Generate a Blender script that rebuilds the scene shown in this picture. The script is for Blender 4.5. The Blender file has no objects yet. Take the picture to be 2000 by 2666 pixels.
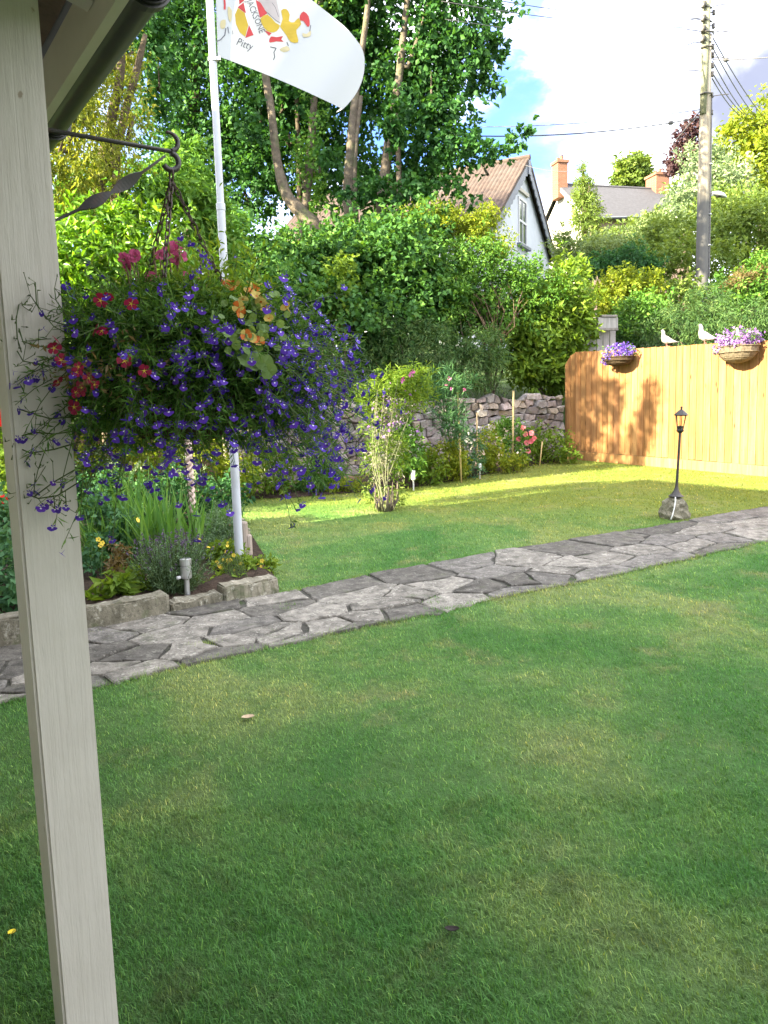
import bpy, bmesh, math, random
import numpy as np
from mathutils import Vector, Matrix, geometry

random.seed(7)
RNG = np.random.default_rng(11)
SC = bpy.context.scene
COL = SC.collection

# ------------------------------------------------------------------ camera
CAM_LOC = np.array([0.0, 0.0, 1.42])
FPX = 2003.0
PITCH, ROLL = math.radians(7.06), math.radians(1.7)
FW = np.array([0, math.cos(PITCH), -math.sin(PITCH)])
R0 = np.array([1.0, 0, 0]); U0 = np.array([0, math.sin(PITCH), math.cos(PITCH)])
RT = math.cos(ROLL) * R0 - math.sin(ROLL) * U0
UP = math.cos(ROLL) * U0 + math.sin(ROLL) * R0
cd = bpy.data.cameras.new("camera")
cam = bpy.data.objects.new("camera", cd); COL.objects.link(cam)
cd.sensor_fit = 'HORIZONTAL'; cd.sensor_width = 36.0; cd.lens = 36.0 * FPX / 2000.0
cd.clip_start = 0.02; cd.clip_end = 3000
m = Matrix(((RT[0], UP[0], -FW[0], 0), (RT[1], UP[1], -FW[1], 0), (RT[2], UP[2], -FW[2], 1.42), (0, 0, 0, 1)))
cam.matrix_world = m
SC.camera = cam

# ------------------------------------------------------------------ light
SUN_EL = math.radians(26.0)
SUN_D = np.array([0.868, 0.497])            # horizontal travel direction of the light
sl = bpy.data.lights.new("sun", 'SUN'); sun = bpy.data.objects.new("sun", sl); COL.objects.link(sun)
sl.energy = 5.0; sl.angle = math.radians(0.55); sl.color = (1.0, 0.90, 0.64)
dv = Vector((SUN_D[0] * math.cos(SUN_EL), SUN_D[1] * math.cos(SUN_EL), -math.sin(SUN_EL)))
sun.rotation_euler = dv.to_track_quat('-Z', 'Y').to_euler()
sun.location = (-20, -10, 30)
SC.view_settings.view_transform = 'Standard'
SC.view_settings.look = 'None'
SC.view_settings.gamma = 1.0
SC.view_settings.use_curve_mapping = False
SC.view_settings.exposure = 2.85
SKY_STRENGTH = 0.15
CLOUD_LEVEL = 5.0

W = bpy.data.worlds.new("World"); SC.world = W; W.use_nodes = True


class NT:
    def __init__(s, tree):
        s.t = tree; s.t.nodes.clear()

    def n(s, kind, **kw):
        nd = s.t.nodes.new(kind)
        for k, v in kw.items():
            if k.startswith('i_'):
                key = k[2:]
                nd.inputs[int(key) if key.isdigit() else key.replace('_', ' ')].default_value = v
            else:
                setattr(nd, k, v)
        return nd

    def l(s, a, b):
        s.t.links.new(a, b)

    def math(s, op, a, b=None, c=None, clamp=False):
        nd = s.n('ShaderNodeMath', operation=op, use_clamp=clamp)
        for i, v in enumerate((a, b, c)):
            if v is None: continue
            if isinstance(v, (int, float)): nd.inputs[i].default_value = v
            else: s.l(v, nd.inputs[i])
        return nd.outputs[0]

    def mix(s, fac, a, b, mode='MIX'):
        nd = s.n('ShaderNodeMix', data_type='RGBA', blend_type=mode)
        for i, v in ((0, fac), (6, a), (7, b)):
            if isinstance(v, (int, float)): nd.inputs[i].default_value = v
            elif isinstance(v, tuple): nd.inputs[i].default_value = v if len(v) == 4 else (*v, 1)
            else: s.l(v, nd.inputs[i])
        return nd.outputs[2]

    def ramp(s, fac, stops, interp='LINEAR'):
        nd = s.n('ShaderNodeValToRGB'); cr = nd.color_ramp; cr.interpolation = interp
        while len(cr.elements) < len(stops): cr.elements.new(0.5)
        for e, (p, c) in zip(cr.elements, stops):
            e.position = p
            e.color = (c, c, c, 1) if isinstance(c, (int, float)) else (*c, 1)
        s.l(fac, nd.inputs[0]); return nd.outputs[0]

    def noise(s, vec, scale, detail=3, rough=0.55, dist=0.0):
        nd = s.n('ShaderNodeTexNoise'); nd.inputs['Scale'].default_value = scale
        nd.inputs['Detail'].default_value = detail; nd.inputs['Roughness'].default_value = rough
        nd.inputs['Distortion'].default_value = dist
        if vec is not None: s.l(vec, nd.inputs['Vector'])
        return nd.outputs['Fac']

    def mapping(s, vec, scale=(1, 1, 1), loc=(0, 0, 0), rot=(0, 0, 0)):
        nd = s.n('ShaderNodeMapping'); s.l(vec, nd.inputs[0])
        nd.inputs['Scale'].default_value = scale; nd.inputs['Location'].default_value = loc
        nd.inputs['Rotation'].default_value = rot
        return nd.outputs[0]


def pix_dir(u, v):
    return FW + (u - 1000) / FPX * RT - (v - 1333) / FPX * UP


w = NT(W.node_tree)
sky = w.n('ShaderNodeTexSky', sky_type='NISHITA', sun_disc=False, sun_elevation=SUN_EL,
          sun_rotation=math.atan2(-SUN_D[0], -SUN_D[1]), altitude=60, air_density=1.0, dust_density=0.6, ozone_density=1.6)
tc = w.n('ShaderNodeTexCoord').outputs['Generated']
cl = w.noise(w.mapping(tc, (1, 1, 2.2), (3.1, 0.4, 1.7)), 2.1, 7, 0.58, 0.25)
fine = w.noise(w.mapping(tc, (1, 1, 1.8), (0.3, 5.1, 2.7)), 6.5, 6, 0.6, 0.2)


def gap(u, v, r0, r1):
    d = pix_dir(u, v); d = d / np.linalg.norm(d)
    vm = w.n('ShaderNodeVectorMath', operation='DISTANCE'); w.l(tc, vm.inputs[0]); vm.inputs[1].default_value = tuple(d)
    dd = w.math('ADD', vm.outputs['Value'], w.math('MULTIPLY', w.math('SUBTRACT', fine, 0.5), 0.24))
    mr = w.n('ShaderNodeMapRange', interpolation_type='SMOOTHSTEP'); w.l(dd, mr.inputs[0])
    mr.inputs[1].default_value = r0; mr.inputs[2].default_value = r1; mr.inputs[3].default_value = 1; mr.inputs[4].default_value = 0
    return mr.outputs[0]


cover = w.ramp(w.math('ADD', w.math('MULTIPLY', cl, 0.75), w.math('MULTIPLY', fine, 0.25)), [(0.40, 0.0), (0.50, 1.0)])
gaps = w.math('MAXIMUM', gap(1400, 10, 0.02, 0.075), w.math('MAXIMUM', gap(1270, 130, 0.03, 0.075), gap(600, 230, 0.10, 0.3)))
gaps = w.math('MAXIMUM', gaps, w.math('MULTIPLY', gap(1180, 420, 0.0, 0.10), 0.35))
cover = w.math('MULTIPLY', cover, w.math('SUBTRACT', 1.0, w.math('MULTIPLY', gaps, 0.92)), clamp=True)
shade = w.ramp(w.noise(w.mapping(tc, (1, 1, 2.0), (7.7, 1.3, 0.2)), 3.0, 5, 0.55, 0.1), [(0.35, (0.66, 0.69, 0.80)), (0.52, (1.0, 1.0, 1.0))])
greyc = w.math('MAXIMUM', gap(2030, 270, 0.03, 0.16), w.math('MULTIPLY', gap(1330, 420, 0.02, 0.14), 0.93))
shade = w.mix(w.math('MULTIPLY', greyc, 0.95), shade, (0.085, 0.09, 0.118))
cover = w.math('MAXIMUM', cover, w.math('MULTIPLY', gap(2030, 270, 0.05, 0.18), 0.95))
cloud = w.mix(1.0, shade, (CLOUD_LEVEL, CLOUD_LEVEL, CLOUD_LEVEL * 1.01), 'MULTIPLY')
skyb = w.mix(1.0, sky.outputs[0], (0.30, 0.37, 0.60), 'MULTIPLY')
bg = w.n('ShaderNodeBackground'); w.l(w.mix(cover, skyb, cloud), bg.inputs[0]); bg.inputs[1].default_value = SKY_STRENGTH
wo = w.n('ShaderNodeOutputWorld'); w.l(bg.outputs[0], wo.inputs[0])

# ------------------------------------------------------------------ pixel / ground helpers
SLOPE, Y0 = 0.047, 1.4


def atY(u, v, Y):
    d = pix_dir(u, v); return CAM_LOC + d * (Y / d[1])


def gnd(u, v, off=0.0):
    d = pix_dir(u, v); t = (-SLOPE * Y0 + off - CAM_LOC[2]) / (d[2] - SLOPE * d[1]); return CAM_LOC + d * t


def lawn_z(x, y):
    return SLOPE * (np.clip(y, -3.0, 16.0) - Y0)


WALL_P = np.array([-0.76, 11.93]); WALL_D = np.array([0.911, 0.412]); WALL_N = np.array([-0.412, 0.911])
FEN_P = np.array([3.27, 13.74]); FEN_D = np.array([0.5555, -0.8315]); FEN_N = np.array([0.8315, 0.5555])


def sstep(t):
    t = np.clip(t, 0, 1); return t * t * (3 - 2 * t)


def hill_z(x, y):
    x = np.asarray(x, float); y = np.asarray(y, float)
    s = (x - WALL_P[0]) * WALL_N[0] + (y - WALL_P[1]) * WALL_N[1] - 0.25
    f = (x - FEN_P[0]) * FEN_N[0] + (y - FEN_P[1]) * FEN_N[1] - 0.08
    raise_ = np.where(s > f, 0.95 * sstep(s / 0.15), 0.95 * sstep(f / 2.0))
    t = np.maximum(s, f)
    up = 0.19 * np.clip(t - 0.3, 0, 75)
    return lawn_z(x, y) + np.maximum(raise_, 0) + up


# house axes: E runs along the eaves away from the camera, N points out over the lawn
E2 = np.array([-0.571, 0.821]); N2 = np.array([0.821, 0.571])


def hp(n, e, z=0.0):
    p = N2 * n + E2 * e; return np.array([p[0], p[1], z])


# ------------------------------------------------------------------ object helpers
def mesh_obj(name, V, F, mat, parent=None, smooth=False, tint=None, midx=None):
    me = bpy.data.meshes.new(name)
    V = np.asarray(V, dtype=np.float32)
    if isinstance(F, np.ndarray):
        nf, k = F.shape
        me.vertices.add(len(V)); me.vertices.foreach_set('co', V.ravel())
        me.loops.add(nf * k); me.loops.foreach_set('vertex_index', F.astype(np.int32).ravel())
        me.polygons.add(nf)
        me.polygons.foreach_set('loop_start', np.arange(0, nf * k, k, dtype=np.int32))
        me.update(calc_edges=True)
    else:
        me.from_pydata([tuple(map(float, v)) for v in V], [], [tuple(map(int, f)) for f in F]); me.update()
    mats = mat if isinstance(mat, (list, tuple)) else [mat]
    for mm in mats: me.materials.append(mm)
    if midx is not None: me.polygons.foreach_set('material_index', np.asarray(midx, dtype=np.int32))
    if smooth: me.polygons.foreach_set('use_smooth', np.ones(len(me.polygons), dtype=bool))
    if tint is not None:
        a = me.attributes.new('tint', 'FLOAT', 'POINT'); a.data.foreach_set('value', np.asarray(tint, dtype=np.float32))
    return link(name, me, parent)


def link(name, me, parent=None, mw=None):
    o = bpy.data.objects.new(name, me); COL.objects.link(o)
    if parent is not None:
        o.parent = parent
        if parent.get('_b') is not None:
            o.matrix_parent_inverse = Matrix.Translation(-Vector(parent['_b']))
    if mw is not None: o.matrix_basis = mw
    return o


def thing(name, label, cat, base=(0, 0, 0), group=None):
    o = bpy.data.objects.new(name, None); COL.objects.link(o)
    o.empty_display_size = 0.1
    o.location = tuple(map(float, base)); o['_b'] = [float(c) for c in base]
    return tag(o, label, cat, group)


def tag(o, label=None, cat=None, group=None, kind=None):
    if label: o['label'] = label
    if cat: o['category'] = cat
    if group: o['group'] = group
    if kind: o['kind'] = kind
    return o


class MB:
    def __init__(s):
        s.V = []; s.F = []; s.M = []

    def add(s, V, F, m=0):
        b = len(s.V); s.V.extend([tuple(map(float, v)) for v in V])
        s.F.extend([tuple(int(i) + b for i in f) for f in F]); s.M.extend([m] * len(F)); return s

    def box(s, c, ax, ay, az, m=0):
        """centre and three half-axis vectors"""
        c, ax, ay, az = map(np.asarray, (c, ax, ay, az))
        V = [c + sx * ax + sy * ay + sz * az for sz in (-1, 1) for sx, sy in ((-1, -1), (1, -1), (1, 1), (-1, 1))]
        F = [(3, 2, 1, 0), (4, 5, 6, 7), (0, 1, 5, 4), (1, 2, 6, 5), (2, 3, 7, 6), (3, 0, 4, 7)]
        return s.add(V, F, m)

    def bevbox(s, c, ax, ay, az, b=0.005, m=0):
        bm = bmesh.new(); bmesh.ops.create_cube(bm, size=2)
        la, lb, lc = (np.linalg.norm(v) for v in (ax, ay, az))
        for v in bm.verts: v.co = Vector((v.co.x * la, v.co.y * lb, v.co.z * lc))
        bmesh.ops.bevel(bm, geom=bm.edges[:], offset=b, segments=2, affect='EDGES', profile=0.6)
        A = np.array([np.asarray(ax) / la, np.asarray(ay) / lb, np.asarray(az) / lc])
        bm.verts.index_update()
        V = [np.asarray(c) + np.array(v.co) @ A for v in bm.verts]
        F = [[v.index for v in f.verts] for f in bm.faces]; bm.free()
        return s.add(V, F, m)

    def tube(s, pts, rad, n=8, m=0, cap=True):
        pts = [np.asarray(p, float) for p in pts]; k = len(pts)
        rad = [rad] * k if isinstance(rad, (int, float)) else list(rad)
        V = []; prev = None
        for i, p in enumerate(pts):
            t = pts[min(i + 1, k - 1)] - pts[max(i - 1, 0)]; t = t / (np.linalg.norm(t) + 1e-9)
            if prev is None:
                a = np.cross(t, [0, 0, 1.0] if abs(t[2]) < 0.9 else [1.0, 0, 0])
            else:
                a = prev - t * (prev @ t)
            a = a / (np.linalg.norm(a) + 1e-9); b = np.cross(t, a); prev = a
            for j in range(n):
                q = 2 * math.pi * j / n; V.append(p + rad[i] * (math.cos(q) * a + math.sin(q) * b))
        F = [(i * n + j, i * n + (j + 1) % n, (i + 1) * n + (j + 1) % n, (i + 1) * n + j) for i in range(k - 1) for j in range(n)]
        if cap: F += [tuple(range(n - 1, -1, -1)), tuple((k - 1) * n + j for j in range(n))]
        return s.add(V, F, m)

    def lathe(s, c, prof, n=16, m=0, axis=(0, 0, 1)):
        """prof: list of (radius, height) along axis from c"""
        ax = np.asarray(axis, float); ax /= np.linalg.norm(ax)
        a = np.cross(ax, [1.0, 0, 0] if abs(ax[0]) < 0.9 else [0, 1.0, 0]); a /= np.linalg.norm(a); b = np.cross(ax, a)
        V = [np.asarray(c) + ax * h + r * (math.cos(2 * math.pi * j / n) * a + math.sin(2 * math.pi * j / n) * b) for r, h in prof for j in range(n)]
        k = len(prof)
        F = [(i * n + j, i * n + (j + 1) % n, (i + 1) * n + (j + 1) % n, (i + 1) * n + j) for i in range(k - 1) for j in range(n)]
        F += [tuple(range(n - 1, -1, -1)), tuple((k - 1) * n + j for j in range(n))]
        return s.add(V, F, m)

    def prism(s, poly, ext, m=0):
        """polygon of 3-D points extruded by vector ext"""
        poly = [np.asarray(p, float) for p in poly]; k = len(poly); ext = np.asarray(ext, float)
        V = poly + [p + ext for p in poly]
        F = [tuple(range(k - 1, -1, -1)), tuple(range(k, 2 * k))] + [(i, (i + 1) % k, k + (i + 1) % k, k + i) for i in range(k)]
        return s.add(V, F, m)

    def obj(s, name, mat, parent=None, smooth=False):
        return mesh_obj(name, np.array(s.V), s.F, mat, parent, smooth, midx=s.M if isinstance(mat, (list, tuple)) else None)


def smooth_angle(o, deg=40):
    me = o.data
    me.polygons.foreach_set('use_smooth', np.ones(len(me.polygons), dtype=bool))
    bm = bmesh.new(); bm.from_mesh(me)
    for e in bm.edges:
        if len(e.link_faces) == 2 and e.calc_face_angle(0) > math.radians(deg): e.smooth = False
    bm.to_mesh(me); bm.free(); return o


# ------------------------------------------------------------------ materials
MATS = {}


def new_mat(name):
    mt = bpy.data.materials.new(name); mt.use_nodes = True; MATS[name] = mt
    return mt, NT(mt.node_tree)


def finish(t, col, rough=0.7, spec=0.3, bump=None, bstr=0.3, bdist=0.01, metal=0.0):
    b = t.n('ShaderNodeBsdfPrincipled')
    if isinstance(col, tuple): b.inputs['Base Color'].default_value = (*col, 1)
    else: t.l(col, b.inputs['Base Color'])
    if isinstance(rough, (int, float)): b.inputs['Roughness'].default_value = rough
    else: t.l(rough, b.inputs['Roughness'])
    b.inputs['Specular IOR Level'].default_value = spec; b.inputs['Metallic'].default_value = metal
    if bump is not None:
        bp = t.n('ShaderNodeBump'); bp.inputs['Strength'].default_value = bstr; bp.inputs['Distance'].default_value = bdist
        t.l(bump, bp.inputs['Height']); t.l(bp.outputs[0], b.inputs['Normal'])
    o = t.n('ShaderNodeOutputMaterial'); t.l(b.outputs[0], o.inputs[0]); return b


def wpos(t):
    return t.n('ShaderNodeNewGeometry').outputs['Position']


def simple(name, col, rough=0.7, spec=0.3, var=0.25, scale=12.0, bump=0.2, bdist=0.004, metal=0.0, dirt=None):
    mt, t = new_mat(name)
    p = t.n('ShaderNodeTexCoord').outputs['Object']
    n1 = t.noise(p, scale, 5, 0.6); n2 = t.noise(p, scale * 5.3, 3, 0.6)
    c = t.mix(t.ramp(n1, [(0.3, 0.0), (0.7, 1.0)]), tuple(x * (1 - var) for x in col), tuple(min(1, x * (1 + var)) for x in col))
    if dirt:
        c = t.mix(t.ramp(t.noise(p, scale * 0.45, 6, 0.65), [(0.52, 0.0), (0.68, 0.8)]), c, dirt)
    finish(t, c, rough, spec, t.math('ADD', n1, t.math('MULTIPLY', n2, 0.5)), bump, bdist, metal)
    return mt


def leaf_mat(name, c1, c2, c3, trans=0.35, rough=0.58, tcol=None, spec=0.22):
    mt, t = new_mat(name)
    a = t.n('ShaderNodeAttribute', attribute_name='tint')
    gn_ = (1.22, 1.42, 1.12) if c2[1] > c2[0] and c2[1] < 0.2 else (1, 1, 1)
    c1, c2, c3 = (tuple(x * y for x, y in zip(c, gn_)) for c in (c1, c2, c3))
    col = t.ramp(a.outputs['Fac'], [(0.0, c1), (0.55, c2), (1.0, c3)])
    b = t.n('ShaderNodeBsdfPrincipled'); t.l(col, b.inputs['Base Color'])
    b.inputs['Roughness'].default_value = rough; b.inputs['Specular IOR Level'].default_value = spec
    tr = t.n('ShaderNodeBsdfTranslucent')
    t.l(t.mix(1.0, col, tcol or (1.5, 1.35, 0.6), 'MULTIPLY'), tr.inputs[0])
    mx = t.n('ShaderNodeMixShader'); mx.inputs[0].default_value = trans
    t.l(b.outputs[0], mx.inputs[1]); t.l(tr.outputs[0], mx.inputs[2])
    o = t.n('ShaderNodeOutputMaterial'); t.l(mx.outputs[0], o.inputs[0]); return mt


def petal_mat(name, col, col2=None, trans=0.25):
    mt, t = new_mat(name)
    r = t.n('ShaderNodeObjectInfo').outputs['Random']
    c = t.mix(r, col, col2 or tuple(min(1, x * 1.4) for x in col))
    b = t.n('ShaderNodeBsdfPrincipled'); t.l(c, b.inputs['Base Color']); b.inputs['Roughness'].default_value = 0.6
    b.inputs['Specular IOR Level'].default_value = 0.25
    tr = t.n('ShaderNodeBsdfTranslucent'); t.l(c, tr.inputs[0])
    mx = t.n('ShaderNodeMixShader'); mx.inputs[0].default_value = trans
    t.l(b.outputs[0], mx.inputs[1]); t.l(tr.outputs[0], mx.inputs[2])
    o = t.n('ShaderNodeOutputMaterial'); t.l(mx.outputs[0], o.inputs[0]); return mt


# lawn: shared patch colour for sheet and blades
def lawn_colour(t, blade=False):
    p = wpos(t)
    big = t.noise(t.mapping(p, (0.8, 0.8, 1), (4.2, 1.3, 0)), 1.0, 5, 0.62, 0.4)
    med = t.noise(t.mapping(p, (1.1, 1.2, 1), (1.7, 8.3, 0)), 2.0, 6, 0.66, 0.3)
    fine_ = t.noise(p, 38.0, 3, 0.7)
    c = t.ramp(big, [(0.36, (0.080, 0.215, 0.050)), (0.49, (0.145, 0.280, 0.080)), (0.62, (0.275, 0.345, 0.125))])
    straw = t.ramp(t.math('ADD', t.math('MULTIPLY', med, 0.8), t.math('MULTIPLY', fine_, 0.22)), [(0.55, 0.0), (0.68, 0.75)])
    sep = t.n('ShaderNodeSeparateXYZ'); t.l(p, sep.inputs[0])
    near = t.n('ShaderNodeMapRange'); t.l(sep.outputs['Y'], near.inputs[0])
    near.inputs[1].default_value = 1.6; near.inputs[2].default_value = 3.4; near.inputs[3].default_value = 0.25; near.inputs[4].default_value = 0.9
    straw = t.math('MULTIPLY', straw, near.outputs[0])
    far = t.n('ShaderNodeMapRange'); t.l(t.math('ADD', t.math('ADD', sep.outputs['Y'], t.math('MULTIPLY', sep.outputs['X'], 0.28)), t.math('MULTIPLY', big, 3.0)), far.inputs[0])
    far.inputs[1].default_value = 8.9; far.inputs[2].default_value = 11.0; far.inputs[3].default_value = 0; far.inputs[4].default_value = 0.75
    c = t.mix(far.outputs[0], c, (0.235, 0.245, 0.035))  # dry yellow grass by the fence, plus sunlit band's yellow put into the colour
    c = t.mix(straw, c, (0.33, 0.285, 0.15))
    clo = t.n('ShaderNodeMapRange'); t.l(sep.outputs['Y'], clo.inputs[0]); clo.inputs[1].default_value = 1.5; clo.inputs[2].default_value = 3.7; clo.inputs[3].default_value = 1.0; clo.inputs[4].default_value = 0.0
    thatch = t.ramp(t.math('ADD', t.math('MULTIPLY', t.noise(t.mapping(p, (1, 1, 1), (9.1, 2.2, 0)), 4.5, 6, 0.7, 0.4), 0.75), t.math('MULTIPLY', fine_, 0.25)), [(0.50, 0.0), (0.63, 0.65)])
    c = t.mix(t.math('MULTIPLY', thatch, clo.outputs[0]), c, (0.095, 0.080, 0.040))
    c = t.mix(t.math('MULTIPLY', clo.outputs[0], 0.6), c, t.mix(1.0, c, (0.21, 0.50, 0.32), 'MULTIPLY'))  # near lawn darkened in the colour for the shade under the porch
    c = t.mix(t.ramp(t.noise(p, 9.0, 3, 0.6), [(0.35, 0.35), (0.62, 0.0)]), c, (0.045, 0.125, 0.032))
    if blade:
        a = t.n('ShaderNodeAttribute', attribute_name='tint')
        c = t.mix(1.0, c, t.ramp(a.outputs['Fac'], [(0.0, (0.55, 0.62, 0.6)), (0.5, (1.0, 1.0, 1.0)), (0.85, (1.3, 1.28, 1.2)), (0.95, (1.9, 1.6, 1.4)), (1.0, (2.6, 1.9, 1.9))]), 'MULTIPLY')
    else:
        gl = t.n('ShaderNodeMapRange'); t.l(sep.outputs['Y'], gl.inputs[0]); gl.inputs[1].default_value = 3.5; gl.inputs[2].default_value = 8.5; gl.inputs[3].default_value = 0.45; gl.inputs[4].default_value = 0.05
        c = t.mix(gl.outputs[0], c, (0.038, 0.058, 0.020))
        c = t.mix(t.ramp(fine_, [(0.35, 0.35), (0.6, 0.0)]), c, (0.030, 0.060, 0.018))
    return c, fine_, p


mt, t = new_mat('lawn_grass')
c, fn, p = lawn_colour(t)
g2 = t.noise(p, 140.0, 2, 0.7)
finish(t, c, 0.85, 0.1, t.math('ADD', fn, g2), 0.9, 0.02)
mt, t = new_mat('grass_blade')
c, fn, p = lawn_colour(t, True)
b = t.n('ShaderNodeBsdfPrincipled'); t.l(c, b.inputs['Base Color']); b.inputs['Roughness'].default_value = 0.6; b.inputs['Specular IOR Level'].default_value = 0.2
tr = t.n('ShaderNodeBsdfTranslucent'); t.l(t.mix(1.0, c, (1.6, 1.4, 0.6), 'MULTIPLY'), tr.inputs[0])
mx = t.n('ShaderNodeMixShader'); mx.inputs[0].default_value = 0.3
t.l(b.outputs[0], mx.inputs[1]); t.l(tr.outputs[0], mx.inputs[2]); o_ = t.n('ShaderNodeOutputMaterial'); t.l(mx.outputs[0], o_.inputs[0])

simple('soil', (0.045, 0.032, 0.024), 0.95, 0.1, 0.5, 14, 0.8, 0.03)
simple('hill_soil', (0.05, 0.075, 0.025), 0.95, 0.1, 0.5, 3, 0.6, 0.05)
simple('mortar', (0.066, 0.063, 0.054), 0.95, 0.1, 0.4, 16, 0.7, 0.02, dirt=(0.045, 0.075, 0.022))


def stone_mat(name, light, dark, lichen, sc=7.0, moss=(0.09, 0.11, 0.05), bd=0.012, mossamt=0.6):
    mt, t = new_mat(name)
    p = wpos(t)
    oi = t.n('ShaderNodeObjectInfo')
    c0 = t.mix(1.0, oi.outputs['Color'], t.ramp(oi.outputs['Random'], [(0.0, 0.82), (1.0, 1.18)]), 'MULTIPLY')
    n1 = t.noise(p, sc, 6, 0.65); n2 = t.noise(p, sc * 6, 4, 0.7); n3 = t.noise(p, sc * 1.7, 5, 0.7, 0.4)
    c = t.mix(t.ramp(n1, [(0.35, 0.0), (0.66, 1.0)]), dark, light)
    c = t.mix(1.0, c, c0, 'MULTIPLY')
    c = t.mix(t.ramp(t.math('ADD', t.math('MULTIPLY', n3, 0.6), t.math('MULTIPLY', n2, 0.4)), [(0.54, 0.0), (0.62, 0.75)]), c, t.mix(1.0, lichen, oi.outputs['Color'], 'MULTIPLY'))
    c = t.mix(t.ramp(n2, [(0.30, 0.65), (0.46, 0.0)]), c, tuple(x * 0.35 for x in dark))
    c = t.mix(t.ramp(t.noise(p, sc * 0.8, 4, 0.6, 0.3), [(0.58, 0.0), (0.72, mossamt)]), c, moss)
    finish(t, c, 0.88, 0.2, t.math('ADD', n1, t.math('MULTIPLY', n2, 0.6)), 0.7, bd)
    return mt


stone_mat('flagstone', (0.215, 0.202, 0.178), (0.082, 0.077, 0.068), (0.35, 0.338, 0.30), 11.0, mossamt=0.3)
stone_mat('kerb_stone', (0.22, 0.20, 0.16), (0.12, 0.11, 0.085), (0.42, 0.41, 0.36), 9.0)
stone_mat('wall_stone', (0.34, 0.305, 0.29), (0.18, 0.155, 0.145), (0.40, 0.385, 0.37), 8.0, mossamt=0.55)
stone_mat('base_stone', (0.24, 0.22, 0.16), (0.10, 0.09, 0.06), (0.34, 0.32, 0.25), 12.0)


def wood_mat(name, c1, c2, knots=None, axis_scale=(16, 16, 1.2), rough=0.65, knot_sc=(7, 7, 2.4), bump=0.25):
    mt, t = new_mat(name)
    oi = t.n('ShaderNodeObjectInfo'); p = wpos(t)
    off = t.n('ShaderNodeCombineXYZ'); t.l(t.math('MULTIPLY', oi.outputs['Random'], 37.0), off.inputs[0]); t.l(t.math('MULTIPLY', oi.outputs['Random'], 91.0), off.inputs[2])
    va = t.n('ShaderNodeVectorMath', operation='ADD'); t.l(p, va.inputs[0]); t.l(off.outputs[0], va.inputs[1])
    g = t.noise(t.mapping(va.outputs[0], axis_scale), 1.0, 6, 0.6, 0.6)
    g2 = t.noise(t.mapping(va.outputs[0], tuple(a * 5 for a in axis_scale)), 1.0, 3, 0.6)
    c = t.mix(t.ramp(g, [(0.32, 0.0), (0.68, 1.0)]), c1, c2)
    c = t.mix(1.0, c, t.ramp(oi.outputs['Random'], [(0.0, (0.70, 0.66, 0.60)), (0.25, (0.95, 0.90, 0.85)), (0.5, (1.0, 1.02, 0.95)), (0.75, (1.1, 1.0, 1.05)), (1.0, (1.18, 1.22, 1.15))]), 'MULTIPLY')
    c = t.mix(t.ramp(g2, [(0.3, 0.35), (0.5, 0.0)]), c, tuple(x * 0.5 for x in c1))
    if knots:
        vo = t.n('ShaderNodeTexVoronoi'); t.l(t.mapping(va.outputs[0], knot_sc), vo.inputs['Vector']); vo.inputs['Scale'].default_value = 1.0
        k = t.ramp(vo.outputs['Distance'], [(0.05, 0.9), (0.13, 0.0)])
        c = t.mix(k, c, knots)
    finish(t, c, rough, 0.25, t.math('ADD', g, t.math('MULTIPLY', g2, 0.5)), bump, 0.004)
    return mt


wood_mat('fence_wood', (0.22, 0.101, 0.035), (0.35, 0.192, 0.083), knots=(0.075, 0.028, 0.010))
wood_mat('grey_wood', (0.20, 0.185, 0.175), (0.33, 0.31, 0.29))
wood_mat('dark_wood', (0.055, 0.036, 0.026), (0.095, 0.065, 0.048))
wood_mat('log_wood', (0.22, 0.19, 0.15), (0.36, 0.32, 0.27))
wood_mat('cane', (0.40, 0.30, 0.14), (0.55, 0.43, 0.22), axis_scale=(30, 30, 6))

# cream paint with fine vertical grain, chips and stains
mt, t = new_mat('cream_paint')
p = wpos(t)
gr = t.noise(t.mapping(p, (70, 70, 2.2)), 1.0, 5, 0.6, 0.5); blot = t.noise(p, 5.0, 5, 0.6)
c = t.mix(t.ramp(blot, [(0.35, 0.0), (0.7, 1.0)]), (0.405, 0.38, 0.335), (0.45, 0.425, 0.38))
c = t.mix(t.ramp(t.noise(t.mapping(p, (1, 1, 0.35)), 3.2, 5, 0.7), [(0.56, 0.0), (0.72, 0.35)]), c, (0.38, 0.35, 0.26))
vo = t.n('ShaderNodeTexVoronoi'); t.l(t.mapping(p, (9, 9, 5)), vo.inputs['Vector']); vo.inputs['Scale'].default_value = 1.0
c = t.mix(t.ramp(t.math('ADD', vo.outputs['Distance'], t.math('MULTIPLY', t.noise(p, 90, 3, 0.6), 0.10)), [(0.075, 0.75), (0.095, 0.0)]), c, (0.20, 0.15, 0.10))
c = t.mix(t.ramp(t.noise(t.mapping(p, (120, 120, 1.6)), 1.0, 4, 0.7, 0.3), [(0.29, 0.6), (0.36, 0.0)]), c, (0.36, 0.33, 0.28))
finish(t, c, 0.55, 0.3, t.math('ADD', gr, t.math('MULTIPLY', t.noise(t.mapping(p, (60, 60, 20)), 1.0, 4, 0.6), 0.5)), 0.6, 0.004)

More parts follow.
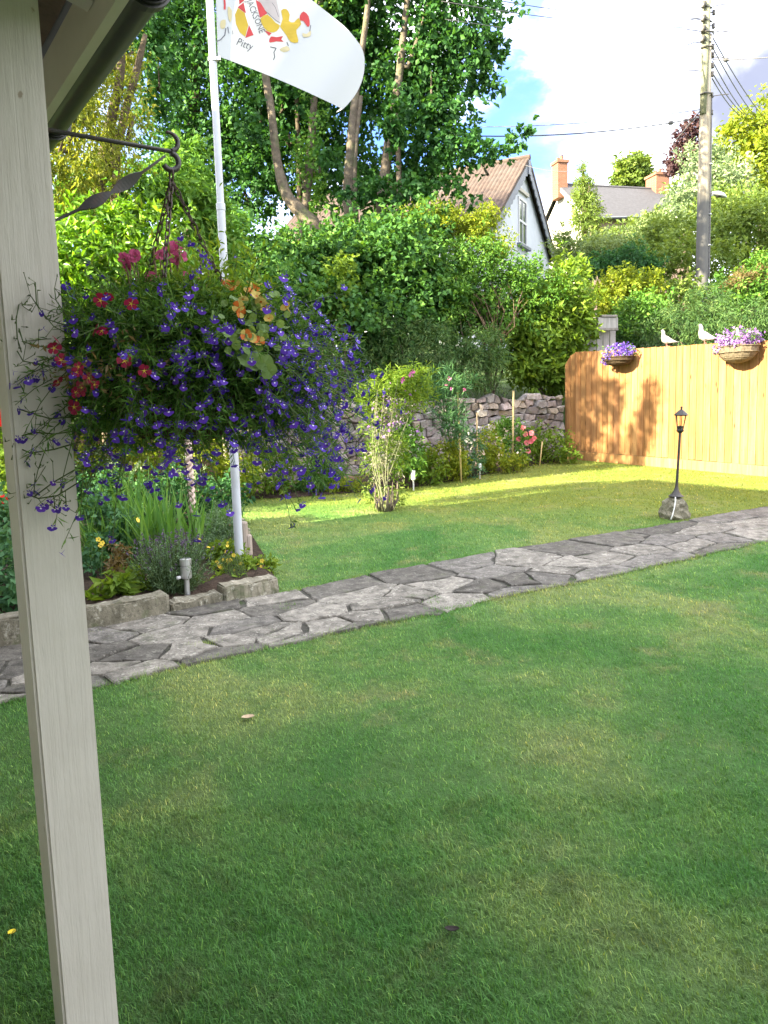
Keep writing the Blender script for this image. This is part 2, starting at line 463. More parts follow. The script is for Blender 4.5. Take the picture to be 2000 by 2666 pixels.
simple('fascia_paint', (0.50, 0.475, 0.385), 0.5, 0.35, 0.06, 6, 0.1, dirt=(0.5, 0.48, 0.36))
simple('gutter_black', (0.010, 0.010, 0.010), 0.35, 0.5, 0.3, 8, 0.08, dirt=(0.05, 0.046, 0.014))
simple('wrought_iron', (0.018, 0.015, 0.014), 0.5, 0.5, 0.4, 40, 0.3, 0.001, dirt=(0.07, 0.03, 0.015))
simple('rust_chain', (0.045, 0.028, 0.02), 0.7, 0.4, 0.5, 60, 0.3, 0.001)
simple('house_render', (0.62, 0.60, 0.54), 0.9, 0.2, 0.08, 30, 0.5, 0.006)
simple('roof_slate', (0.13, 0.13, 0.14), 0.7, 0.3, 0.2, 6, 0.2)
simple('pole_white', (0.42, 0.44, 0.48), 0.4, 0.4, 0.06, 5, 0.05, dirt=(0.33, 0.345, 0.35))
simple('steel', (0.42, 0.42, 0.42), 0.38, 0.5, 0.15, 20, 0.1, 0.001, metal=0.7)
simple('bark_light', (0.125, 0.10, 0.076), 0.9, 0.2, 0.4, 9, 0.8, 0.03, dirt=(0.10, 0.12, 0.05))
simple('bark_dark', (0.085, 0.065, 0.045), 0.9, 0.2, 0.4, 9, 0.8, 0.03)
simple('dead_twig', (0.16, 0.11, 0.07), 0.9, 0.2, 0.4, 20, 0.5, 0.01)
simple('cottage_white', (0.46, 0.48, 0.52), 0.85, 0.2, 0.05, 4, 0.2)
simple('cottage_tile', (0.076, 0.053, 0.043), 0.8, 0.25, 0.3, 5, 0.4, 0.02, dirt=(0.085, 0.072, 0.062))
simple('bargeboard', (0.13, 0.14, 0.17), 0.5, 0.4, 0.15, 8, 0.1)
simple('slate_grey', (0.062, 0.060, 0.067), 0.7, 0.3, 0.22, 7, 0.3, 0.01)
simple('far_white', (0.42, 0.39, 0.34), 0.85, 0.2, 0.05, 3, 0.2)
simple('pink_render', (0.26, 0.185, 0.15), 0.9, 0.2, 0.1, 3, 0.2)
simple('frame_white', (0.5, 0.5, 0.5), 0.5, 0.4, 0.03, 8, 0.05)
simple('insulator', (0.05, 0.045, 0.04), 0.35, 0.5, 0.3, 30, 0.1)
simple('wire', (0.085, 0.083, 0.085), 0.6, 0.4, 0.1, 3, 0.0)
simple('lamp_black', (0.030, 0.026, 0.022), 0.5, 0.45, 0.3, 30, 0.2, 0.001)
simple('cable_white', (0.6, 0.6, 0.56), 0.5, 0.3, 0.05, 30, 0.0)
simple('coir', (0.05, 0.035, 0.022), 0.95, 0.1, 0.5, 50, 0.8, 0.006)
simple('wicker', (0.12, 0.095, 0.065), 0.8, 0.2, 0.5, 40, 0.6, 0.004)
simple('dove_white', (0.27, 0.25, 0.23), 0.8, 0.2, 0.08, 18, 0.3, 0.003)
simple('dove_grey', (0.22, 0.205, 0.205), 0.8, 0.2, 0.15, 18, 0.3, 0.003)
simple('dove_beak', (0.05, 0.04, 0.04), 0.5, 0.4, 0.1, 18, 0.0)
simple('dove_leg', (0.35, 0.10, 0.09), 0.6, 0.3, 0.1, 18, 0.0)
simple('dry_leaf', (0.40, 0.30, 0.20), 0.8, 0.2, 0.3, 30, 0.3)
simple('black_debris', (0.025, 0.02, 0.018), 0.8, 0.2, 0.3, 30, 0.3)
simple('yellow_petal_fallen', (0.65, 0.50, 0.03), 0.6, 0.2, 0.2, 30, 0.1)
simple('twist_pink', (0.52, 0.40, 0.34), 0.7, 0.3, 0.12, 20, 0.2)
simple('lamp_lens', (0.70, 0.72, 0.74), 0.3, 0.5, 0.05, 4, 0.0)

mt, t = new_mat('window_glass'); finish(t, (0.05, 0.06, 0.075), 0.08, 0.6)
mt, t = new_mat('lantern_glass')
b = t.n('ShaderNodeBsdfPrincipled'); b.inputs['Base Color'].default_value = (1, 0.98, 0.92, 1); b.inputs['Roughness'].default_value = 0.05
b.inputs['Transmission Weight'].default_value = 1.0; b.inputs['IOR'].default_value = 1.1
o_ = t.n('ShaderNodeOutputMaterial'); t.l(b.outputs[0], o_.inputs[0])

# chimney brick: courses in the material (a brick is under 3 px there)
mt, t = new_mat('chimney_brick')
br = t.n('ShaderNodeTexBrick'); t.l(t.mapping(wpos(t), (1, 1, 1), (0, 0, 0), (math.pi / 2, 0, 0)), br.inputs['Vector'])
br.inputs['Scale'].default_value = 4.0; br.inputs['Color1'].default_value = (0.175, 0.075, 0.045, 1); br.inputs['Color2'].default_value = (0.215, 0.10, 0.062, 1); br.inputs['Mortar'].default_value = (0.26, 0.17, 0.12, 1)
finish(t, br.outputs['Color'], 0.9, 0.2)

# utility pole: pale weathered timber above, darker grey butt below
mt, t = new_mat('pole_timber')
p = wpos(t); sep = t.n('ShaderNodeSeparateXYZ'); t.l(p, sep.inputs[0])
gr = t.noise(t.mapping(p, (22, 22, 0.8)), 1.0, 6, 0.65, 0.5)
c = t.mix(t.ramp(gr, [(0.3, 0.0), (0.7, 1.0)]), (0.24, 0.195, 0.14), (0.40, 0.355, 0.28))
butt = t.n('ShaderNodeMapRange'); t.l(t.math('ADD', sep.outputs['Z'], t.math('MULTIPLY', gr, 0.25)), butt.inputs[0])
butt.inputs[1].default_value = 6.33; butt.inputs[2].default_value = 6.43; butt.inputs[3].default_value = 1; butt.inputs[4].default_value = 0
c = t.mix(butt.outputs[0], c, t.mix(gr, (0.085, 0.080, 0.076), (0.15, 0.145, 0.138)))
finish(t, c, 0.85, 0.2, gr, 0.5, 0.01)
simple('pole_green', (0.20, 0.20, 0.13), 0.8, 0.2, 0.15, 14, 0.3)

# flag cloth
mt, t = new_mat('flag_cloth')
b = t.n('ShaderNodeBsdfPrincipled'); b.inputs['Base Color'].default_value = (0.44, 0.455, 0.48, 1); b.inputs['Roughness'].default_value = 0.8
tr = t.n('ShaderNodeBsdfTranslucent'); tr.inputs[0].default_value = (0.44, 0.455, 0.48, 1)
mx = t.n('ShaderNodeMixShader'); mx.inputs[0].default_value = 0.25
t.l(b.outputs[0], mx.inputs[1]); t.l(tr.outputs[0], mx.inputs[2]); o_ = t.n('ShaderNodeOutputMaterial'); t.l(mx.outputs[0], o_.inputs[0])
simple('print_yellow', (0.42, 0.30, 0.045), 0.8, 0.1, 0.1, 8, 0.0)
simple('print_red', (0.40, 0.055, 0.06), 0.8, 0.1, 0.1, 8, 0.0)
simple('print_grey', (0.10, 0.10, 0.12), 0.8, 0.1, 0.1, 8, 0.0)
simple('print_pale', (0.42, 0.37, 0.23), 0.8, 0.1, 0.1, 8, 0.0)
simple('print_tan', (0.36, 0.325, 0.32), 0.8, 0.1, 0.1, 8, 0.0)

# foliage
leaf_mat('sycamore_leaf', (0.016, 0.048, 0.017), (0.028, 0.078, 0.022), (0.058, 0.125, 0.030), 0.35)
leaf_mat('ash_leaf', (0.10, 0.145, 0.018), (0.17, 0.20, 0.025), (0.26, 0.27, 0.05), 0.45)
leaf_mat('laurel_leaf', (0.055, 0.125, 0.012), (0.11, 0.195, 0.016), (0.20, 0.28, 0.025), 0.35, 0.4, spec=0.4)
leaf_mat('dark_leaf', (0.018, 0.052, 0.024), (0.028, 0.080, 0.030), (0.055, 0.125, 0.040), 0.30)
leaf_mat('elder_leaf', (0.025, 0.068, 0.022), (0.050, 0.112, 0.028), (0.115, 0.185, 0.040), 0.32)
leaf_mat('ivy_leaf', (0.024, 0.062, 0.020), (0.045, 0.105, 0.026), (0.105, 0.175, 0.036), 0.32)
leaf_mat('golden_leaf', (0.10, 0.155, 0.013), (0.19, 0.245, 0.018), (0.29, 0.32, 0.035), 0.40)
leaf_mat('mid_leaf', (0.044, 0.10, 0.020), (0.078, 0.148, 0.026), (0.135, 0.20, 0.04), 0.35)
leaf_mat('lime_leaf', (0.075, 0.15, 0.018), (0.13, 0.215, 0.022), (0.20, 0.28, 0.035), 0.42)
leaf_mat('silver_leaf', (0.10, 0.13, 0.055), (0.15, 0.175, 0.085), (0.21, 0.235, 0.13), 0.30)
leaf_mat('olive_leaf', (0.075, 0.11, 0.025), (0.12, 0.15, 0.035), (0.17, 0.20, 0.06), 0.35)
leaf_mat('juniper_leaf', (0.026, 0.058, 0.022), (0.055, 0.095, 0.032), (0.11, 0.135, 0.05), 0.25)
leaf_mat('blue_green_leaf', (0.030, 0.080, 0.042), (0.055, 0.115, 0.060), (0.09, 0.16, 0.085), 0.30)
leaf_mat('lavender_leaf', (0.060, 0.095, 0.060), (0.095, 0.135, 0.085), (0.14, 0.19, 0.12), 0.25)
leaf_mat('strap_leaf', (0.045, 0.105, 0.028), (0.075, 0.145, 0.04), (0.12, 0.195, 0.065), 0.40)
leaf_mat('purple_leaf', (0.045, 0.025, 0.028), (0.075, 0.040, 0.042), (0.12, 0.065, 0.06), 0.3, tcol=(1.4, 0.8, 0.8))
leaf_mat('lobelia_leaf', (0.024, 0.066, 0.014), (0.060, 0.118, 0.024), (0.12, 0.18, 0.045), 0.35)
leaf_mat('pale_stem', (0.24, 0.25, 0.14), (0.36, 0.345, 0.25), (0.50, 0.44, 0.43), 0.3, tcol=(1.1, 1.0, 0.9))
leaf_mat('green_stem', (0.045, 0.06, 0.022), (0.06, 0.085, 0.03), (0.09, 0.12, 0.04), 0.15)
leaf_mat('round_leaf', (0.11, 0.19, 0.06), (0.15, 0.24, 0.08), (0.20, 0.29, 0.11), 0.40)
leaf_mat('bronze_leaf', (0.10, 0.07, 0.03), (0.15, 0.11, 0.045), (0.21, 0.16, 0.07), 0.3)
leaf_mat('mauve_bloom', (0.16, 0.11, 0.20), (0.26, 0.19, 0.32), (0.40, 0.32, 0.46), 0.3, tcol=(1, .9, 1))
leaf_mat('lavender_bloom', (0.07, 0.05, 0.085), (0.10, 0.075, 0.12), (0.15, 0.11, 0.17), 0.2, tcol=(1, .9, 1))
leaf_mat('violet_bloom', (0.085, 0.04, 0.28), (0.16, 0.09, 0.42), (0.32, 0.22, 0.60), 0.3, tcol=(1, .9, 1))
leaf_mat('lilac_bloom', (0.20, 0.09, 0.32), (0.28, 0.14, 0.40), (0.36, 0.22, 0.44), 0.3, tcol=(1, .9, 1))
leaf_mat('yellow_bloom', (0.55, 0.40, 0.02), (0.68, 0.52, 0.03), (0.75, 0.62, 0.08), 0.3, tcol=(1, 1, .6))
leaf_mat('white_bloom', (0.10, 0.13, 0.06), (0.17, 0.195, 0.12), (0.33, 0.34, 0.26), 0.3, tcol=(1, 1, .9))
petal_mat('lobelia_petal', (0.060, 0.022, 0.32), (0.115, 0.040, 0.42))
petal_mat('lobelia_eye', (0.62, 0.60, 0.75))
petal_mat('crimson_petal', (0.20, 0.006, 0.030), (0.30, 0.016, 0.060))
petal_mat('pink_petal', (0.44, 0.06, 0.17), (0.54, 0.15, 0.28))
petal_mat('sweet_pink_petal', (0.56, 0.10, 0.30), (0.60, 0.20, 0.40))
petal_mat('coral_petal', (0.66, 0.14, 0.17), (0.72, 0.22, 0.24))
petal_mat('red_rose_petal', (0.55, 0.010, 0.010), (0.62, 0.02, 0.02))
petal_mat('yellow_trumpet', (0.45, 0.33, 0.06), (0.55, 0.44, 0.14))
petal_mat('orange_lip', (0.45, 0.10, 0.015), (0.55, 0.16, 0.03))
petal_mat('stamen_yellow', (0.60, 0.45, 0.06))
M = MATS


# ------------------------------------------------------------------ foliage builders
def unit(a):
    return a / (np.linalg.norm(a, axis=-1, keepdims=True) + 1e-9)


def leaves(P, N, A, L, Wd, tint, fold=0.25):
    """rhombic folded leaves; P base points, N normals, A axes -> V, F(tri), tint per vertex"""
    n = len(P)
    A = unit(A - N * np.sum(A * N, 1, keepdims=True)); S = np.cross(N, A)
    L = np.broadcast_to(L, n)[:, None]; Wd = np.broadcast_to(Wd, n)[:, None]
    V = np.empty((n, 4, 3))
    V[:, 0] = P
    V[:, 1] = P + A * L * 0.45 + S * Wd * 0.5 + N * Wd * fold
    V[:, 2] = P + A * L - N * L * 0.12
    V[:, 3] = P + A * L * 0.45 - S * Wd * 0.5 + N * Wd * fold
    b = np.arange(n)[:, None] * 4
    F = np.concatenate([b + np.array([[0, 1, 2]]), b + np.array([[0, 2, 3]])], 1).reshape(-1, 3)
    return V.reshape(-1, 3), F, np.repeat(tint, 4)


def blob(u, v, Y, ru, rv, rd=None, wgt=None):
    c = atY(u, v, Y); k = Y / FPX
    r = (ru * k, (rd if rd is not None else 0.5 * (ru + rv) * k), rv * k)
    return (c, r, wgt if wgt is not None else ru * rv * k * k)


def fragment(blobs, k, size=(0.32, 0.6)):
    out = []
    for c, r, wg in blobs:
        r = np.array(r)
        for _ in range(k):
            d = unit(RNG.normal(size=3)) * RNG.uniform(0.25, 0.85); s_ = RNG.uniform(*size)
            out.append((np.array(c) + d * r * np.array([1, 1, 1]), r * s_ * RNG.uniform(0.8, 1.25, 3), wg / k * s_))
    return out


def crown(name, blobs, n, L, asp, mat, parent, clump=0.12, per=22, shell=0.45, droop=0.2, upb=0.5, zmin=True, jit=0.35, rnd=0.8, frag=0, shoot=1.9):
    if frag: blobs = list(blobs) + fragment(blobs, frag)
    """a crown of leaf clumps filling ellipsoid blobs"""
    wts = np.array([b[2] for b in blobs], float); wts /= wts.sum()
    nc = max(6, n // per)
    bi = RNG.choice(len(blobs), nc, p=wts)
    C0 = np.array([b[0] for b in blobs])[bi]; R = np.array([b[1] for b in blobs])[bi]
    d = unit(RNG.normal(size=(nc, 3))); rad = RNG.uniform(shell, 1.0, nc) ** 0.6
    ragged = 1.0 + jit * RNG.normal(size=nc) * 0.45
    CC = C0 + d * R * (rad * ragged)[:, None]
    ci = RNG.integers(0, nc, n)
    scl = np.linalg.norm(R, axis=1) * clump
    sd = unit(d * 0.75 + RNG.normal(size=(nc, 3)) * 0.55 + np.array([0, 0, 0.45 - droop * 0.8]))
    s01 = RNG.uniform(0, 1, n); ln = scl * shoot * RNG.uniform(0.6, 1.5, nc)
    wob = RNG.normal(size=(n, 3)) * (scl * 0.42)[ci][:, None] * (1.15 - 0.8 * s01)[:, None]
    P = CC[ci] + sd[ci] * (ln[ci] * (s01 - 0.35))[:, None] + wob + np.array([0, 0, -1.0]) * (droop * 0.5 * ln[ci] * s01 ** 2)[:, None]
    out = unit(P - C0[ci]); rn = RNG.normal(size=(n, 3)) * rnd
    N = unit(out * 0.5 + np.array([0, 0, upb]) + rn)
    A = unit(sd[ci] * 0.8 + unit(wob) * 0.8 + RNG.normal(size=(n, 3)) * 0.35 + np.array([0, 0, -droop]))
    ctint = RNG.uniform(0.1, 0.8, nc)
    tint = np.clip(ctint[ci] * 0.8 + 0.28 * s01 ** 2 + RNG.normal(size=n) * 0.15, 0, 1)
    Ls = L * RNG.uniform(0.65, 1.25, n)
    if zmin:
        hz = hill_z(P[:, 0], P[:, 1]); ok = P[:, 2] > hz + 0.01
        P, N, A, tint, Ls = P[ok], N[ok], A[ok], tint[ok], Ls[ok]
    V, F, T = leaves(P, N, A, Ls, Ls * asp, tint)
    return mesh_obj(name, V, F, M[mat], parent, tint=T), CC


def twigs(name, root, tips, mat, parent, r0=0.02, r1=0.004, n=5, sag=0.0, bend=0.25):
    mb = MB(); root = np.asarray(root, float)
    for tp in tips:
        tp = np.asarray(tp, float); d = tp - root; ln = np.linalg.norm(d)
        mid = root + d * 0.5 + RNG.normal(size=3) * ln * bend * 0.25 + np.array([0, 0, sag * ln])
        q = RNG.uniform(0.75, 1.0)
        mb.tube([root, root * 0.5 + mid * 0.5 + RNG.normal(size=3) * 0.01 * ln, mid, root + d * q], [r0, r0 * 0.75, r0 * 0.5, r1], n, cap=False)
    return mb.obj(name, M[mat], parent, smooth=True)


def shrub(name, label, cat, blobs, n, L, asp, mat, group=None, bark='bark_dark', r0=0.025, nstem=7, **kw):
    c = sum(np.array(b[0]) * b[2] for b in blobs) / sum(b[2] for b in blobs)
    gz = float(hill_z(c[0], c[1])); base = np.array([c[0], c[1], gz - 0.02])
    th = thing(name, label, cat, base, group)
    o, CC = crown('foliage', blobs, n, L, asp, mat, th, **kw)
    pick = CC[RNG.choice(len(CC), min(nstem, len(CC)), replace=False)]
    twigs('stems', base, pick, bark, th, r0)
    return th


def flower_mesh(name, petals, mats):
    """petals: list of (angle, length, width, lift, mat index); axis +Z faces out"""
    mb = MB()
    for a, ln, wd, lift, mi in petals:
        ca, sa = math.cos(a), math.sin(a)
        pts = [(0.08, 0), (0.5, wd * 0.42), (0.86, wd * 0.5), (1.0, 0.0), (0.86, -wd * 0.5), (0.5, -wd * 0.42)]
        V = []
        for (r, s) in pts:
            z = lift * (r ** 1.5) * ln; x = r * ln; y = s * ln
            V.append((x * ca - y * sa, x * sa + y * ca, z))
        mb.add(V, [(0, 1, 2, 3), (0, 3, 4, 5)], mi)
    return mb


def face_matrix(pos, normal, roll, s):
    z = Vector(normal).normalized()
    q = z.to_track_quat('Z', 'Y').to_matrix().to_4x4()
    return Matrix.Translation(Vector(pos)) @ q @ Matrix.Rotation(roll, 4, 'Z') @ Matrix.Scale(s, 4)


def scatter_parts(name, me, mats4, parent, limit=300):
    """first `limit` as objects sharing me, the rest joined as stuff"""
    for mw in mats4[:limit]: link(name, me, parent, mw)
    if len(mats4) > limit:
        bm = bmesh.new(); bb = bmesh.new(); bb.from_mesh(me)
        V0 = np.array([v.co for v in me.vertices]); F0 = [tuple(p.vertices) for p in me.polygons]; I0 = [p.material_index for p in me.polygons]
        V, F, I = [], [], []
        for mw in mats4[limit:]:
            b0 = len(V); A = np.array(mw); V.extend((V0 @ A[:3, :3].T + A[:3, 3]).tolist())
            F.extend([tuple(i + b0 for i in f) for f in F0]); I.extend(I0)
        bm.free(); bb.free()
        o = mesh_obj(name + '_mass', V, F, list(me.materials), parent, midx=I); o['kind'] = 'stuff'


def to_me(mb, name, mats):
    o = mb.obj(name, mats); me = o.data; bpy.data.objects.remove(o); return me


# ================================================================== SETTING
def xy(p): return np.array([p[0], p[1]])


# ground sheet to the horizon
gx = np.unique(np.concatenate([np.linspace(-900, -60, 12), np.linspace(-60, -12, 25), np.linspace(-12, 14, 105), np.linspace(14, 60, 25), np.linspace(60, 900, 12)]))
gy = np.unique(np.concatenate([np.linspace(-300, -10, 10), np.linspace(-10, 8, 20), np.linspace(8, 20, 60), np.linspace(20, 90, 50), np.linspace(90, 1500, 14)]))
X, Y = np.meshgrid(gx, gy); Z = hill_z(X, Y) - 0.05
Z = Z + np.where(Z > 2.0, 0.25 * np.sin(X * 0.7) * np.cos(Y * 0.5), 0)
V = np.stack([X, Y, Z], -1).reshape(-1, 3); nx = len(gx); ny = len(gy)
i, j = np.meshgrid(np.arange(nx - 1), np.arange(ny - 1)); a = (j * nx + i).ravel()
mesh_obj('ground', V, np.stack([a, a + 1, a + nx + 1, a + nx], 1), M['hill_soil'], smooth=True)['kind'] = 'structure'

wl, wr = WALL_P - WALL_D * 9.0, FEN_P + FEN_D * 0.02
fend = FEN_P + FEN_D * 9.0
poly = [(-10, -2.9), (13, -2.9), (13, fend[1]), tuple(fend), tuple(wr), tuple(WALL_P), tuple(wl), (-10, wl[1])]
mesh_obj('lawn', [(x, y, lawn_z(x, y)) for x, y in poly], [tuple(range(len(poly)))], M['lawn_grass'])['kind'] = 'structure'

NEAR = [(-420, 1905), (-150, 1862), (0, 1833), (130, 1813), (267, 1790), (440, 1745), (570, 1716), (700, 1690), (900, 1645), (1135, 1600), (1300, 1558), (1450, 1530), (1600, 1500), (1800, 1455), (2000, 1410), (2300, 1345)]
FAR = [(-420, 1760), (-150, 1705), (0, 1675), (255, 1637), (445, 1600), (585, 1570), (728, 1548), (800, 1535), (1000, 1490), (1130, 1468), (1250, 1445), (1380, 1425), (1500, 1405), (1750, 1365), (2000, 1320), (2300, 1270)]
PATH = [xy(gnd(*q)) for q in NEAR] + [xy(gnd(*q)) for q in FAR[::-1]]
LBED = [xy(gnd(*q)) for q in [(-420, 1740), (-150, 1690), (0, 1662), (255, 1622), (445, 1588), (585, 1556), (728, 1532), (690, 1450), (650, 1385), (560, 1342), (200, 1330), (-300, 1330)]]
FBED = [xy(gnd(*q)) for q in [(300, 1296), (640, 1300), (760, 1297), (880, 1287), (1000, 1278), (1080, 1269), (1200, 1250), (1300, 1228), (1400, 1211), (1472, 1199)]] + [wr, WALL_P, WALL_P - WALL_D * 3]


def inside(P, poly):
    x, y = P[:, 0], P[:, 1]; r = np.zeros(len(P), bool); k = len(poly)
    for q in range(k):
        x1, y1 = poly[q]; x2, y2 = poly[(q + 1) % k]
        c = ((y1 > y) != (y2 > y)) & (x < (x2 - x1) * (y - y1) / (y2 - y1 + 1e-12) + x1); r ^= c
    return r


mesh_obj('path', [(x, y, lawn_z(x, y) + 0.004) for x, y in PATH], [tuple(range(len(PATH)))], M['mortar'])['kind'] = 'structure'
path_o = bpy.data.objects['path']


def bed_mesh(name, poly, h):
    bm = bmesh.new(); vs = [bm.verts.new((x, y, 0)) for x, y in poly]; bm.faces.new(vs)
    bmesh.ops.triangulate(bm, faces=bm.faces[:])
    bmesh.ops.subdivide_edges(bm, edges=bm.edges[:], cuts=5, use_grid_fill=True)
    for v in bm.verts:
        e = 0.0 if v.is_boundary else 1.0
        v.co.z = float(lawn_z(v.co.x, v.co.y)) + 0.008 + e * (h + random.uniform(0, 0.03))
    V = [tuple(v.co) for v in bm.verts]; bm.verts.index_update(); F = [[v.index for v in f.verts] for f in bm.faces]; bm.free()
    mesh_obj(name, V, F, M['soil'])['kind'] = 'structure'


bed_mesh('flower_bed_soil', LBED, 0.045)
bed_mesh('border_soil', FBED, 0.03)


# crazy paving ----------------------------------------------------------------
def clip(poly, p, nrm):
    out = []
    for q in range(len(poly)):
        a, b = poly[q], poly[(q + 1) % len(poly)]; da, db = (a - p) @ nrm, (b - p) @ nrm
        if da <= 0: out.append(a)
        if (da < 0) != (db < 0) and abs(da - db) > 1e-12: out.append(a + (b - a) * (da / (da - db)))
    return out


def cells(seeds, poly, gap, warp=None):
    res = []
    for q, s_ in enumerate(seeds):
        c = [np.array(v, float) for v in poly]
        dd = np.linalg.norm(seeds - s_, axis=1)
        for k in np.argsort(dd)[1:26]:
            d = seeds[k] - s_; L_ = np.linalg.norm(d)
            if L_ < 1e-6: continue
            c = clip(c, s_ + d * 0.5 - d / L_ * gap * 0.5, d / L_)
            if len(c) < 3: break
        res.append(c if len(c) >= 3 else None)
    return res


def rough(poly, step, amp):
    out = []
    for q in range(len(poly)):
        a, b = poly[q], poly[(q + 1) % len(poly)]; L_ = np.linalg.norm(b - a)
        if L_ < 0.004: continue
        k = max(1, min(5, int(L_ / step))); nr = np.array([-(b - a)[1], (b - a)[0]]) / L_
        for h in range(k):
            out.append(a + (b - a) * h / k + nr * (random.gauss(0, amp) if h else -abs(random.gauss(0, amp))))
    return out


SEED = [(386, 1631, 'L'), (458, 1656, 'L'), (338, 1714, 'D'), (345, 1757, 'L'), (579, 1708, 'D'), (516, 1694, 'L'), (603, 1674, 'L'), (545, 1586, 'D'), (579, 1616, 'L'),
        (633, 1634, 'G'), (681, 1649, 'L'), (717, 1562, 'L'), (705, 1590, 'D'), (814, 1600, 'L'), (735, 1655, 'L'), (800, 1673, 'L'), (856, 1637, 'L'), (968, 1612, 'L'),
        (930, 1640, 'D'), (868, 1538, 'D'), (945, 1556, 'L'), (1000, 1574, 'L'), (60, 1742, 'D'), (30, 1700, 'D'), (40, 1828, 'L'), (110, 1800, 'D'), (255, 1665, 'G'), (271, 1745, 'L'), (250, 1710, 'D'),
        (1060, 1551, 'L'), (1036, 1602, 'D'), (1108, 1497, 'D'), (1150, 1530, 'L'), (1199, 1566, 'L'), (1205, 1479, 'G'), (1289, 1491, 'G'), (1263, 1532, 'D'), (1362, 1467, 'L'), (1350, 1515, 'D'), (1340, 1545, 'G'),
        (1422, 1505, 'G'), (1458, 1491, 'L'), (1500, 1473, 'L'), (1518, 1431, 'D'), (1585, 1455, 'L'), (1600, 1412, 'D'), (1660, 1437, 'L'), (1560, 1498, 'G'), (1747, 1413, 'G'), (1735, 1378, 'D'), (1830, 1383, 'L'), (1800, 1420, 'L'),
        (1700, 1462, 'G'), (1900, 1430, 'D'), (1886, 1405, 'G'), (1950, 1395, 'L'), (1964, 1365, 'L'), (1995, 1338, 'G'), (1904, 1350, 'G'), (2040, 1380, 'L'), (2100, 1335, 'L'), (2140, 1370, 'G'), (2080, 1310, 'D'),
        (-60, 1760, 'D'), (-120, 1810, 'G'), (-220, 1790, 'L'), (-300, 1840, 'D'), (-350, 1770, 'G'), (170, 1690, 'G'), (160, 1760, 'L'), (200, 1790, 'G')]
seeds = np.array([xy(gnd(q[0], q[1])) for q in SEED])
TONE = {'L': (1.20, 1.18, 1.15), 'D': (0.62, 0.61, 0.60), 'G': (0.82, 0.81, 0.82)}
pd_ = unit(xy(gnd(1300, 1490)) - xy(gnd(458, 1656))); pn_ = np.array([-pd_[1], pd_[0]])
AN = np.outer(pd_, pd_) + 1.55 * np.outer(pn_, pn_); AI = np.linalg.inv(AN)
for c, s_ in zip(cells(seeds @ AN, [p_ @ AN for p_ in PATH], 0.033), SEED):
    if c is None: continue
    c = [p_ @ AI for p_ in c]
    c = rough(c, 0.09, 0.013)
    if len(c) < 3: continue
    ctr = sum(c) / len(c); th_ = random.uniform(0.012, 0.022); V = []
    tx, ty = random.gauss(0, 0.006), random.gauss(0, 0.006)
    for f_, dz in ((1.0, -0.03), (1.0, th_ - 0.006), (0.965, th_)):
        for q in c:
            p_ = ctr + (q - ctr) * f_; V.append((p_[0], p_[1], lawn_z(*p_) + dz + (p_ - ctr) @ np.array([tx, ty])))
    k = len(c); F = [(r * k + q, r * k + (q + 1) % k, (r + 1) * k + (q + 1) % k, (r + 1) * k + q) for r in range(2) for q in range(k)] + [tuple(range(2 * k, 3 * k))]
    o = mesh_obj('flagstone', V, F, M['flagstone'], path_o); o.color = (*TONE[s_[2]], 1)

# kerb stones of the left bed --------------------------------------------------
KERB = [((-190, 1712), (95, 1676), 0.17, 0.16, 'long low kerb stone behind the foot of the cream post', (0.75, .75, .72)),
        ((120, 1668), (443, 1601), 0.142, 0.13, 'dark lichened kerb stone just right of the cream post', (0.85, .85, .8)),
        ((449, 1601), (583, 1573), 0.075, 0.14, 'low sunken kerb stone in front of the lavender and steel light', (1.0, 1.0, .95)),
        ((587, 1573), (728, 1546), 0.118, 0.15, 'pale lichened kerb stone at the corner of the bed by the flagpole', (1.25, 1.25, 1.2))]
for (a, b, h, dp, lab, colr) in KERB:
    A, B = xy(gnd(*a)), xy(gnd(*b)); d = (B - A); L_ = np.linalg.norm(d); d /= L_; nr = np.array([-d[1], d[0]])
    bm = bmesh.new(); bmesh.ops.create_cube(bm, size=1)
    for v in bm.verts: v.co = Vector((v.co.x * L_, v.co.y * dp, v.co.z * (h + .03)))
    bmesh.ops.bevel(bm, geom=bm.edges[:], offset=0.012, segments=2, affect='EDGES')
    bmesh.ops.subdivide_edges(bm, edges=[e for e in bm.edges if abs((e.verts[0].co - e.verts[1].co).x) > .5 * L_], cuts=11)
    for v in bm.verts: v.co = Vector((v.co.x / L_, v.co.y / dp, v.co.z / (h + .03)))
    V = []
    bm.verts.index_update()
    for v in bm.verts:
        x_, y_, z_ = v.co; p_ = (A + B) / 2 + d * x_ * L_ + nr * (y_ * dp + dp * 0.5)
        V.append((p_[0] + random.gauss(0, .003), p_[1] + random.gauss(0, .005), lawn_z(*p_) - 0.03 + (z_ + .5) * (h + 0.03) + random.gauss(0, .004)))
    o = mesh_obj('kerb_stone', V, [[v.index for v in f.verts] for f in bm.faces], M['kerb_stone'], smooth=False); bm.free()
    tag(o, lab, 'kerb stone', 'kerb stones edging the flower bed'); o.color = (*colr, 1)

# dry stone wall -----------------------------------------------------------------
def wall_pt(s, z, out=0.0):
    p = WALL_P + WALL_D * s - WALL_N * out; return np.array([p[0], p[1], lawn_z(p[0], p[1]) + z])


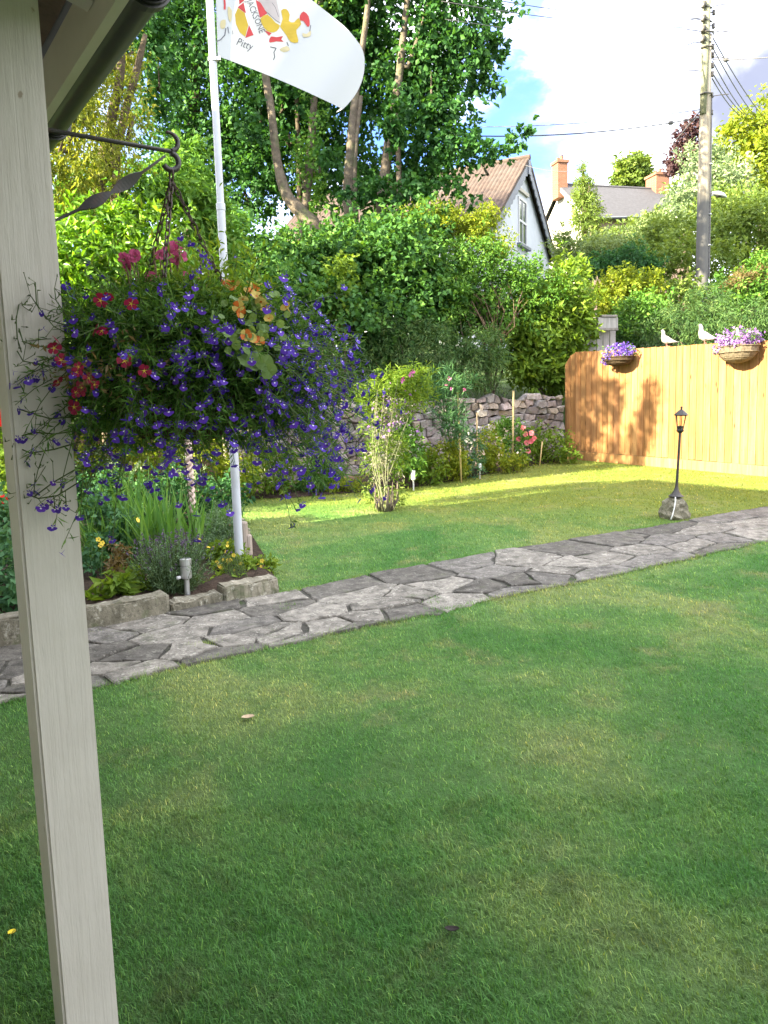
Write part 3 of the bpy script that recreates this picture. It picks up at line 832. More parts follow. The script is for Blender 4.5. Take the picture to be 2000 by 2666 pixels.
wall = thing('stone_wall', 'rough dry stone retaining wall of pinkish grey stones behind the border', 'wall', wall_pt(1.5, 0))
mb = MB(); mb.prism([wall_pt(-5.5, -0.1, -0.02), wall_pt(4.33, -0.1, -0.02), wall_pt(4.33, 1.03, -0.02), wall_pt(-5.5, 1.03, -0.02)], np.array([*(WALL_N * 0.3), 0]))
mb.obj('core', M['soil'], wall)
seeds = []; z_ = 0.05; row = 0
while z_ < 1.13:
    hrow = random.uniform(0.085, 0.165); s_ = -1.7 + random.uniform(0, 0.2)
    while s_ < 4.4:
        wdt = random.uniform(0.09, 0.31); seeds.append((s_ + wdt / 2, (z_ + hrow / 2 + random.gauss(0, 0.022)) * 1.0)); s_ += wdt
    z_ += hrow; row += 1
seeds = np.array(seeds)
top = [np.array([q, 1.13 + 0.035 * math.sin(q * 7.1) + random.gauss(0, 0.02)]) for q in np.linspace(4.33, -1.7, 26)]
box = [np.array([-1.7, -0.03]), np.array([4.33, -0.03])] + top
TONES = [(1.0, .97, .96), (1.2, 1.17, 1.14), (.78, .74, .74), (1.0, 1.03, 1.07), (.58, .55, .56), (1.12, 1.02, 1.0), (1.1, 1.03, .88), (.9, .92, .9)]
for c, s_ in zip(cells(seeds * np.array([1, 1.7]), [b * np.array([1, 1.7]) for b in box], 0.020), seeds):
    if c is None: continue
    c = rough([q / np.array([1, 1.7]) for q in c], 0.07, 0.011)
    if len(c) < 3: continue
    ctr = sum(c) / len(c); pr = random.uniform(0.03, 0.12); V = []; tl = random.gauss(0, .16), random.gauss(0, .2)
    for f_, dz in ((1.0, -0.03), (0.97, pr * 0.7), (0.80, pr)):
        for q in c:
            p_ = ctr + (q - ctr) * f_; V.append(wall_pt(p_[0], p_[1], dz + (p_ - ctr) @ np.array(tl) + random.gauss(0, 0.005)))
    k = len(c); F = [(r * k + q, r * k + (q + 1) % k, (r + 1) * k + (q + 1) % k, (r + 1) * k + q) for r in range(2) for q in range(k)] + [tuple(range(2 * k, 3 * k))]
    o = mesh_obj('stone', V, F, M['wall_stone'], wall); o.color = (*random.choice(TONES), 1)

# timber fence --------------------------------------------------------------------
def fen(s, z, out=0.0):
    p = FEN_P + FEN_D * s - FEN_N * out; return np.array([p[0], p[1], lawn_z(p[0], p[1]) + z])


def fence_at(u, v, out=0.0):
    d = pix_dir(u, v); n3 = np.array([*FEN_N, 0]); p0 = np.array([*(FEN_P - FEN_N * out), 0]); tt = ((p0 - CAM_LOC) @ n3) / (d @ n3); return CAM_LOC + d * tt


fence = thing('timber_fence', 'tall new orange timber closeboard fence along the edge of the lawn', 'fence', fen(2.5, 0))
FL_ = 7.0; SB = 0.118; FH = 1.86
ax = np.array([*FEN_D, -SLOPE * 0.83]); fz = np.array([0, 0, 1.0]); fo = -np.array([*FEN_N, 0])
mb = MB(); Vb = [(-0.062, 0, 0.16), (0.066, 0, 0.16), (0.066, 0, FH), (-0.062, 0, FH)]


def feather(h_l, h_r):
    q = MB()
    P4 = [(-0.0635, 0.010), (0.0635, 0.022)]
    V = []
    for (x_, y_) in P4:
        hh = h_l if x_ < 0 else h_r
        for z_ in (0.155, hh):
            V += [(x_, 0.0, z_), (x_, y_, z_)]
    # order: L0b L0f L1b L1f R0b R0f R1b R1f
    q.add(V, [(1, 5, 7, 3), (4, 0, 2, 6), (0, 1, 3, 2), (5, 4, 6, 7), (3, 7, 6, 2), (0, 4, 5, 1)])
    return to_me(q, 'fence_board', M['fence_wood'])


std = feather(FH, FH); f0 = feather(FH - 0.20, FH - 0.07); f1 = feather(FH - 0.055, FH - 0.012)
nb = int(FL_ / SB)
for k in range(nb):
    s_ = 0.062 + k * SB; p_ = fen(s_, 0, 0.0)
    mw = Matrix(((FEN_D[0], fo[0], 0, p_[0]), (FEN_D[1], fo[1], 0, p_[1]), (0, 0, 1, p_[2] + random.gauss(0, 0.003)), (0, 0, 0, 1))) @ Matrix.Rotation(random.gauss(0, 0.002), 4, 'Y')
    link('fence_board', f0 if k == 0 else f1 if k == 1 else std, fence, mw)
nm = MB()
for k in range(nb):
    for zr in (0.35, 1.0, 1.62):
        for dx in (-0.02, 0.025):
            q_ = fen(0.062 + k * SB + dx, zr + random.gauss(0, .006), 0.0185); nm.lathe(q_, [(0.0045, 0), (0.0045, 0.0015)], 5, axis=fo)
o = nm.obj('nail', M['wrought_iron'], fence); o['kind'] = 'stuff'
for k in range(3):
    a, b = fen(k * 2.4 + 0.0, 0.0, 0.0), fen(min(FL_, k * 2.4 + 2.395), 0.0, 0.0)
    mb = MB(); c_ = (a + b) / 2; mb.bevbox(c_ + fz * 0.075 + fo * 0.014, (b - a) / 2, fz * 0.0745, fo * 0.013, 0.004); mb.obj('gravel_board', M['fence_wood'], fence)
for zr in (0.35, 1.0, 1.62):
    mb = MB(); a, b = fen(0.05, zr, -0.022), fen(FL_, zr, -0.022); mb.box((a + b) / 2, (b - a) / 2, fz * 0.04, fo * 0.02); mb.obj('rail', M['fence_wood'], fence)
for k in range(4):
    mb = MB(); p_ = fen(0.1 + k * 2.25, 0.85, -0.095); mb.box(p_, np.array([*FEN_D, 0]) * 0.045, fz * 0.93, fo * 0.045); mb.obj('post', M['fence_wood'], fence)

# ------------------------------------------------------------------ the house the photograph is taken from (its shadow lies on the lawn)
WN, CE = -0.80, 7.60
house = thing('house', 'pale rendered house whose porch roof shelters the viewpoint', 'house', hp(-4, 0, 0))
HH = 5.38
def hbox(mb, n0, n1, e0, e1, z0, z1, m=0):
    c = hp((n0 + n1) / 2, (e0 + e1) / 2, (z0 + z1) / 2); N3 = np.array([*N2, 0]); E3 = np.array([*E2, 0])
    return mb.box(c, N3 * (n1 - n0) / 2, E3 * (e1 - e0) / 2, np.array([0, 0, (z1 - z0) / 2]), m)
mb = MB(); hbox(mb, WN - 7.0, WN, -9.0, CE, -0.5, HH - 0.1); mb.obj('wall', M['house_render'], house)
mb = MB(); mb.prism([hp(WN + 0.02, CE + 0.01, HH - 0.09), hp(WN - 3.5, CE + 0.01, HH + 1.2), hp(WN - 7.02, CE + 0.01, HH - 0.09)], np.array([*(-E2 * 16.7), 0])); mb.obj('roof', M['roof_slate'], house)

porch = thing('porch', 'cream painted timber porch with post, eaves board and black gutter', 'porch', hp(0.4, 2.0, 0))
corner = gnd(312, 2685); PC = xy(corner) - N2 * 0.059 + E2 * 0.059
pcn, pce = PC @ N2, PC @ E2
N3 = np.array([*N2, 0]); E3 = np.array([*E2, 0]); ZU = np.array([0, 0, 1.0])
pz0 = lawn_z(*PC) - 0.05
# post with worn arrises
bm = bmesh.new(); bmesh.ops.create_cube(bm, size=1)
bmesh.ops.subdivide_edges(bm, edges=[e for e in bm.edges if abs((e.verts[0].co - e.verts[1].co).z) > .5], cuts=60)
bmesh.ops.bevel(bm, geom=[e for e in bm.edges if abs((e.verts[0].co - e.verts[1].co).z) > 1e-4 and e.calc_face_angle(0) > .5], offset=0.05, segments=2, affect='EDGES')
ZT = 2.36; V = []
bm.verts.index_update()
for v in bm.verts:
    x_, y_, z_ = v.co; zz = pz0 + (z_ + .5) * (ZT - pz0)
    chip = 0.0
    edge = (x_ > 0.46 and abs(y_) > 0.46)
    if edge: chip = abs(random.gauss(0, 0.0004)) + (0.003 * max(0, random.random() - 0.82) * 5 if zz < 0.9 else 0) + (0.012 * max(0.0, 1 - (zz - pz0 - 0.05) / 0.16) if (x_ > 0.3) else 0)
    p_ = PC + N2 * (x_ * (0.118 - 2 * chip)) + E2 * (y_ * (0.118 - 2 * chip))
    V.append((p_[0], p_[1], zz))
mesh_obj('post', V, [[v.index for v in f.verts] for f in bm.faces], M['cream_paint'], porch); bm.free()
# beam over the post, fascia, soffit boards, rafters, gutter
EA, EB = -4.5, 6.4
FN = 0.522                                     # inner face of the fascia
FZ = 2.25
mb = MB(); hbox(mb, pcn - 0.055, pcn + 0.055, EA, EB, 2.362, 2.50); mb.obj('beam', M['cream_paint'], porch)
mb = MB(); hbox(mb, FN, FN + 0.022, EA, EB, FZ, FZ + 0.125); mb.obj('fascia', M['fascia_paint'], porch)
pitch = 0.30
def rz(n): return FZ + 0.165 + (FN - n) * pitch
mb = MB()
mb.prism([hp(FN + 0.04, EA, rz(FN + 0.04)), hp(WN + 0.01, EA, rz(WN)), hp(WN + 0.01, EA, rz(WN) + 0.05), hp(FN + 0.04, EA, rz(FN + 0.04) + 0.05)], E3 * (EB - EA)); mb.obj('roof', M['roof_slate'], porch)
k = 0; nn = FN - 0.005
while nn > WN + 0.1:
    n1 = nn - 0.098
    mb = MB(); mb.prism([hp(nn, EA, rz(nn) - 0.022), hp(n1, EA, rz(n1) - 0.022), hp(n1, EA, rz(n1) - 0.004), hp(nn, EA, rz(nn) - 0.004)], E3 * (EB - EA)); mb.obj('soffit_board', M['dark_wood'], porch); nn -= 0.104
for e_ in np.arange(EA + 0.21, EB, 0.55):
    mb = MB(); mb.prism([hp(FN - 0.003, e_, rz(FN) - 0.11), hp(WN + 0.02, e_, rz(WN) - 0.11), hp(WN + 0.02, e_, rz(WN) - 0.024), hp(FN - 0.003, e_, rz(FN) - 0.024)], E3 * 0.05); mb.obj('rafter', M['cream_paint'], porch)
# half round gutter
GR = 0.047; gc = FN + 0.024 + GR; gz = FZ + 0.068
V, F = [], []
for e_ in (EA, EB):
    for rr in (GR, GR - 0.004):
        for q in range(13):
            an = math.pi + math.pi * q / 12; V.append(hp(gc + rr * math.cos(an), e_, gz + rr * math.sin(an)))
for q in range(12):
    F += [(q, q + 1, 26 + q + 1, 26 + q), (13 + q + 1, 13 + q, 39 + q, 39 + q + 1)]
F += [(0, 26, 39, 13), (12, 25, 51, 38)]
gut = mesh_obj('gutter', V, F, M['gutter_black'], porch, smooth=False); smooth_angle(gut, 40)
for e_ in (-0.6, 1.65, 2.52, 3.6):
    mb = MB()
    for dz, wd in ((0.004, 0.022), (0.009, 0.011)):
        V, F = [], []
        for ee in (e_ - wd, e_ + wd):
            for rr in (GR + dz, GR + 0.0005):
                for q in range(13):
                    an = math.pi + math.pi * q / 12; V.append(hp(gc + rr * math.cos(an), ee, gz + rr * math.sin(an)))
        for q in range(12):
            F += [(q, q + 1, 26 + q + 1, 26 + q), (q, 13 + q, 14 + q, q + 1), (26 + q, 27 + q, 40 + q, 39 + q)]
        mb.add(V, F)
    mb.obj('gutter_union', M['gutter_black'], gut)

# basket bracket on the post
AP = hp(pcn + 0.059, pce, 2.035)
ARM = 0.285
mb = MB()
mb.box(hp(pcn + 0.063, pce, 1.93), N3 * 0.004, E3 * 0.013, ZU * 0.13)
mb.tube([AP, AP + N3 * ARM], 0.0048, 8)
brk = mb.obj('basket_bracket', M['wrought_iron'], porch)
mb = MB(); cb = AP + N3 * (ARM - 0.012)
c1 = cb + ZU * 0.021
mb.tube([c1 + 0.020 * (math.cos(q) * N3 + math.sin(q) * ZU) for q in np.linspace(-1.45, 1.9, 14)], [0.0058] * 8 + list(np.linspace(0.0058, 0.003, 6)), 8)
c2 = cb - ZU * 0.022
mb.tube([c2 + 0.019 * (math.cos(q) * N3 + math.sin(q) * ZU) for q in np.linspace(1.5, -2.6, 16)], [0.0066] * 16, 8)
mb.obj('scroll_hook', M['wrought_iron'], brk, smooth=True)
# twisted flat brace
b0 = hp(pcn + 0.066, pce, 1.85); b1 = cb - ZU * 0.012 - N3 * 0.012
V, F = [], []; d_ = b1 - b0; nr = unit(np.cross(d_, E3)); kk = 40
for q in range(kk + 1):
    tt = q / kk; c_ = b0 + d_ * tt - ZU * 0.010 * math.sin(math.pi * tt)
    an = math.pi * 2.0 * 0.28 * min(1, max(0, (tt - 0.2) / 0.6)); an = 0.35 * math.sin(math.pi * 2 * tt); wd = 0.0026 + 0.0105 * (max(0.0, math.sin(math.pi * 2 * (tt - .22) / .56)) if .22 < tt < .5 else max(0.0, -math.sin(math.pi * 2 * (tt - .22) / .56)) if .5 <= tt < .78 else 0)
    wv = nr * math.cos(an) + E3 * math.sin(an); tv = np.cross(unit(d_), wv)
    for sx, sy in ((-1, -1), (1, -1), (1, 1), (-1, 1)): V.append(c_ + wv * wd * sx + tv * 0.002 * sy)
F = [(q * 4 + r, q * 4 + (r + 1) % 4, q * 4 + 4 + (r + 1) % 4, q * 4 + 4 + r) for q in range(kk) for r in range(4)] + [(3, 2, 1, 0), (kk * 4, kk * 4 + 1, kk * 4 + 2, kk * 4 + 3)]
mesh_obj('brace', V, F, M['wrought_iron'], brk)
HOOK = c2 - ZU * 0.019

# ------------------------------------------------------------------ cottage with the white gable
CY = 26.0
apex = atY(1362, 418, CY); gh = np.array([0.46, 0.888]); gn = np.array([0.888, -0.46])     # along the gable / out of it
gh3, gn3 = np.array([*gh, 0]), np.array([*gn, 0])
cg = float(hill_z(apex[0], apex[1]))
cot = thing('cottage', 'white gabled cottage with brown tiled roof and scalloped bargeboards', 'cottage', (apex[0], apex[1], cg - 0.3))
GW, EV = 3.15, 2.42; LEN = 8.0
wb = apex - ZU * 0.16
mb = MB(); mb.prism([wb - gh3 * GW - ZU * (EV + 3.6), wb + gh3 * GW - ZU * (EV + 3.6), wb + gh3 * GW - ZU * EV, wb, wb - gh3 * GW - ZU * EV], -gn3 * LEN); mb.obj('wall', M['cottage_white'], cot)
for sd in (-1, 1):
    # pantile slope: ribbed sheet
    down = unit(gh3 * sd * GW - ZU * EV); slope_l = math.hypot(GW, EV) + 0.32; nrm = unit(gh3 * sd * EV + ZU * GW)
    nr_ = int((LEN + 0.3) / 0.035); V, F = [], []
    for r in range(nr_ + 1):
        o_ = apex + gn3 * (0.22 - r * 0.035) + nrm * (0.06 + 0.016 * math.sin(r * math.pi / 2.0 + .3))
        for q in range(9):
            V.append(o_ + down * slope_l * q / 8 + nrm * (0.012 if q % 2 else 0.0))
    F = [(r * 9 + q, r * 9 + q + 1, r * 9 + 9 + q + 1, r * 9 + 9 + q) for r in range(nr_) for q in range(8)]
    b0 = len(V); Vb = [np.array(v) - nrm * 0.09 for v in (V[0], V[8], V[nr_ * 9 + 8], V[nr_ * 9])]
    V += Vb; F += [(b0, b0 + 1, b0 + 2, b0 + 3), (0, 8, b0 + 1, b0), (8, nr_ * 9 + 8, b0 + 2, b0 + 1)]
    ro = mesh_obj('roof', V, F, M['cottage_tile'], cot)
    # scalloped bargeboard
    ns = 13; pts = []; up_l = []
    for q in range(ns * 6 + 1):
        tt = q / (ns * 6); dp = 0.25 + 0.07 * abs(math.sin(math.pi * tt * ns)); c_ = apex + gn3 * 0.2 + down * slope_l * tt
        up_l.append(c_ + nrm * 0.02); pts.append(c_ - nrm * dp)
    V, F = [], []
    for a, b in zip(up_l, pts): V += [a, b, a - gn3 * 0.035, b - gn3 * 0.035]
    for q in range(len(pts) - 1):
        k = q * 4; F += [(k, k + 1, k + 5, k + 4), (k + 2, k + 6, k + 7, k + 3), (k + 1, k + 3, k + 7, k + 5), (k, k + 4, k + 6, k + 2)]
    mesh_obj('bargeboard', V, F, M['bargeboard'], cot)
mb = MB(); mb.tube([apex + gn3 * 0.24 + ZU * 0.07, apex - gn3 * LEN + ZU * 0.07], 0.09, 8); mb.obj('ridge', M['cottage_tile'], cot)
mb = MB(); mb.box(apex + gn3 * 0.215 - ZU * 0.25, gh3 * 0.14, ZU * 0.22, gn3 * 0.02); mb.obj('finial', M['bargeboard'], cot)
# window in the gable
wc = apex - ZU * 1.95 - gh3 * 0.15
wf = MB(); W2, H2 = 0.44, 0.72
for dx in (-1, 1): wf.box(wc + gh3 * dx * (W2 - 0.035) + gn3 * 0.005, gh3 * 0.035, ZU * H2, gn3 * 0.035)
for dz in (-1, 0, 1): wf.box(wc + ZU * dz * (H2 - 0.035) + gn3 * 0.004, gh3 * (W2 - 0.071), ZU * 0.035, gn3 * 0.034)
wf.box(wc + gn3 * 0.003, gh3 * 0.018, ZU * (H2 - 0.071), gn3 * 0.03)
win = wf.obj('window', M['frame_white'], cot)
mb = MB(); mb.box(wc - gn3 * 0.0, gh3 * (W2 - 0.02), ZU * (H2 - 0.02), gn3 * 0.012); mb.obj('pane', M['window_glass'], win)
mb = MB(); mb.bevbox(wc - ZU * (H2 + 0.06) + gn3 * 0.06, gh3 * (W2 + 0.13), ZU * 0.05, gn3 * 0.08, 0.01); mb.obj('sill', M['bargeboard'], win)
mb = MB(); mb.bevbox(wc + ZU * (H2 + 0.22) + gn3 * 0.03, gh3 * (W2 + 0.12), ZU * 0.055, gn3 * 0.05, 0.01); mb.obj('hood_mould', M['far_white'], win)
# small wall lantern and alarm bracket low on the gable
mb = MB(); q = apex - ZU * 3.35 + gh3 * 1.0 + gn3 * 0.06; mb.box(q, gh3 * 0.05, ZU * 0.24, gn3 * 0.04); mb.box(q + ZU * 0.42 + gh3 * 0.3, gh3 * 0.16, ZU * 0.025, gn3 * 0.05); mb.obj('wall_light', M['bargeboard'], cot)

# ------------------------------------------------------------------ slate roofed house on the hill
HY = 44.0
r0 = atY(1462, 484, HY); r1 = atY(1712, 480, HY + 1.5); rd = r1 - r0; rd[2] = 0; RL = np.linalg.norm(rd); rd3 = rd / RL; rn3 = np.array([rd3[1], -rd3[0], 0])
hg = float(hill_z(r0[0] + rd3[0] * RL / 2, r0[1]))
hs = thing('slate_house', 'pale house with grey slate roof and two brick chimneys up the hill', 'house', (*(r0 + rd * 0.5)[:2], hg))
HW, HD = 3.3, 2.45
e0 = r0 - rd3 * 0.2
mb = MB(); mb.prism([r0 + rn3 * (HW - .3) - ZU * (HD + 5), r0 - rn3 * (HW - .3) - ZU * (HD + 5), r0 - rn3 * (HW - .3) - ZU * HD, r0 - ZU * 0.25, r0 + rn3 * (HW - .3) - ZU * HD], rd3 * RL)
mb.obj('wall', M['far_white'], hs)
mb = MB(); mb.box(r0 + rd3 * RL * 0.5 + rn3 * (HW - .27) - ZU * (HD + 2.4), rd3 * RL * 0.49, ZU * 2.3, rn3 * 0.03); mb.obj('front_render', M['pink_render'], hs)
for sd in (-1, 1):
    dn = unit(rn3 * sd * HW - ZU * HD); nm = unit(rn3 * sd * HD + ZU * HW); L_ = math.hypot(HW, HD) + 0.2
    mb = MB()
    ncr = 12
    for q in range(ncr):
        a = r0 - rd3 * 0.2 + dn * L_ * q / ncr; mb.box(a + rd3 * (RL / 2 + .2) + dn * L_ / ncr / 2 + nm * 0.05, rd3 * (RL / 2 + 0.2), unit(dn - nm * 0.05) * L_ / ncr / 2, nm * 0.02)
    mb.obj('slate_roof', M['slate_grey'], hs)
    mb = MB(); mb.tube([r0 - rd3 * 0.2 + dn * L_ + nm * 0.02, r1 * 1.0 + dn * L_ + nm * 0.02], 0.06, 6); mb.obj('gutter', M['bargeboard'], hs)
    mb = MB(); mb.box(r0 - rd3 * 0.23 + dn * L_ / 2 - nm * 0.05, rd3 * 0.02, dn * L_ / 2, nm * 0.09); mb.obj('verge_board', M['frame_white'], hs)
mb = MB(); mb.tube([r0 - rd3 * .2 + ZU * .08, r0 + rd3 * (RL + .2) + ZU * .08], 0.09, 6); mb.obj('ridge', M['slate_grey'], hs)
for (cc, hh, ww) in ((r0 - rd3 * 0.1, 1.15, 0.36), (r0 + rd3 * RL, 0.75, 0.52)):
    mb = MB(); c_ = cc + ZU * (hh / 2 - 0.35)
    mb.box(c_, rd3 * ww * .8, rn3 * ww, ZU * (hh / 2 + 0.35))
    mb.box(c_ + ZU * (hh / 2 + 0.39), rd3 * (ww * .8 + .06), rn3 * (ww + .06), ZU * 0.07)
    ch = mb.obj('chimney', M['chimney_brick'], hs)
    for dx in (-0.2, 0.2):
        mb = MB(); mb.lathe(c_ + ZU * (hh / 2 + 0.46) + rn3 * dx, [(0.12, 0), (0.10, 0.05), (0.09, 0.22), (0.11, 0.25)], 8); mb.obj('chimney_pot', M['chimney_brick'], ch)
mb = MB(); q = r0 + rd3 * 4.2 + rn3 * (HW - .22) - ZU * (HD + 1.3)
mb.box(q, rd3 * 0.45, ZU * 0.6, rn3 * 0.02); wn_ = mb.obj('window', M['frame_white'], hs)
mb = MB(); mb.box(q + rn3 * 0.012, rd3 * 0.38, ZU * 0.53, rn3 * 0.02); mb.obj('pane', M['window_glass'], wn_)

# grey timber screen behind the fence
GY = 14.8
gp = thing('timber_screen', 'weathered grey timber screen standing behind the end of the orange fence', 'screen', (*atY(1570, 900, GY)[:2], 1.0))
for k in range(5):
    a = atY(1527 + k * 17, 905, GY + 0.05 * k); topv = 858 - (k > 1) * 18 - (k > 2) * 2
    zt = atY(1560, topv, GY)[2]; mb = MB(); mb.bevbox((a[0], a[1], (zt + 0.9) / 2), (0.060, 0.012, 0), (-0.002, 0.012, 0), (0, 0, (zt - 0.9) / 2), 0.004); mb.obj('board', M['grey_wood'], gp)
a = atY(1583, 855, GY - 0.05); zt = atY(1583, 858, GY)[2]
mb = MB(); mb.bevbox((a[0] - 0.02, a[1], zt), (0.22, 0.05, 0), (-0.006, 0.03, 0), (0, 0, 0.022), 0.004); mb.obj('rail', M['grey_wood'], gp)
mb = MB(); mb.bevbox((a[0] - 0.0, a[1] + 0.03, zt + 0.12), (0.20, 0.045, 0), (-0.006, 0.03, 0), (0, 0, 0.10), 0.01); mb.obj('upper_board', M['grey_wood'], gp)
mb = MB(); mb.bevbox((a[0] + 0.02, a[1] + 0.03, zt + 0.245), (0.16, 0.035, 0), (-0.008, 0.05, 0), (0, 0, 0.02), 0.008); mb.obj('cap', M['grey_wood'], gp)

# ------------------------------------------------------------------ utility pole with street lamp and wires
PY = 19.0
pb = atY(1827, 740, PY); pg = float(hill_z(pb[0], pb[1]))
def pz(v): return float(atY(1835, v, PY)[2])
def pp(z, dx=0.0, dy=0.0): return np.array([pb[0] + dx, pb[1] + dy, z])
pole = thing('utility_pole', 'tall weathered wooden utility pole with wires and a small street lamp', 'utility pole', (pb[0], pb[1], pg - 0.1))
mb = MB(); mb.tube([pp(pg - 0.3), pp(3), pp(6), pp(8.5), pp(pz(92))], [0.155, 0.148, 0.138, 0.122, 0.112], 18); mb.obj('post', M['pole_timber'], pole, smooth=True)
mb = MB(); mb.tube([pp(pz(300), -0.085, -0.085), pp(pz(180), -0.07, -0.085), pp(pz(-90), -0.02, -0.05)], [0.070, 0.085, 0.095], 14); mb.obj('extension_post', M['pole_green'], pole, smooth=True)
for v in (22, 57, 84, 110):
    mb = MB(); z_ = pz(v); mb.lathe(pp(z_, -0.15, -0.17), [(0.03, -0.075), (0.055, -0.06), (0.035, -0.02), (0.058, 0.0), (0.035, 0.025), (0.055, 0.06), (0.03, 0.075)], 10, axis=(0.3, -0.1, 1)); mb.tube([pp(z_, -0.15, -0.17), pp(z_ - .05, 0.06, -0.12)], 0.02, 6); mb.obj('insulator', M['insulator'], pole, smooth=True)
for v in (35, 70, 124, 145, 173, 195, 250, 295):
    mb = MB(); z_ = pz(v); mb.lathe(pp(z_, 0.135, -0.04), [(0.025, -0.06), (0.042, -0.045), (0.03, 0), (0.042, 0.045), (0.02, 0.06)], 8); mb.tube([pp(z_, 0.02, -0.05), pp(z_, 0.14, -0.04)], 0.014, 6); mb.obj('insulator', M['insulator'], pole, smooth=True)
for v in (92, 130, 250):
    mb = MB(); z_ = pz(v); mb.tube([pp(z_ + .0, -0.17, -0.1), pp(z_, -0.1, -0.21), pp(z_, 0.08, -0.17), pp(z_, 0.13, -0.05)], 0.02, 6); mb.obj('strap', M['insulator'], pole)
mb = MB(); mb.tube([pp(pz(255), 0.118, -0.05), pp(pz(480), 0.135, -0.06), pp(pz(720), 0.146, -0.06)], 0.022, 6); mb.obj('cable_guard', M['insulator'], pole)
for v, sgn in ((55, -1), (85, -1), (115, -1), (188, -1), (20, 1), (88, 1), (155, 1), (254, 1)):
    z_ = pz(v); mb = MB(); mb.tube([pp(z_, sgn * 0.1, -0.05), pp(z_ + .02, sgn * 0.3, -0.08), pp(z_ + random.gauss(0, .03), sgn * 0.5, -0.1)], 0.011, 5); mb.obj('step_iron', M['insulator'], pole)
# street lamp head
lz = pz(508); mb = MB(); mb.tube([pp(lz - .05, 0.1, 0), pp(lz + .0, 0.22, -0.03)], 0.022, 8)
V, F = [], []
prof = [(0.0, .03), (0.04, .06), (0.15, .105), (0.28, .095), (0.36, .02)]
for x_, r in prof:
    for q in range(10):
        an = 2 * math.pi * q / 10; V.append(pp(lz + 0.03 + r * 0.72 * math.sin(an) * (1.2 if math.sin(an) > 0 else .5) - x_ * 0.28, 0.18 + x_, -0.03 + r * math.cos(an)))
F = [(r * 10 + q, r * 10 + (q + 1) % 10, r * 10 + 10 + (q + 1) % 10, r * 10 + 10 + q) for r in range(4) for q in range(10)] + [tuple(range(9, -1, -1)), tuple(range(40, 50))]
mb.add(V, F); sl_ = mb.obj('street_lamp', M['frame_white'], pole, smooth=True)
mb = MB(); mb.lathe(pp(lz - .052, 0.36, -0.03), [(0.02, -0.02), (0.075, -0.006), (0.08, .004)], 10); mb.obj('lens', M['insulator'], sl_)
for v in (640, 560, 430):
    mb = MB(); mb.tube([pp(pz(v), 0.10, -0.11), pp(pz(v), 0.17, -0.06)], 0.02, 6); mb.obj('clip', M['steel'], pole)


def wire(label, pts, r=0.010, sag=0.0, knob=None, group='overhead wires on the utility pole'):
    pts = [np.asarray(p, float) for p in pts]; a, b = pts[0], pts[-1]; P_ = []
    for q in range(13):
        tt = q / 12; P_.append(a + (b - a) * tt - ZU * sag * 4 * tt * (1 - tt))
    mb = MB(); mb.tube(P_, r * 1.35, 5)
    if knob is not None:
        kp = a + (b - a) * knob - ZU * sag * 4 * knob * (1 - knob); mb.lathe(kp - unit(b - a) * .06, [(0.012, 0), (0.05, 0.02), (0.05, .10), (0.012, .12)], 8, axis=unit(b - a))
    return tag(mb.obj('overhead_wire', M['wire'], smooth=True), label, 'wire', group)


wire('thick wire sagging left from the pole below its middle, knob near pole', [pp(pz(306), -0.13), atY(1180, 352, 17.5)], 0.011, 0.15, 0.125)
wire('thin wire just above the thick knobbed wire left of the pole', [pp(pz(285), -0.13), atY(1240, 330, 22)], 0.007, 0.1)
wire('topmost faint wire crossing the blue gap left of the pole', [pp(pz(47), -0.15), atY(1230, -12, 15)], 0.006, 0.12)
wire('second faint wire from the top across the blue gap', [pp(pz(72), -0.15), atY(1150, 3, 14.5)], 0.006, 0.1)
wire('third faint wire from the top, ending among the tree leaves', [pp(pz(105), -0.15), atY(1160, 50, 14)], 0.005, 0.1)
wire('faint wire slanting down to the left behind the pole', [pp(pz(290), -0.13), atY(1700, 420, 34)], 0.010, 0.1)
wire('faint low wire dropping to the ridge of the white cottage', [pp(pz(300), -0.13), apex + ZU * 0.1 - gn3 * 0.4], 0.007, 0.75)
for k, (va, ub, vb) in enumerate(((100, 1985, 300), (125, 1965, 300), (160, 1945, 300), (205, 1925, 298), (190, 1938, 298))):
    wire(('uppermost and rightmost', 'second from the top', 'middle', 'lowest and leftmost', 'second from the bottom')[k] + ' grey wire of the five fanning right from the pole', [pp(pz(va), 0.15), atY(ub, vb, 30.0)], 0.010, 0.1, group='fan of five wires right of the pole')
wire('dark wire leaving the pole to the right edge of the view', [pp(pz(155), 0.15), atY(2120, 133, 15)], 0.008, 0.05, 0.16)
mb = MB(); a = atY(1947, 395, 30); b = atY(1945, 545, 30); mb.tube([(b[0], b[1], float(hill_z(b[0], b[1]))), (b[0], b[1], b[2]), (b[0], b[1], a[2])], [0.12, 0.115, 0.10], 10)
tag(mb.obj('thin_pole', M['pole_timber'], smooth=True), 'slim pale pole in the hillside shrubs right of the utility pole', 'pole')
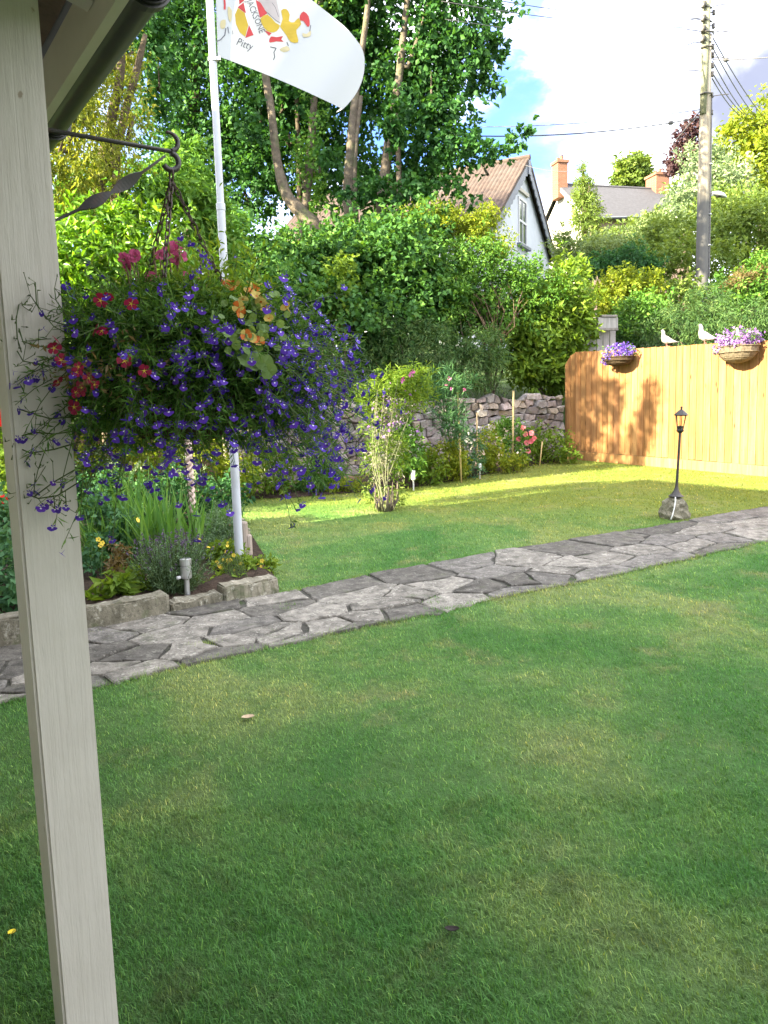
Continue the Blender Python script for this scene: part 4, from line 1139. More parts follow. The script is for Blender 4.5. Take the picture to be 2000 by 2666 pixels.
# ================================================================== TREES AND SHRUBS
FRAG = 6
def trunk_of(name, px, Y, rads, mat, parent, n=10, Yend=None):
    pts = [atY(u, v, Y if Yend is None else Y + (Yend - Y) * k / (len(px) - 1)) for k, (u, v) in enumerate(px)]
    z0 = float(hill_z(pts[0][0], pts[0][1]))
    if pts[0][2] > z0:
        pts = [np.array([pts[0][0], pts[0][1], z0 - 0.1])] + pts; rads = [rads[0] * 1.15] + list(rads)
    # smooth the polyline
    P_, R_ = [], []
    for q in range(len(pts) - 1):
        p0, p1, p2, p3 = pts[max(q - 1, 0)], pts[q], pts[q + 1], pts[min(q + 2, len(pts) - 1)]
        for h in range(4):
            tt = h / 4; P_.append(0.5 * ((2 * p1) + (-p0 + p2) * tt + (2 * p0 - 5 * p1 + 4 * p2 - p3) * tt ** 2 + (-p0 + 3 * p1 - 3 * p2 + p3) * tt ** 3)); R_.append(rads[q] + (rads[q + 1] - rads[q]) * tt)
    P_.append(pts[-1]); R_.append(rads[-1])
    mb = MB(); mb.tube(P_, [r * random.uniform(.93, 1.07) for r in R_], n); return mb.obj(name, M[mat], parent, smooth=True)


def tree(name, label, blobs, n, L, asp, mat, trunks, group=None, bark='bark_light', Y=16, cat='tree', **kw):
    p_ = atY(*trunks[0][0][0], Y); gz_ = float(hill_z(p_[0], p_[1]))
    th = thing(name, label, cat, (p_[0], p_[1], gz_), group)
    for px, rads in trunks: trunk_of('trunk', px, Y, rads, bark, th)
    o, CC = crown('crown', blobs, n, L, asp, mat, th, **kw)
    rp = atY(*trunks[0][0][-2], Y); sel = CC[RNG.choice(len(CC), min(14, len(CC)), replace=False)]
    axis = [np.array(v.co) for v in th.children[0].data.vertices]; axis = np.array(axis)
    mb = MB()
    for tp in sel:
        q = axis[np.argmin(np.linalg.norm(axis - (tp - np.array([0, 0, .5 * abs(tp[2] - axis[:, 2].min()) * .4])), axis=1))]
        if np.linalg.norm(tp - q) > 3.0: tp = q + (tp - q) * 3.0 / np.linalg.norm(tp - q)
        md = q * .5 + tp * .5 + RNG.normal(size=3) * .12; mb.tube([q, md, tp], [.032, .022, .006], 6, cap=False)
    mb.obj('limbs', M[bark], th, smooth=True)['kind'] = 'stuff'
    return th


TY = 16.0
tree('sycamore_tree', 'tall many stemmed sycamore with bare pale stems behind the flag',
     [blob(*b) for b in [(640, 110, TY + 1.6, 110, 150, .8), (640, 330, TY + 2.2, 90, 110, .6), (770, 300, TY + 2.2, 110, 150, .6), (840, 40, TY + 1.2, 190, 130, .9), (960, 170, TY + 1.6, 110, 190, .8), (1085, 250, TY + .6, 90, 150, .9), (1130, 130, TY + .4, 120, 130), (1150, 330, TY, 95, 85),
                         (1205, 390, TY - .4, 85, 45), (1215, 60, TY, 95, 110), (1230, 210, TY, 60, 60), (1050, -190, TY + .5, 300, 150), (700, -190, TY + 1, 260, 150), (880, 440, TY + 2.2, 120, 90, .6), (1090, 440, TY + .5, 80, 60), (1000, 480, TY + 2, 110, 60, .6),
                         (1200, 470, TY - .4, 44, 50), (1285, 395, TY - .6, 50, 28), (1340, 365, TY - .6, 30, 26), (1385, 325, TY - .6, 16, 22), (1300, 120, TY, 26, 26), (680, 440, TY + 1.9, 70, 80, .6), (1030, 330, TY - .7, 40, 60, .25), (860, 400, TY - .6, 40, 40, .15), (960, 500, TY - .6, 60, 40, .3), (650, 300, TY - .4, 30, 80, .2), (1080, 500, TY - .6, 70, 60, .5)]],
     42000, 0.125, 0.80, 'sycamore_leaf',
     [([(830, 640), (790, 560), (748, 510), (722, 420), (708, 300), (690, 180), (680, 20), (675, -120)], [0.18, 0.15, 0.115, 0.09, 0.08, 0.075, 0.065, 0.05]),
      ([(985, 680), (990, 560), (1002, 450), (1018, 330), (1035, 235), (1050, 100), (1062, -20), (1070, -140)], [0.13, 0.12, 0.105, 0.09, 0.085, 0.065, 0.055, 0.04]),
      ([(1035, 240), (1062, 175), (1085, 110), (1110, 30), (1130, -60)], [0.055, 0.05, 0.045, 0.04, 0.03]),
      ([(912, 600), (905, 500), (912, 400), (920, 300), (935, 180), (955, 40), (965, -90)], [0.12, 0.105, 0.09, 0.08, 0.07, 0.055, 0.04]),
      ([(925, 560), (922, 460), (928, 360), (940, 250)], [0.07, 0.06, 0.05, 0.04])], Y=TY, clump=0.12, per=9, shell=0.2, jit=0.5, zmin=False, droop=0.5)
tree('ivy_clad_tree', 'slender ivy clad stem standing between the sycamore stems',
     [blob(*b) for b in [(815, 330, 16.6, 16, 130), (800, 480, 16.6, 26, 90), (820, 170, 16.6, 20, 90), (830, 0, 17, 80, 90)]], 4200, 0.085, 0.85, 'mid_leaf',
     [([(790, 620), (800, 500), (812, 350), (822, 200), (832, 40), (836, -60)], [0.10, 0.09, 0.08, 0.07, 0.06, 0.05])], Y=16.6, clump=0.2, per=14)
tree('slim_tree', 'thin dark stemmed sapling beside the leaning sycamore stem',
     [blob(*b) for b in [(780, 300, 17.2, 60, 100), (770, 140, 17.2, 80, 100)]], 2200, 0.14, 0.8, 'sycamore_leaf',
     [([(782, 600), (780, 470), (778, 380), (772, 240), (765, 80)], [0.07, 0.06, 0.055, 0.045, 0.03])], Y=17.2, bark='bark_dark')
tree('ash_tree', 'feathery yellow green tree lit by the sun left of the flagpole',
     [blob(*b) for b in [(235, 370, 9.8, 120, 110), (330, 260, 10.4, 60, 90), (190, 470, 9.3, 70, 60), (300, 120, 10.6, 60, 90), (120, 300, 9.2, 100, 110), (180, 180, 9.3, 110, 110), (130, 60, 9.4, 130, 110), (60, 420, 9, 60, 90), (200, -60, 9.6, 140, 90), (215, 330, 8.75, 50, 120, .18), (190, 100, 8.8, 60, 110, .18), (175, 190, 8.3, 70, 120, .10), (165, 10, 8.1, 80, 120, .12)]],  # last sparse blobs: clumps added out of view to dapple the fence with shade
     24000, 0.065, 0.36, 'ash_leaf', [([(250, 640), (262, 480), (285, 330), (310, 220), (318, 120), (322, 20)], [0.09, 0.08, 0.07, 0.055, 0.045, 0.035]), ([(300, 520), (318, 330), (352, 200), (378, 90)], [0.06, 0.05, 0.045, 0.03])],
     Y=10.2, bark='bark_dark', clump=0.14, per=20, shell=0.3, droop=0.9)
tree('lime_tree', 'tall dark green tree filling the corner between gutter and flagpole',
     [blob(*b) for b in [(400, 60, 19, 130, 140), (500, 180, 19, 100, 190), (440, 330, 18.5, 110, 130), (560, 60, 19, 90, 150), (330, -80, 19, 230, 120), (540, 400, 18.5, 90, 120), (480, 480, 18, 100, 80), (640, 340, 19, 80, 90), (670, 500, 18, 80, 80), (600, 560, 17.5, 60, 60), (330, 40, 13.6, 110, 130, 1.2), (180, -120, 13.6, 200, 190, 2.2), (420, 190, 13.8, 50, 90, .5), (90, 170, 13.4, 120, 170, 1.2), (400, -160, 14, 150, 120, 1.2)]],
     29000, 0.12, 0.72, 'sycamore_leaf', [([(500, 700), (498, 480), (505, 300), (512, 120), (515, -60)], [0.2, 0.17, 0.14, 0.11, 0.08])], Y=19.0, bark='bark_dark', clump=0.14, per=18, shell=0.25, jit=0.4)

SH = 'shrubs banked up above the stone wall'
shrub('laurel_shrub', 'glossy yellow green laurel lit by the sun behind the hanging basket', 'shrub',
      [blob(*b) for b in [(240, 640, 8.9, 120, 95), (350, 610, 9.2, 110, 80), (170, 760, 8.8, 90, 90), (430, 700, 9.4, 90, 85), (320, 780, 9.2, 150, 90), (0, 700, 8.9, 90, 130), (-10, 900, 8.6, 80, 130), (180, 950, 8.8, 160, 110), (420, 900, 9.4, 150, 110), (60, 1060, 8.5, 90, 80)]],
      17000, 0.115, 0.40, 'laurel_leaf', frag=6, jit=.5, clump=0.16, per=14, shell=0.5, nstem=12, r0=0.04)
shrub('tall_laurel', 'darker green tall shrub rising left of the white flagpole', 'shrub',
      [blob(*b) for b in [(250, 500, 10.8, 120, 60), (400, 500, 11, 100, 70), (520, 560, 11.4, 70, 110), (480, 430, 12, 70, 60), (560, 660, 11.6, 60, 110), (130, 560, 10.5, 80, 80)]],
      9000, 0.12, 0.42, 'mid_leaf', SH, frag=6, jit=.5, clump=0.16, per=14, nstem=9, r0=0.05)
shrub('elder_shrub', 'dense dark green shrub mass below the sycamore stems', 'shrub',
      [blob(*b) for b in [(680, 720, 13.6, 120, 105), (800, 690, 14.2, 110, 75), (610, 640, 13.8, 60, 100), (760, 800, 13.1, 160, 110), (910, 690, 14.2, 100, 90), (640, 850, 12.8, 130, 110), (890, 650, 15, 90, 46)]],
      23000, 0.10, 0.72, 'elder_leaf', SH, frag=7, jit=.6, clump=0.15, per=15, nstem=10, r0=0.05)
shrub('ivy_hedge', 'ivy covered hedge bank in the middle behind the stone wall', 'hedge',
      [blob(*b) for b in [(960, 720, 13.9, 120, 110), (1060, 680, 14, 100, 120), (890, 850, 13.2, 130, 90), (1010, 830, 13.5, 110, 80), (1090, 600, 14.6, 70, 50), (980, 620, 14.8, 80, 60), (1110, 780, 13.9, 90, 80), (1190, 790, 15.3, 90, 80), (1150, 840, 14.4, 70, 50)]],
      21000, 0.095, 0.85, 'ivy_leaf', SH, frag=7, jit=.6, clump=0.14, per=15, nstem=10, r0=0.04)
shrub('lime_sapling', 'small bright lime sapling growing out of the dark hedge', 'shrub', [blob(*b) for b in [(885, 730, 12.9, 34, 60), (880, 800, 12.8, 40, 40), (900, 690, 12.9, 18, 26)]], 800, 0.085, 0.7, 'lime_leaf', SH, clump=0.25, per=10)
shrub('golden_shrub', 'golden yellow shrub crowning the hedge in front of the white cottage', 'shrub',
      [blob(*b) for b in [(1130, 575, 14.8, 60, 36), (1200, 595, 14.8, 70, 40), (1260, 580, 14.9, 45, 36), (1290, 640, 14.6, 34, 36), (1100, 620, 14.5, 30, 45), (1060, 660, 14.2, 24, 40)]],
      7500, 0.075, 0.5, 'golden_leaf', SH, frag=7, jit=.7, clump=0.2, per=14)
shrub('privet_shrub', 'mid green bushy shrub spreading right below the golden shrub', 'shrub',
      [blob(*b) for b in [(1190, 700, 14.3, 110, 75), (1290, 730, 14.4, 100, 70), (1370, 730, 14.6, 80, 50), (1240, 660, 14.5, 80, 36), (1400, 760, 14.5, 70, 60), (1330, 810, 14.2, 70, 70), (1165, 780, 13.9, 70, 70), (1260, 820, 14.6, 110, 60)]],
      16000, 0.075, 0.5, 'mid_leaf', SH, frag=7, jit=.6, clump=0.15, per=15, nstem=10)
shrub('juniper_bush', 'feathery dull green juniper drooping over the stone wall', 'shrub',
      [blob(*b) for b in [(1000, 890, 13.2, 100, 60), (1110, 910, 13.1, 110, 70), (1220, 950, 13.2, 90, 62), (1270, 900, 13.5, 55, 55), (950, 950, 12.9, 80, 50), (1060, 965, 12.9, 80, 45)]],
      17000, 0.10, 0.14, 'juniper_leaf', SH, clump=0.17, per=26, droop=0.7, nstem=10)
dt = thing('dead_branches', 'tangle of bare brown dead branches in the hollow of the hedge', 'branches', (*atY(1260, 860, 14.0)[:2], 1.5))
twigs('branch', atY(1290, 900, 14.1), [atY(1290 + 90 * math.cos(q), 800 + 75 * math.sin(q), 13.9 + 0.2 * math.sin(3 * q)) for q in np.linspace(2.2, 6.0, 22)], 'dead_twig', dt, 0.022, 0.004, bend=0.7)
shrub('cherry_laurel', 'bright green cherry laurel with big leaves beside the fence end', 'shrub',
      [blob(*b) for b in [(1400, 870, 14.6, 70, 90), (1470, 790, 14.9, 70, 90), (1420, 940, 14.4, 75, 55), (1500, 870, 14.9, 45, 75), (1370, 965, 14.3, 50, 45), (1490, 735, 15.2, 30, 66), (1350, 880, 14.4, 50, 70), (1450, 985, 14.5, 50, 45)]],
      9500, 0.14, 0.42, 'lime_leaf', SH, frag=7, jit=.6, clump=0.19, per=12, nstem=12, r0=0.035)

HG = 'shrubs covering the hillside beyond the fence'
hill = [
    ('willow_shrub', 'grey green willowy shrub just right of the white gable', 'silver_leaf', [(1510, 670, 22, 60, 46), (1570, 660, 23, 70, 44), (1465, 645, 22, 26, 40)], 6500, 0.13, 0.3),
    ('pale_shrub', 'pale silvery shrub above the dark bush on the hillside', 'silver_leaf', [(1650, 640, 24, 80, 44), (1710, 605, 25, 64, 46), (1590, 680, 23, 60, 30)], 6000, 0.13, 0.35),
    ('blossom_shrub', 'white flowering shrub behind the upper part of the utility pole', 'white_bloom', [(1785, 525, 28, 56, 56), (1850, 450, 29, 60, 66), (1890, 480, 28, 60, 60), (1750, 575, 27, 40, 34)], 6500, 0.16, 0.4),
    ('dark_bush', 'low dark blue green bush on the hillside left of the pole', 'dark_leaf', [(1570, 690, 19, 40, 32), (1640, 680, 19, 60, 36), (1690, 700, 19, 30, 30)], 5000, 0.09, 0.5),
    ('sunny_bush', 'sunny yellow green bush below the dark hillside bush', 'golden_leaf', [(1610, 745, 17.4, 55, 45), (1670, 750, 17.4, 60, 45), (1580, 790, 17, 45, 50)], 5500, 0.09, 0.5),
    ('olive_bush', 'olive green bush between the sunny bush and the pole', 'olive_leaf', [(1730, 690, 20, 70, 60), (1760, 780, 18, 60, 60), (1720, 620, 22, 60, 50), (1790, 640, 21, 50, 60)], 7500, 0.11, 0.5),
    ('green_bank', 'broad mid green shrub filling the hillside right of the pole', 'olive_leaf', [(1900, 600, 22, 80, 70), (1980, 620, 22, 80, 90), (1880, 690, 20, 70, 60), (2080, 640, 22, 100, 110), (1930, 540, 24, 90, 50)], 13000, 0.13, 0.5),
    ('right_bush', 'bright green bush at the right edge above the fence', 'mid_leaf', [(1980, 730, 17.5, 60, 60), (2060, 740, 17.5, 80, 80), (1920, 760, 17, 50, 50)], 7000, 0.10, 0.5),
    ('heather_bush', 'dusky pinkish brown bush right of the foot of the pole', 'bronze_leaf', [(1925, 735, 16.8, 40, 24), (1960, 715, 17.2, 35, 24)], 1600, 0.07, 0.3),
    ('yew_bush', 'dark feathery conifer bush behind the doves on the fence', 'juniper_leaf', [(1700, 850, 15.6, 80, 46), (1790, 850, 15.2, 90, 55), (1880, 850, 14.6, 80, 50), (1840, 790, 15.4, 60, 55), (1960, 840, 14.2, 70, 55), (2050, 850, 14, 80, 60), (1620, 870, 15.8, 60, 45)], 17000, 0.10, 0.16),
    ('box_bush', 'leafy green bush beside the grey timber screen', 'mid_leaf', [(1650, 830, 15.9, 55, 50), (1690, 800, 16.2, 50, 40), (1625, 880, 15.6, 30, 40)], 4500, 0.085, 0.55),
    ('hedge_bank', 'long green hedge climbing the hill to the slate house', 'olive_leaf', [(1740, 575, 34, 50, 34), (1650, 615, 33, 70, 28), (1800, 520, 35, 60, 50), (1560, 625, 34, 50, 20), (1860, 560, 33, 90, 60), (1690, 590, 33.5, 40, 26)], 8000, 0.2, 0.5),
]
for nm_, lab, mt_, bl, n_, L_, asp_ in hill:
    shrub(nm_, lab, 'shrub', [blob(*b) for b in bl], n_, L_, asp_, mt_, HG, frag=FRAG, jit=.5, clump=0.16, per=15, r0=0.04, **({'droop': 0.6} if 'juniper' in mt_ else {}))
tree('bright_tree', 'pale yellow green tree in full sun at the top right', [blob(*b) for b in [(1960, 350, 31, 70, 60), (1900, 390, 31, 50, 55), (2040, 330, 31, 90, 80), (1980, 430, 30, 80, 70), (2060, 450, 30, 90, 100)]],
     9000, 0.2, 0.5, 'golden_leaf', [([(1985, 620), (1982, 480), (1978, 380), (1975, 320)], [0.22, 0.18, 0.12, 0.06])], Y=31, clump=0.15, per=14, shell=0.4)
tree('copper_tree', 'purple brown leaved tree peeping out left of the utility pole', [blob(*b) for b in [(1790, 370, 40, 32, 34), (1770, 420, 40, 36, 32), (1810, 330, 40, 26, 24), (1800, 420, 40, 30, 30)]],
     2600, 0.22, 0.6, 'purple_leaf', [([(1795, 520), (1793, 430), (1790, 380), (1792, 340)], [0.2, 0.16, 0.12, 0.06])], Y=40, bark='bark_dark', clump=0.2, per=10, shell=0.3)
tree('conifer_tree', 'slim light green conifer in front of the slate house', [blob(*b) for b in [(1523, 545, 38, 38, 40), (1520, 495, 38, 24, 34), (1518, 455, 38, 10, 26), (1530, 575, 37.5, 36, 22)]],
     3600, 0.22, 0.22, 'olive_leaf', [([(1524, 620), (1522, 530), (1519, 460), (1518, 420)], [0.16, 0.13, 0.07, 0.02])], Y=38, bark='bark_dark', clump=0.16, per=16, droop=0.5)
tree('round_tree', 'round dark crowned tree behind the slate roof ridge', [blob(*b) for b in [(1645, 445, 56, 42, 36), (1620, 468, 56, 28, 20), (1668, 460, 56, 26, 26)]],
     3200, 0.36, 0.5, 'olive_leaf', [([(1645, 560), (1645, 480), (1645, 440), (1645, 420)], [0.3, 0.25, 0.15, 0.06])], Y=56, bark='bark_dark', clump=0.15, per=14)

# ------------------------------------------------------------------ border along the wall
BG = 'small shrubs in the border below the wall'
def bord(nm, lab, mt, bl, n, L, asp, **kw): return shrub(nm, lab, 'plant', [blob(*b) for b in bl], n, L, asp, mt, BG, r0=0.008, clump=kw.pop('clump', 0.2), per=12, **kw)
bord('golden_plant', 'golden leaved low shrub left of centre below the stone wall', 'golden_leaf', [(1160, 1190, 11.2, 48, 40), (1195, 1215, 11.2, 25, 35)], 1400, 0.06, 0.5)
bord('lime_plant', 'lime green leafy clump at the edge of the far lawn', 'lime_leaf', [(1125, 1235, 10.9, 40, 30), (1110, 1210, 11, 24, 30)], 700, 0.09, 0.35)
bord('green_plant', 'leafy green plant just right of the pale sweet peas', 'mid_leaf', [(1062, 1170, 10.6, 36, 62), (1050, 1110, 10.6, 24, 40), (1070, 1220, 10.4, 30, 30)], 1500, 0.075, 0.45)
bord('tall_yellow_plant', 'tall yellow green plant in the middle of the border', 'golden_leaf', [(1278, 1165, 12, 32, 50), (1290, 1195, 11.8, 30, 26)], 1200, 0.06, 0.5)
bord('grey_plant', 'grey green upright plant between two golden shrubs', 'blue_green_leaf', [(1222, 1170, 11.6, 28, 55), (1235, 1215, 11.4, 24, 30)], 1000, 0.06, 0.3)
bord('bushy_plant', 'dark bushy plant with canes right of the tall yellow plant', 'mid_leaf', [(1330, 1130, 12.6, 36, 40), (1345, 1170, 12.5, 36, 36), (1310, 1110, 12.7, 22, 24)], 1500, 0.06, 0.5)
bord('low_golden_plant', 'low rounded golden plant on the lawn edge near the fence', 'golden_leaf', [(1342, 1203, 12.0, 30, 20), (1330, 1213, 11.9, 20, 14)], 700, 0.05, 0.5)
bord('fence_corner_plant', 'green and yellow spreading shrub at the foot of the fence end', 'lime_leaf', [(1445, 1165, 13.0, 42, 34), (1410, 1140, 13.1, 26, 40), (1480, 1185, 12.9, 24, 16), (1400, 1185, 13, 26, 20)], 1700, 0.065, 0.5)
bord('strap_plant', 'arching strap leaved clump at the left end of the border', 'strap_leaf', [(830, 1230, 10.5, 45, 40), (800, 1255, 10.4, 40, 28)], 900, 0.22, 0.09, droop=0.9)
bord('yellow_ground_plant', 'low yellow green cover by the foot of the wall', 'golden_leaf', [(920, 1265, 10.4, 50, 14), (880, 1270, 10.3, 30, 12)], 900, 0.045, 0.5)
bord('wall_foot_plant', 'sunlit yellowish shrub seen through the trailing lobelia', 'lime_leaf', [(720, 1220, 10.2, 60, 50), (640, 1250, 9.9, 60, 40), (700, 1180, 10.4, 50, 30)], 1800, 0.075, 0.4)
pk = thing('pink_flowers', 'coral pink blooms on thin stems in front of the wall', 'flowers', gnd(1370, 1215))
cm = to_me(flower_mesh('bloom', [(q * 2 * math.pi / 7, 1.0, 0.9, 0.25 + .5 * (q % 2), 0) for q in range(7)], None), 'bloom', M['coral_petal'])
for (u, v) in ((1363, 1115), (1385, 1128), (1383, 1148), (1372, 1152), (1350, 1142), (1376, 1176), (1368, 1130), (1390, 1140)):
    p_ = atY(u, v, 12.4); link('bloom', cm, pk, face_matrix(p_, unit(CAM_LOC - p_) + RNG.normal(size=3) * .4, random.random() * 6, 0.044))
mb = MB()
for k in range(5): mb.tube([gnd(1372 + k * 3, 1212), atY(1352 + k * 9, 1130 + k * 6, 12.42)], 0.006, 4)
mb.obj('stems', M['green_stem'], pk)


def cane(u0, v0, u1, v1, Y, lab, r=0.011):
    a = atY(u0, v0, Y); b = atY(u1, v1, Y); a[2] = min(a[2], hill_z(a[0], a[1]) + 0.0); mb = MB(); mb.tube([a, a * .5 + b * .5, b], r, 7); mb.tube([b - ZU * .001, b + unit(b - a) * .004], r * 1.15, 7)
    mb.lathe(a + (b - a) * 0.52, [(r, -.01), (r * 1.3, 0), (r, .01)], 7)
    tag(mb.obj('garden_cane', M['cane'], smooth=True), lab, 'cane', 'bamboo canes in the border')


cane(1201, 1250, 1192, 1015, 10.95, 'tallest tan cane in the border, tied with feathery foliage', 0.014)
cane(1244, 1235, 1241, 1075, 11.6, 'short cane beside the grey green plant')
cane(1334, 1195, 1337, 1018, 12.4, 'pinkish cane standing against the stone wall', 0.015)
cane(1304, 1225, 1302, 1170, 12.0, 'stubby cane behind the low golden plant')
cane(1405, 1203, 1412, 1150, 12.7, 'slanting cane by the fence corner shrub')

for (u, v0, v1, Yd, lab, wd) in ((1077, 1277, 1224, 10.3, 'white solar stake light nearest the sweet peas', 0.030), (1250, 1247, 1207, 11.3, 'small pale stake light in front of the golden border shrubs', 0.022)):
    a = gnd(u, v0); zt = atY(u, v1, a[1])[2]
    th = thing('stake_light', lab, 'garden light', a, 'stake lights in the far border')
    mb = MB(); mb.tube([a - ZU * .03, np.array([a[0], a[1], a[2] + (zt - a[2]) * .5])], wd * .35, 8); mb.obj('stake', M['frame_white'], th)
    mb = MB(); mb.lathe((a[0], a[1], a[2] + (zt - a[2]) * .5), [(wd * .5, 0), (wd, .015), (wd, (zt - a[2]) * .48), (wd * .7, (zt - a[2]) * .5)], 12); mb.obj('head', M['lamp_lens'], th, smooth=False)

# sweet pea tower with gnarled base
sp = gnd(1003, 1331)
sw = thing('sweet_pea_plant', 'tall pale bleached sweet pea plant on a gnarled base in the lawn', 'plant', sp)
mb = MB()
for k in range(16):
    an = k * 2 * math.pi / 16 + random.random(); r1 = random.uniform(.05, .17); h = random.uniform(.14, .34)
    mb.tube([sp + np.array([math.cos(an) * .05, math.sin(an) * .05, -.02]), sp + np.array([math.cos(an) * (r1 * .9), math.sin(an) * r1 * .9, h * .4]), sp + np.array([math.cos(an + .4) * r1, math.sin(an + .4) * r1, h])], [.02, .014, .004], 6)
mb.obj('gnarled_base', M['bark_light'], sw, smooth=True)
mb = MB()
for k in range(11):
    x0, y0 = RNG.normal(size=2) * .05; tp = atY(random.uniform(968, 1066), random.uniform(985, 1120), sp[1] + random.uniform(-.1, .25))
    md = sp * .5 + tp * .5 + np.array([random.gauss(-.05, .04), random.gauss(0, .04), 0]); mb.tube([sp + np.array([x0, y0, .02]), md, tp], [.0045, .0035, .002], 4, cap=False)
o = mb.obj('stems', M['pale_stem'], sw); 
crown('dry_foliage', [blob(*b) for b in [(985, 1200, 8.95, 16, 60), (1022, 1190, 8.95, 16, 60), (1003, 1150, 8.95, 20, 80), (1010, 1080, 8.95, 40, 50), (997, 1230, 8.92, 12, 60), (1030, 1060, 8.98, 34, 40)]], 1500, 0.05, 0.22, 'pale_stem', sw, clump=0.22, per=14, droop=.4)
crown('foliage', [blob(*b) for b in [(1010, 1005, 8.98, 44, 34), (1080, 990, 9.0, 44, 34), (1050, 1035, 8.98, 60, 30), (960, 1035, 8.95, 30, 36), (1030, 1180, 8.98, 20, 60), (972, 1150, 8.95, 18, 80)]], 4300, 0.08, 0.16, 'lime_leaf', sw, clump=0.25, per=12)
crown('lilac_bloom', [blob(*b) for b in [(1025, 1070, 8.85, 50, 40), (1000, 1090, 8.85, 30, 40)]], 110, 0.036, 0.9, 'lilac_bloom', sw, clump=0.35, per=3)[0]['kind'] = 'stuff'
crown('base_leaves', [blob(*b) for b in [(1035, 1285, 8.85, 26, 24), (975, 1292, 8.85, 22, 22)]], 420, 0.045, 0.4, 'olive_leaf', sw, clump=.3, per=8)
pm = to_me(flower_mesh('pea_bloom', [(0.6, 1, 1.1, .5, 0), (2.5, 1, 1.1, .5, 0), (4.7, .8, .8, .9, 0), (1.57, .8, .9, .9, 0)], None), 'pea_bloom', M['sweet_pink_petal'])
for (u, v, s_) in ((1072, 975, .036), (1075, 967, .028), (1049, 987, .026), (1045, 993, .022)):
    p_ = atY(u, v, 8.75); link('pea_bloom', pm, sw, face_matrix(p_, unit(CAM_LOC - p_) + RNG.normal(size=3) * .3, random.random() * 6, s_))
sw2 = thing('feathery_plant', 'blue green feathery sweet pea foliage climbing the tallest cane', 'plant', gnd(1185, 1245), None)
crown('foliage', [blob(*b) for b in [(1165, 1060, 10.9, 40, 70), (1185, 1110, 10.9, 28, 40), (1140, 1010, 10.9, 34, 40), (1210, 1000, 10.9, 26, 24)]], 2300, 0.11, 0.09, 'blue_green_leaf', sw2, clump=.25, per=14, droop=-.6)
for (u, v, s_) in ((1170, 985, .034), (1162, 1000, .024), (1210, 1015, .028), (1176, 1012, .024)):
    p_ = atY(u, v, 10.7); link('pea_bloom', pm, sw2, face_matrix(p_, unit(CAM_LOC - p_) + RNG.normal(size=3) * .3, random.random() * 6, s_))
mb = MB()
for k in range(12): mb.tube([gnd(1185 + k * 2, 1248), atY(1140 + k * 6, 1000 + 40 * random.random(), 10.9)], .004, 4, cap=False)
mb.obj('stems', M['green_stem'], sw2)

# ------------------------------------------------------------------ left flower bed
LG = 'plants in the left flower bed'
def lbed(nm, lab, mt, bl, n, L, asp, **kw): return shrub(nm, lab, 'plant', [blob(*b) for b in bl], n, L, asp, mt, LG, r0=0.007, clump=kw.pop('clump', 0.2), per=kw.pop('per', 12), **kw)
lbed('dark_leafy_plant', 'dark leafy shrub left of the cream post by the kerb', 'blue_green_leaf', [(20, 1480, 5.2, 90, 110), (-60, 1400, 5.6, 90, 130), (70, 1560, 5.0, 50, 70), (60, 1380, 5.8, 60, 70)], 3600, 0.065, 0.5, nstem=10)
lbed('rose_foliage', 'sunlit bright foliage of the rose left of the post', 'lime_leaf', [(0, 1180, 8.3, 60, 80), (30, 1240, 8.2, 60, 60), (-40, 1060, 8.4, 70, 90), (20, 1010, 8.6, 40, 50)], 3200, 0.07, 0.5)
lbed('sunny_foliage', 'sunlit yellow green foliage seen below the hanging basket', 'golden_leaf', [(300, 1180, 9.0, 90, 60), (420, 1190, 9.1, 90, 55), (540, 1180, 9.2, 70, 60), (230, 1230, 8.8, 60, 45), (610, 1220, 9.4, 50, 40)], 3600, 0.065, 0.5)
lbed('pale_foliage', 'pale cream dappled foliage behind the strap leaves', 'white_bloom', [(255, 1195, 8.7, 50, 40), (330, 1240, 8.6, 50, 30), (470, 1230, 8.7, 60, 30)], 700, 0.05, 0.5)
lbed('backing_shrub', 'deep green shrub backing the flower bed', 'dark_leaf', [(250, 1290, 7.6, 110, 60), (420, 1300, 7.7, 110, 55), (560, 1300, 7.9, 70, 50), (150, 1280, 7.4, 60, 60)], 4200, 0.07, 0.5)
lbed('yellow_flower_plant', 'bright green mound with yellow flowers at the flagpole foot', 'lime_leaf', [(620, 1490, 5.9, 60, 34), (680, 1492, 6.0, 44, 30), (590, 1450, 6.1, 40, 36), (590, 1525, 5.7, 46, 26), (530, 1530, 5.6, 40, 24)], 3600, 0.045, 0.5)
lbed('hosta_plant', 'low light green leafy clump behind the second kerb stone', 'lime_leaf', [(280, 1540, 5.25, 40, 30), (340, 1520, 5.4, 46, 28), (255, 1570, 5.1, 22, 20), (400, 1530, 5.5, 40, 24)], 520, 0.10, 0.42)
lbed('blue_leaf_plant', 'blue green roundish leaves right of the post', 'blue_green_leaf', [(260, 1440, 5.9, 50, 70), (310, 1400, 6.2, 50, 60), (250, 1350, 6.3, 30, 60)], 1300, 0.06, 0.6)
lbed('bronze_plant', 'reddish brown stemmed plant beside the strap leaves', 'bronze_leaf', [(305, 1490, 5.5, 20, 44), (300, 1440, 5.6, 26, 30)], 300, 0.06, 0.3)
lbed('grey_shrub', 'grey green twiggy shrub between lavender and flagpole', 'lavender_leaf', [(560, 1390, 6.5, 46, 50), (590, 1350, 6.8, 40, 40), (545, 1440, 6.3, 50, 36), (600, 1400, 6.6, 34, 50)], 3000, 0.045, 0.2)


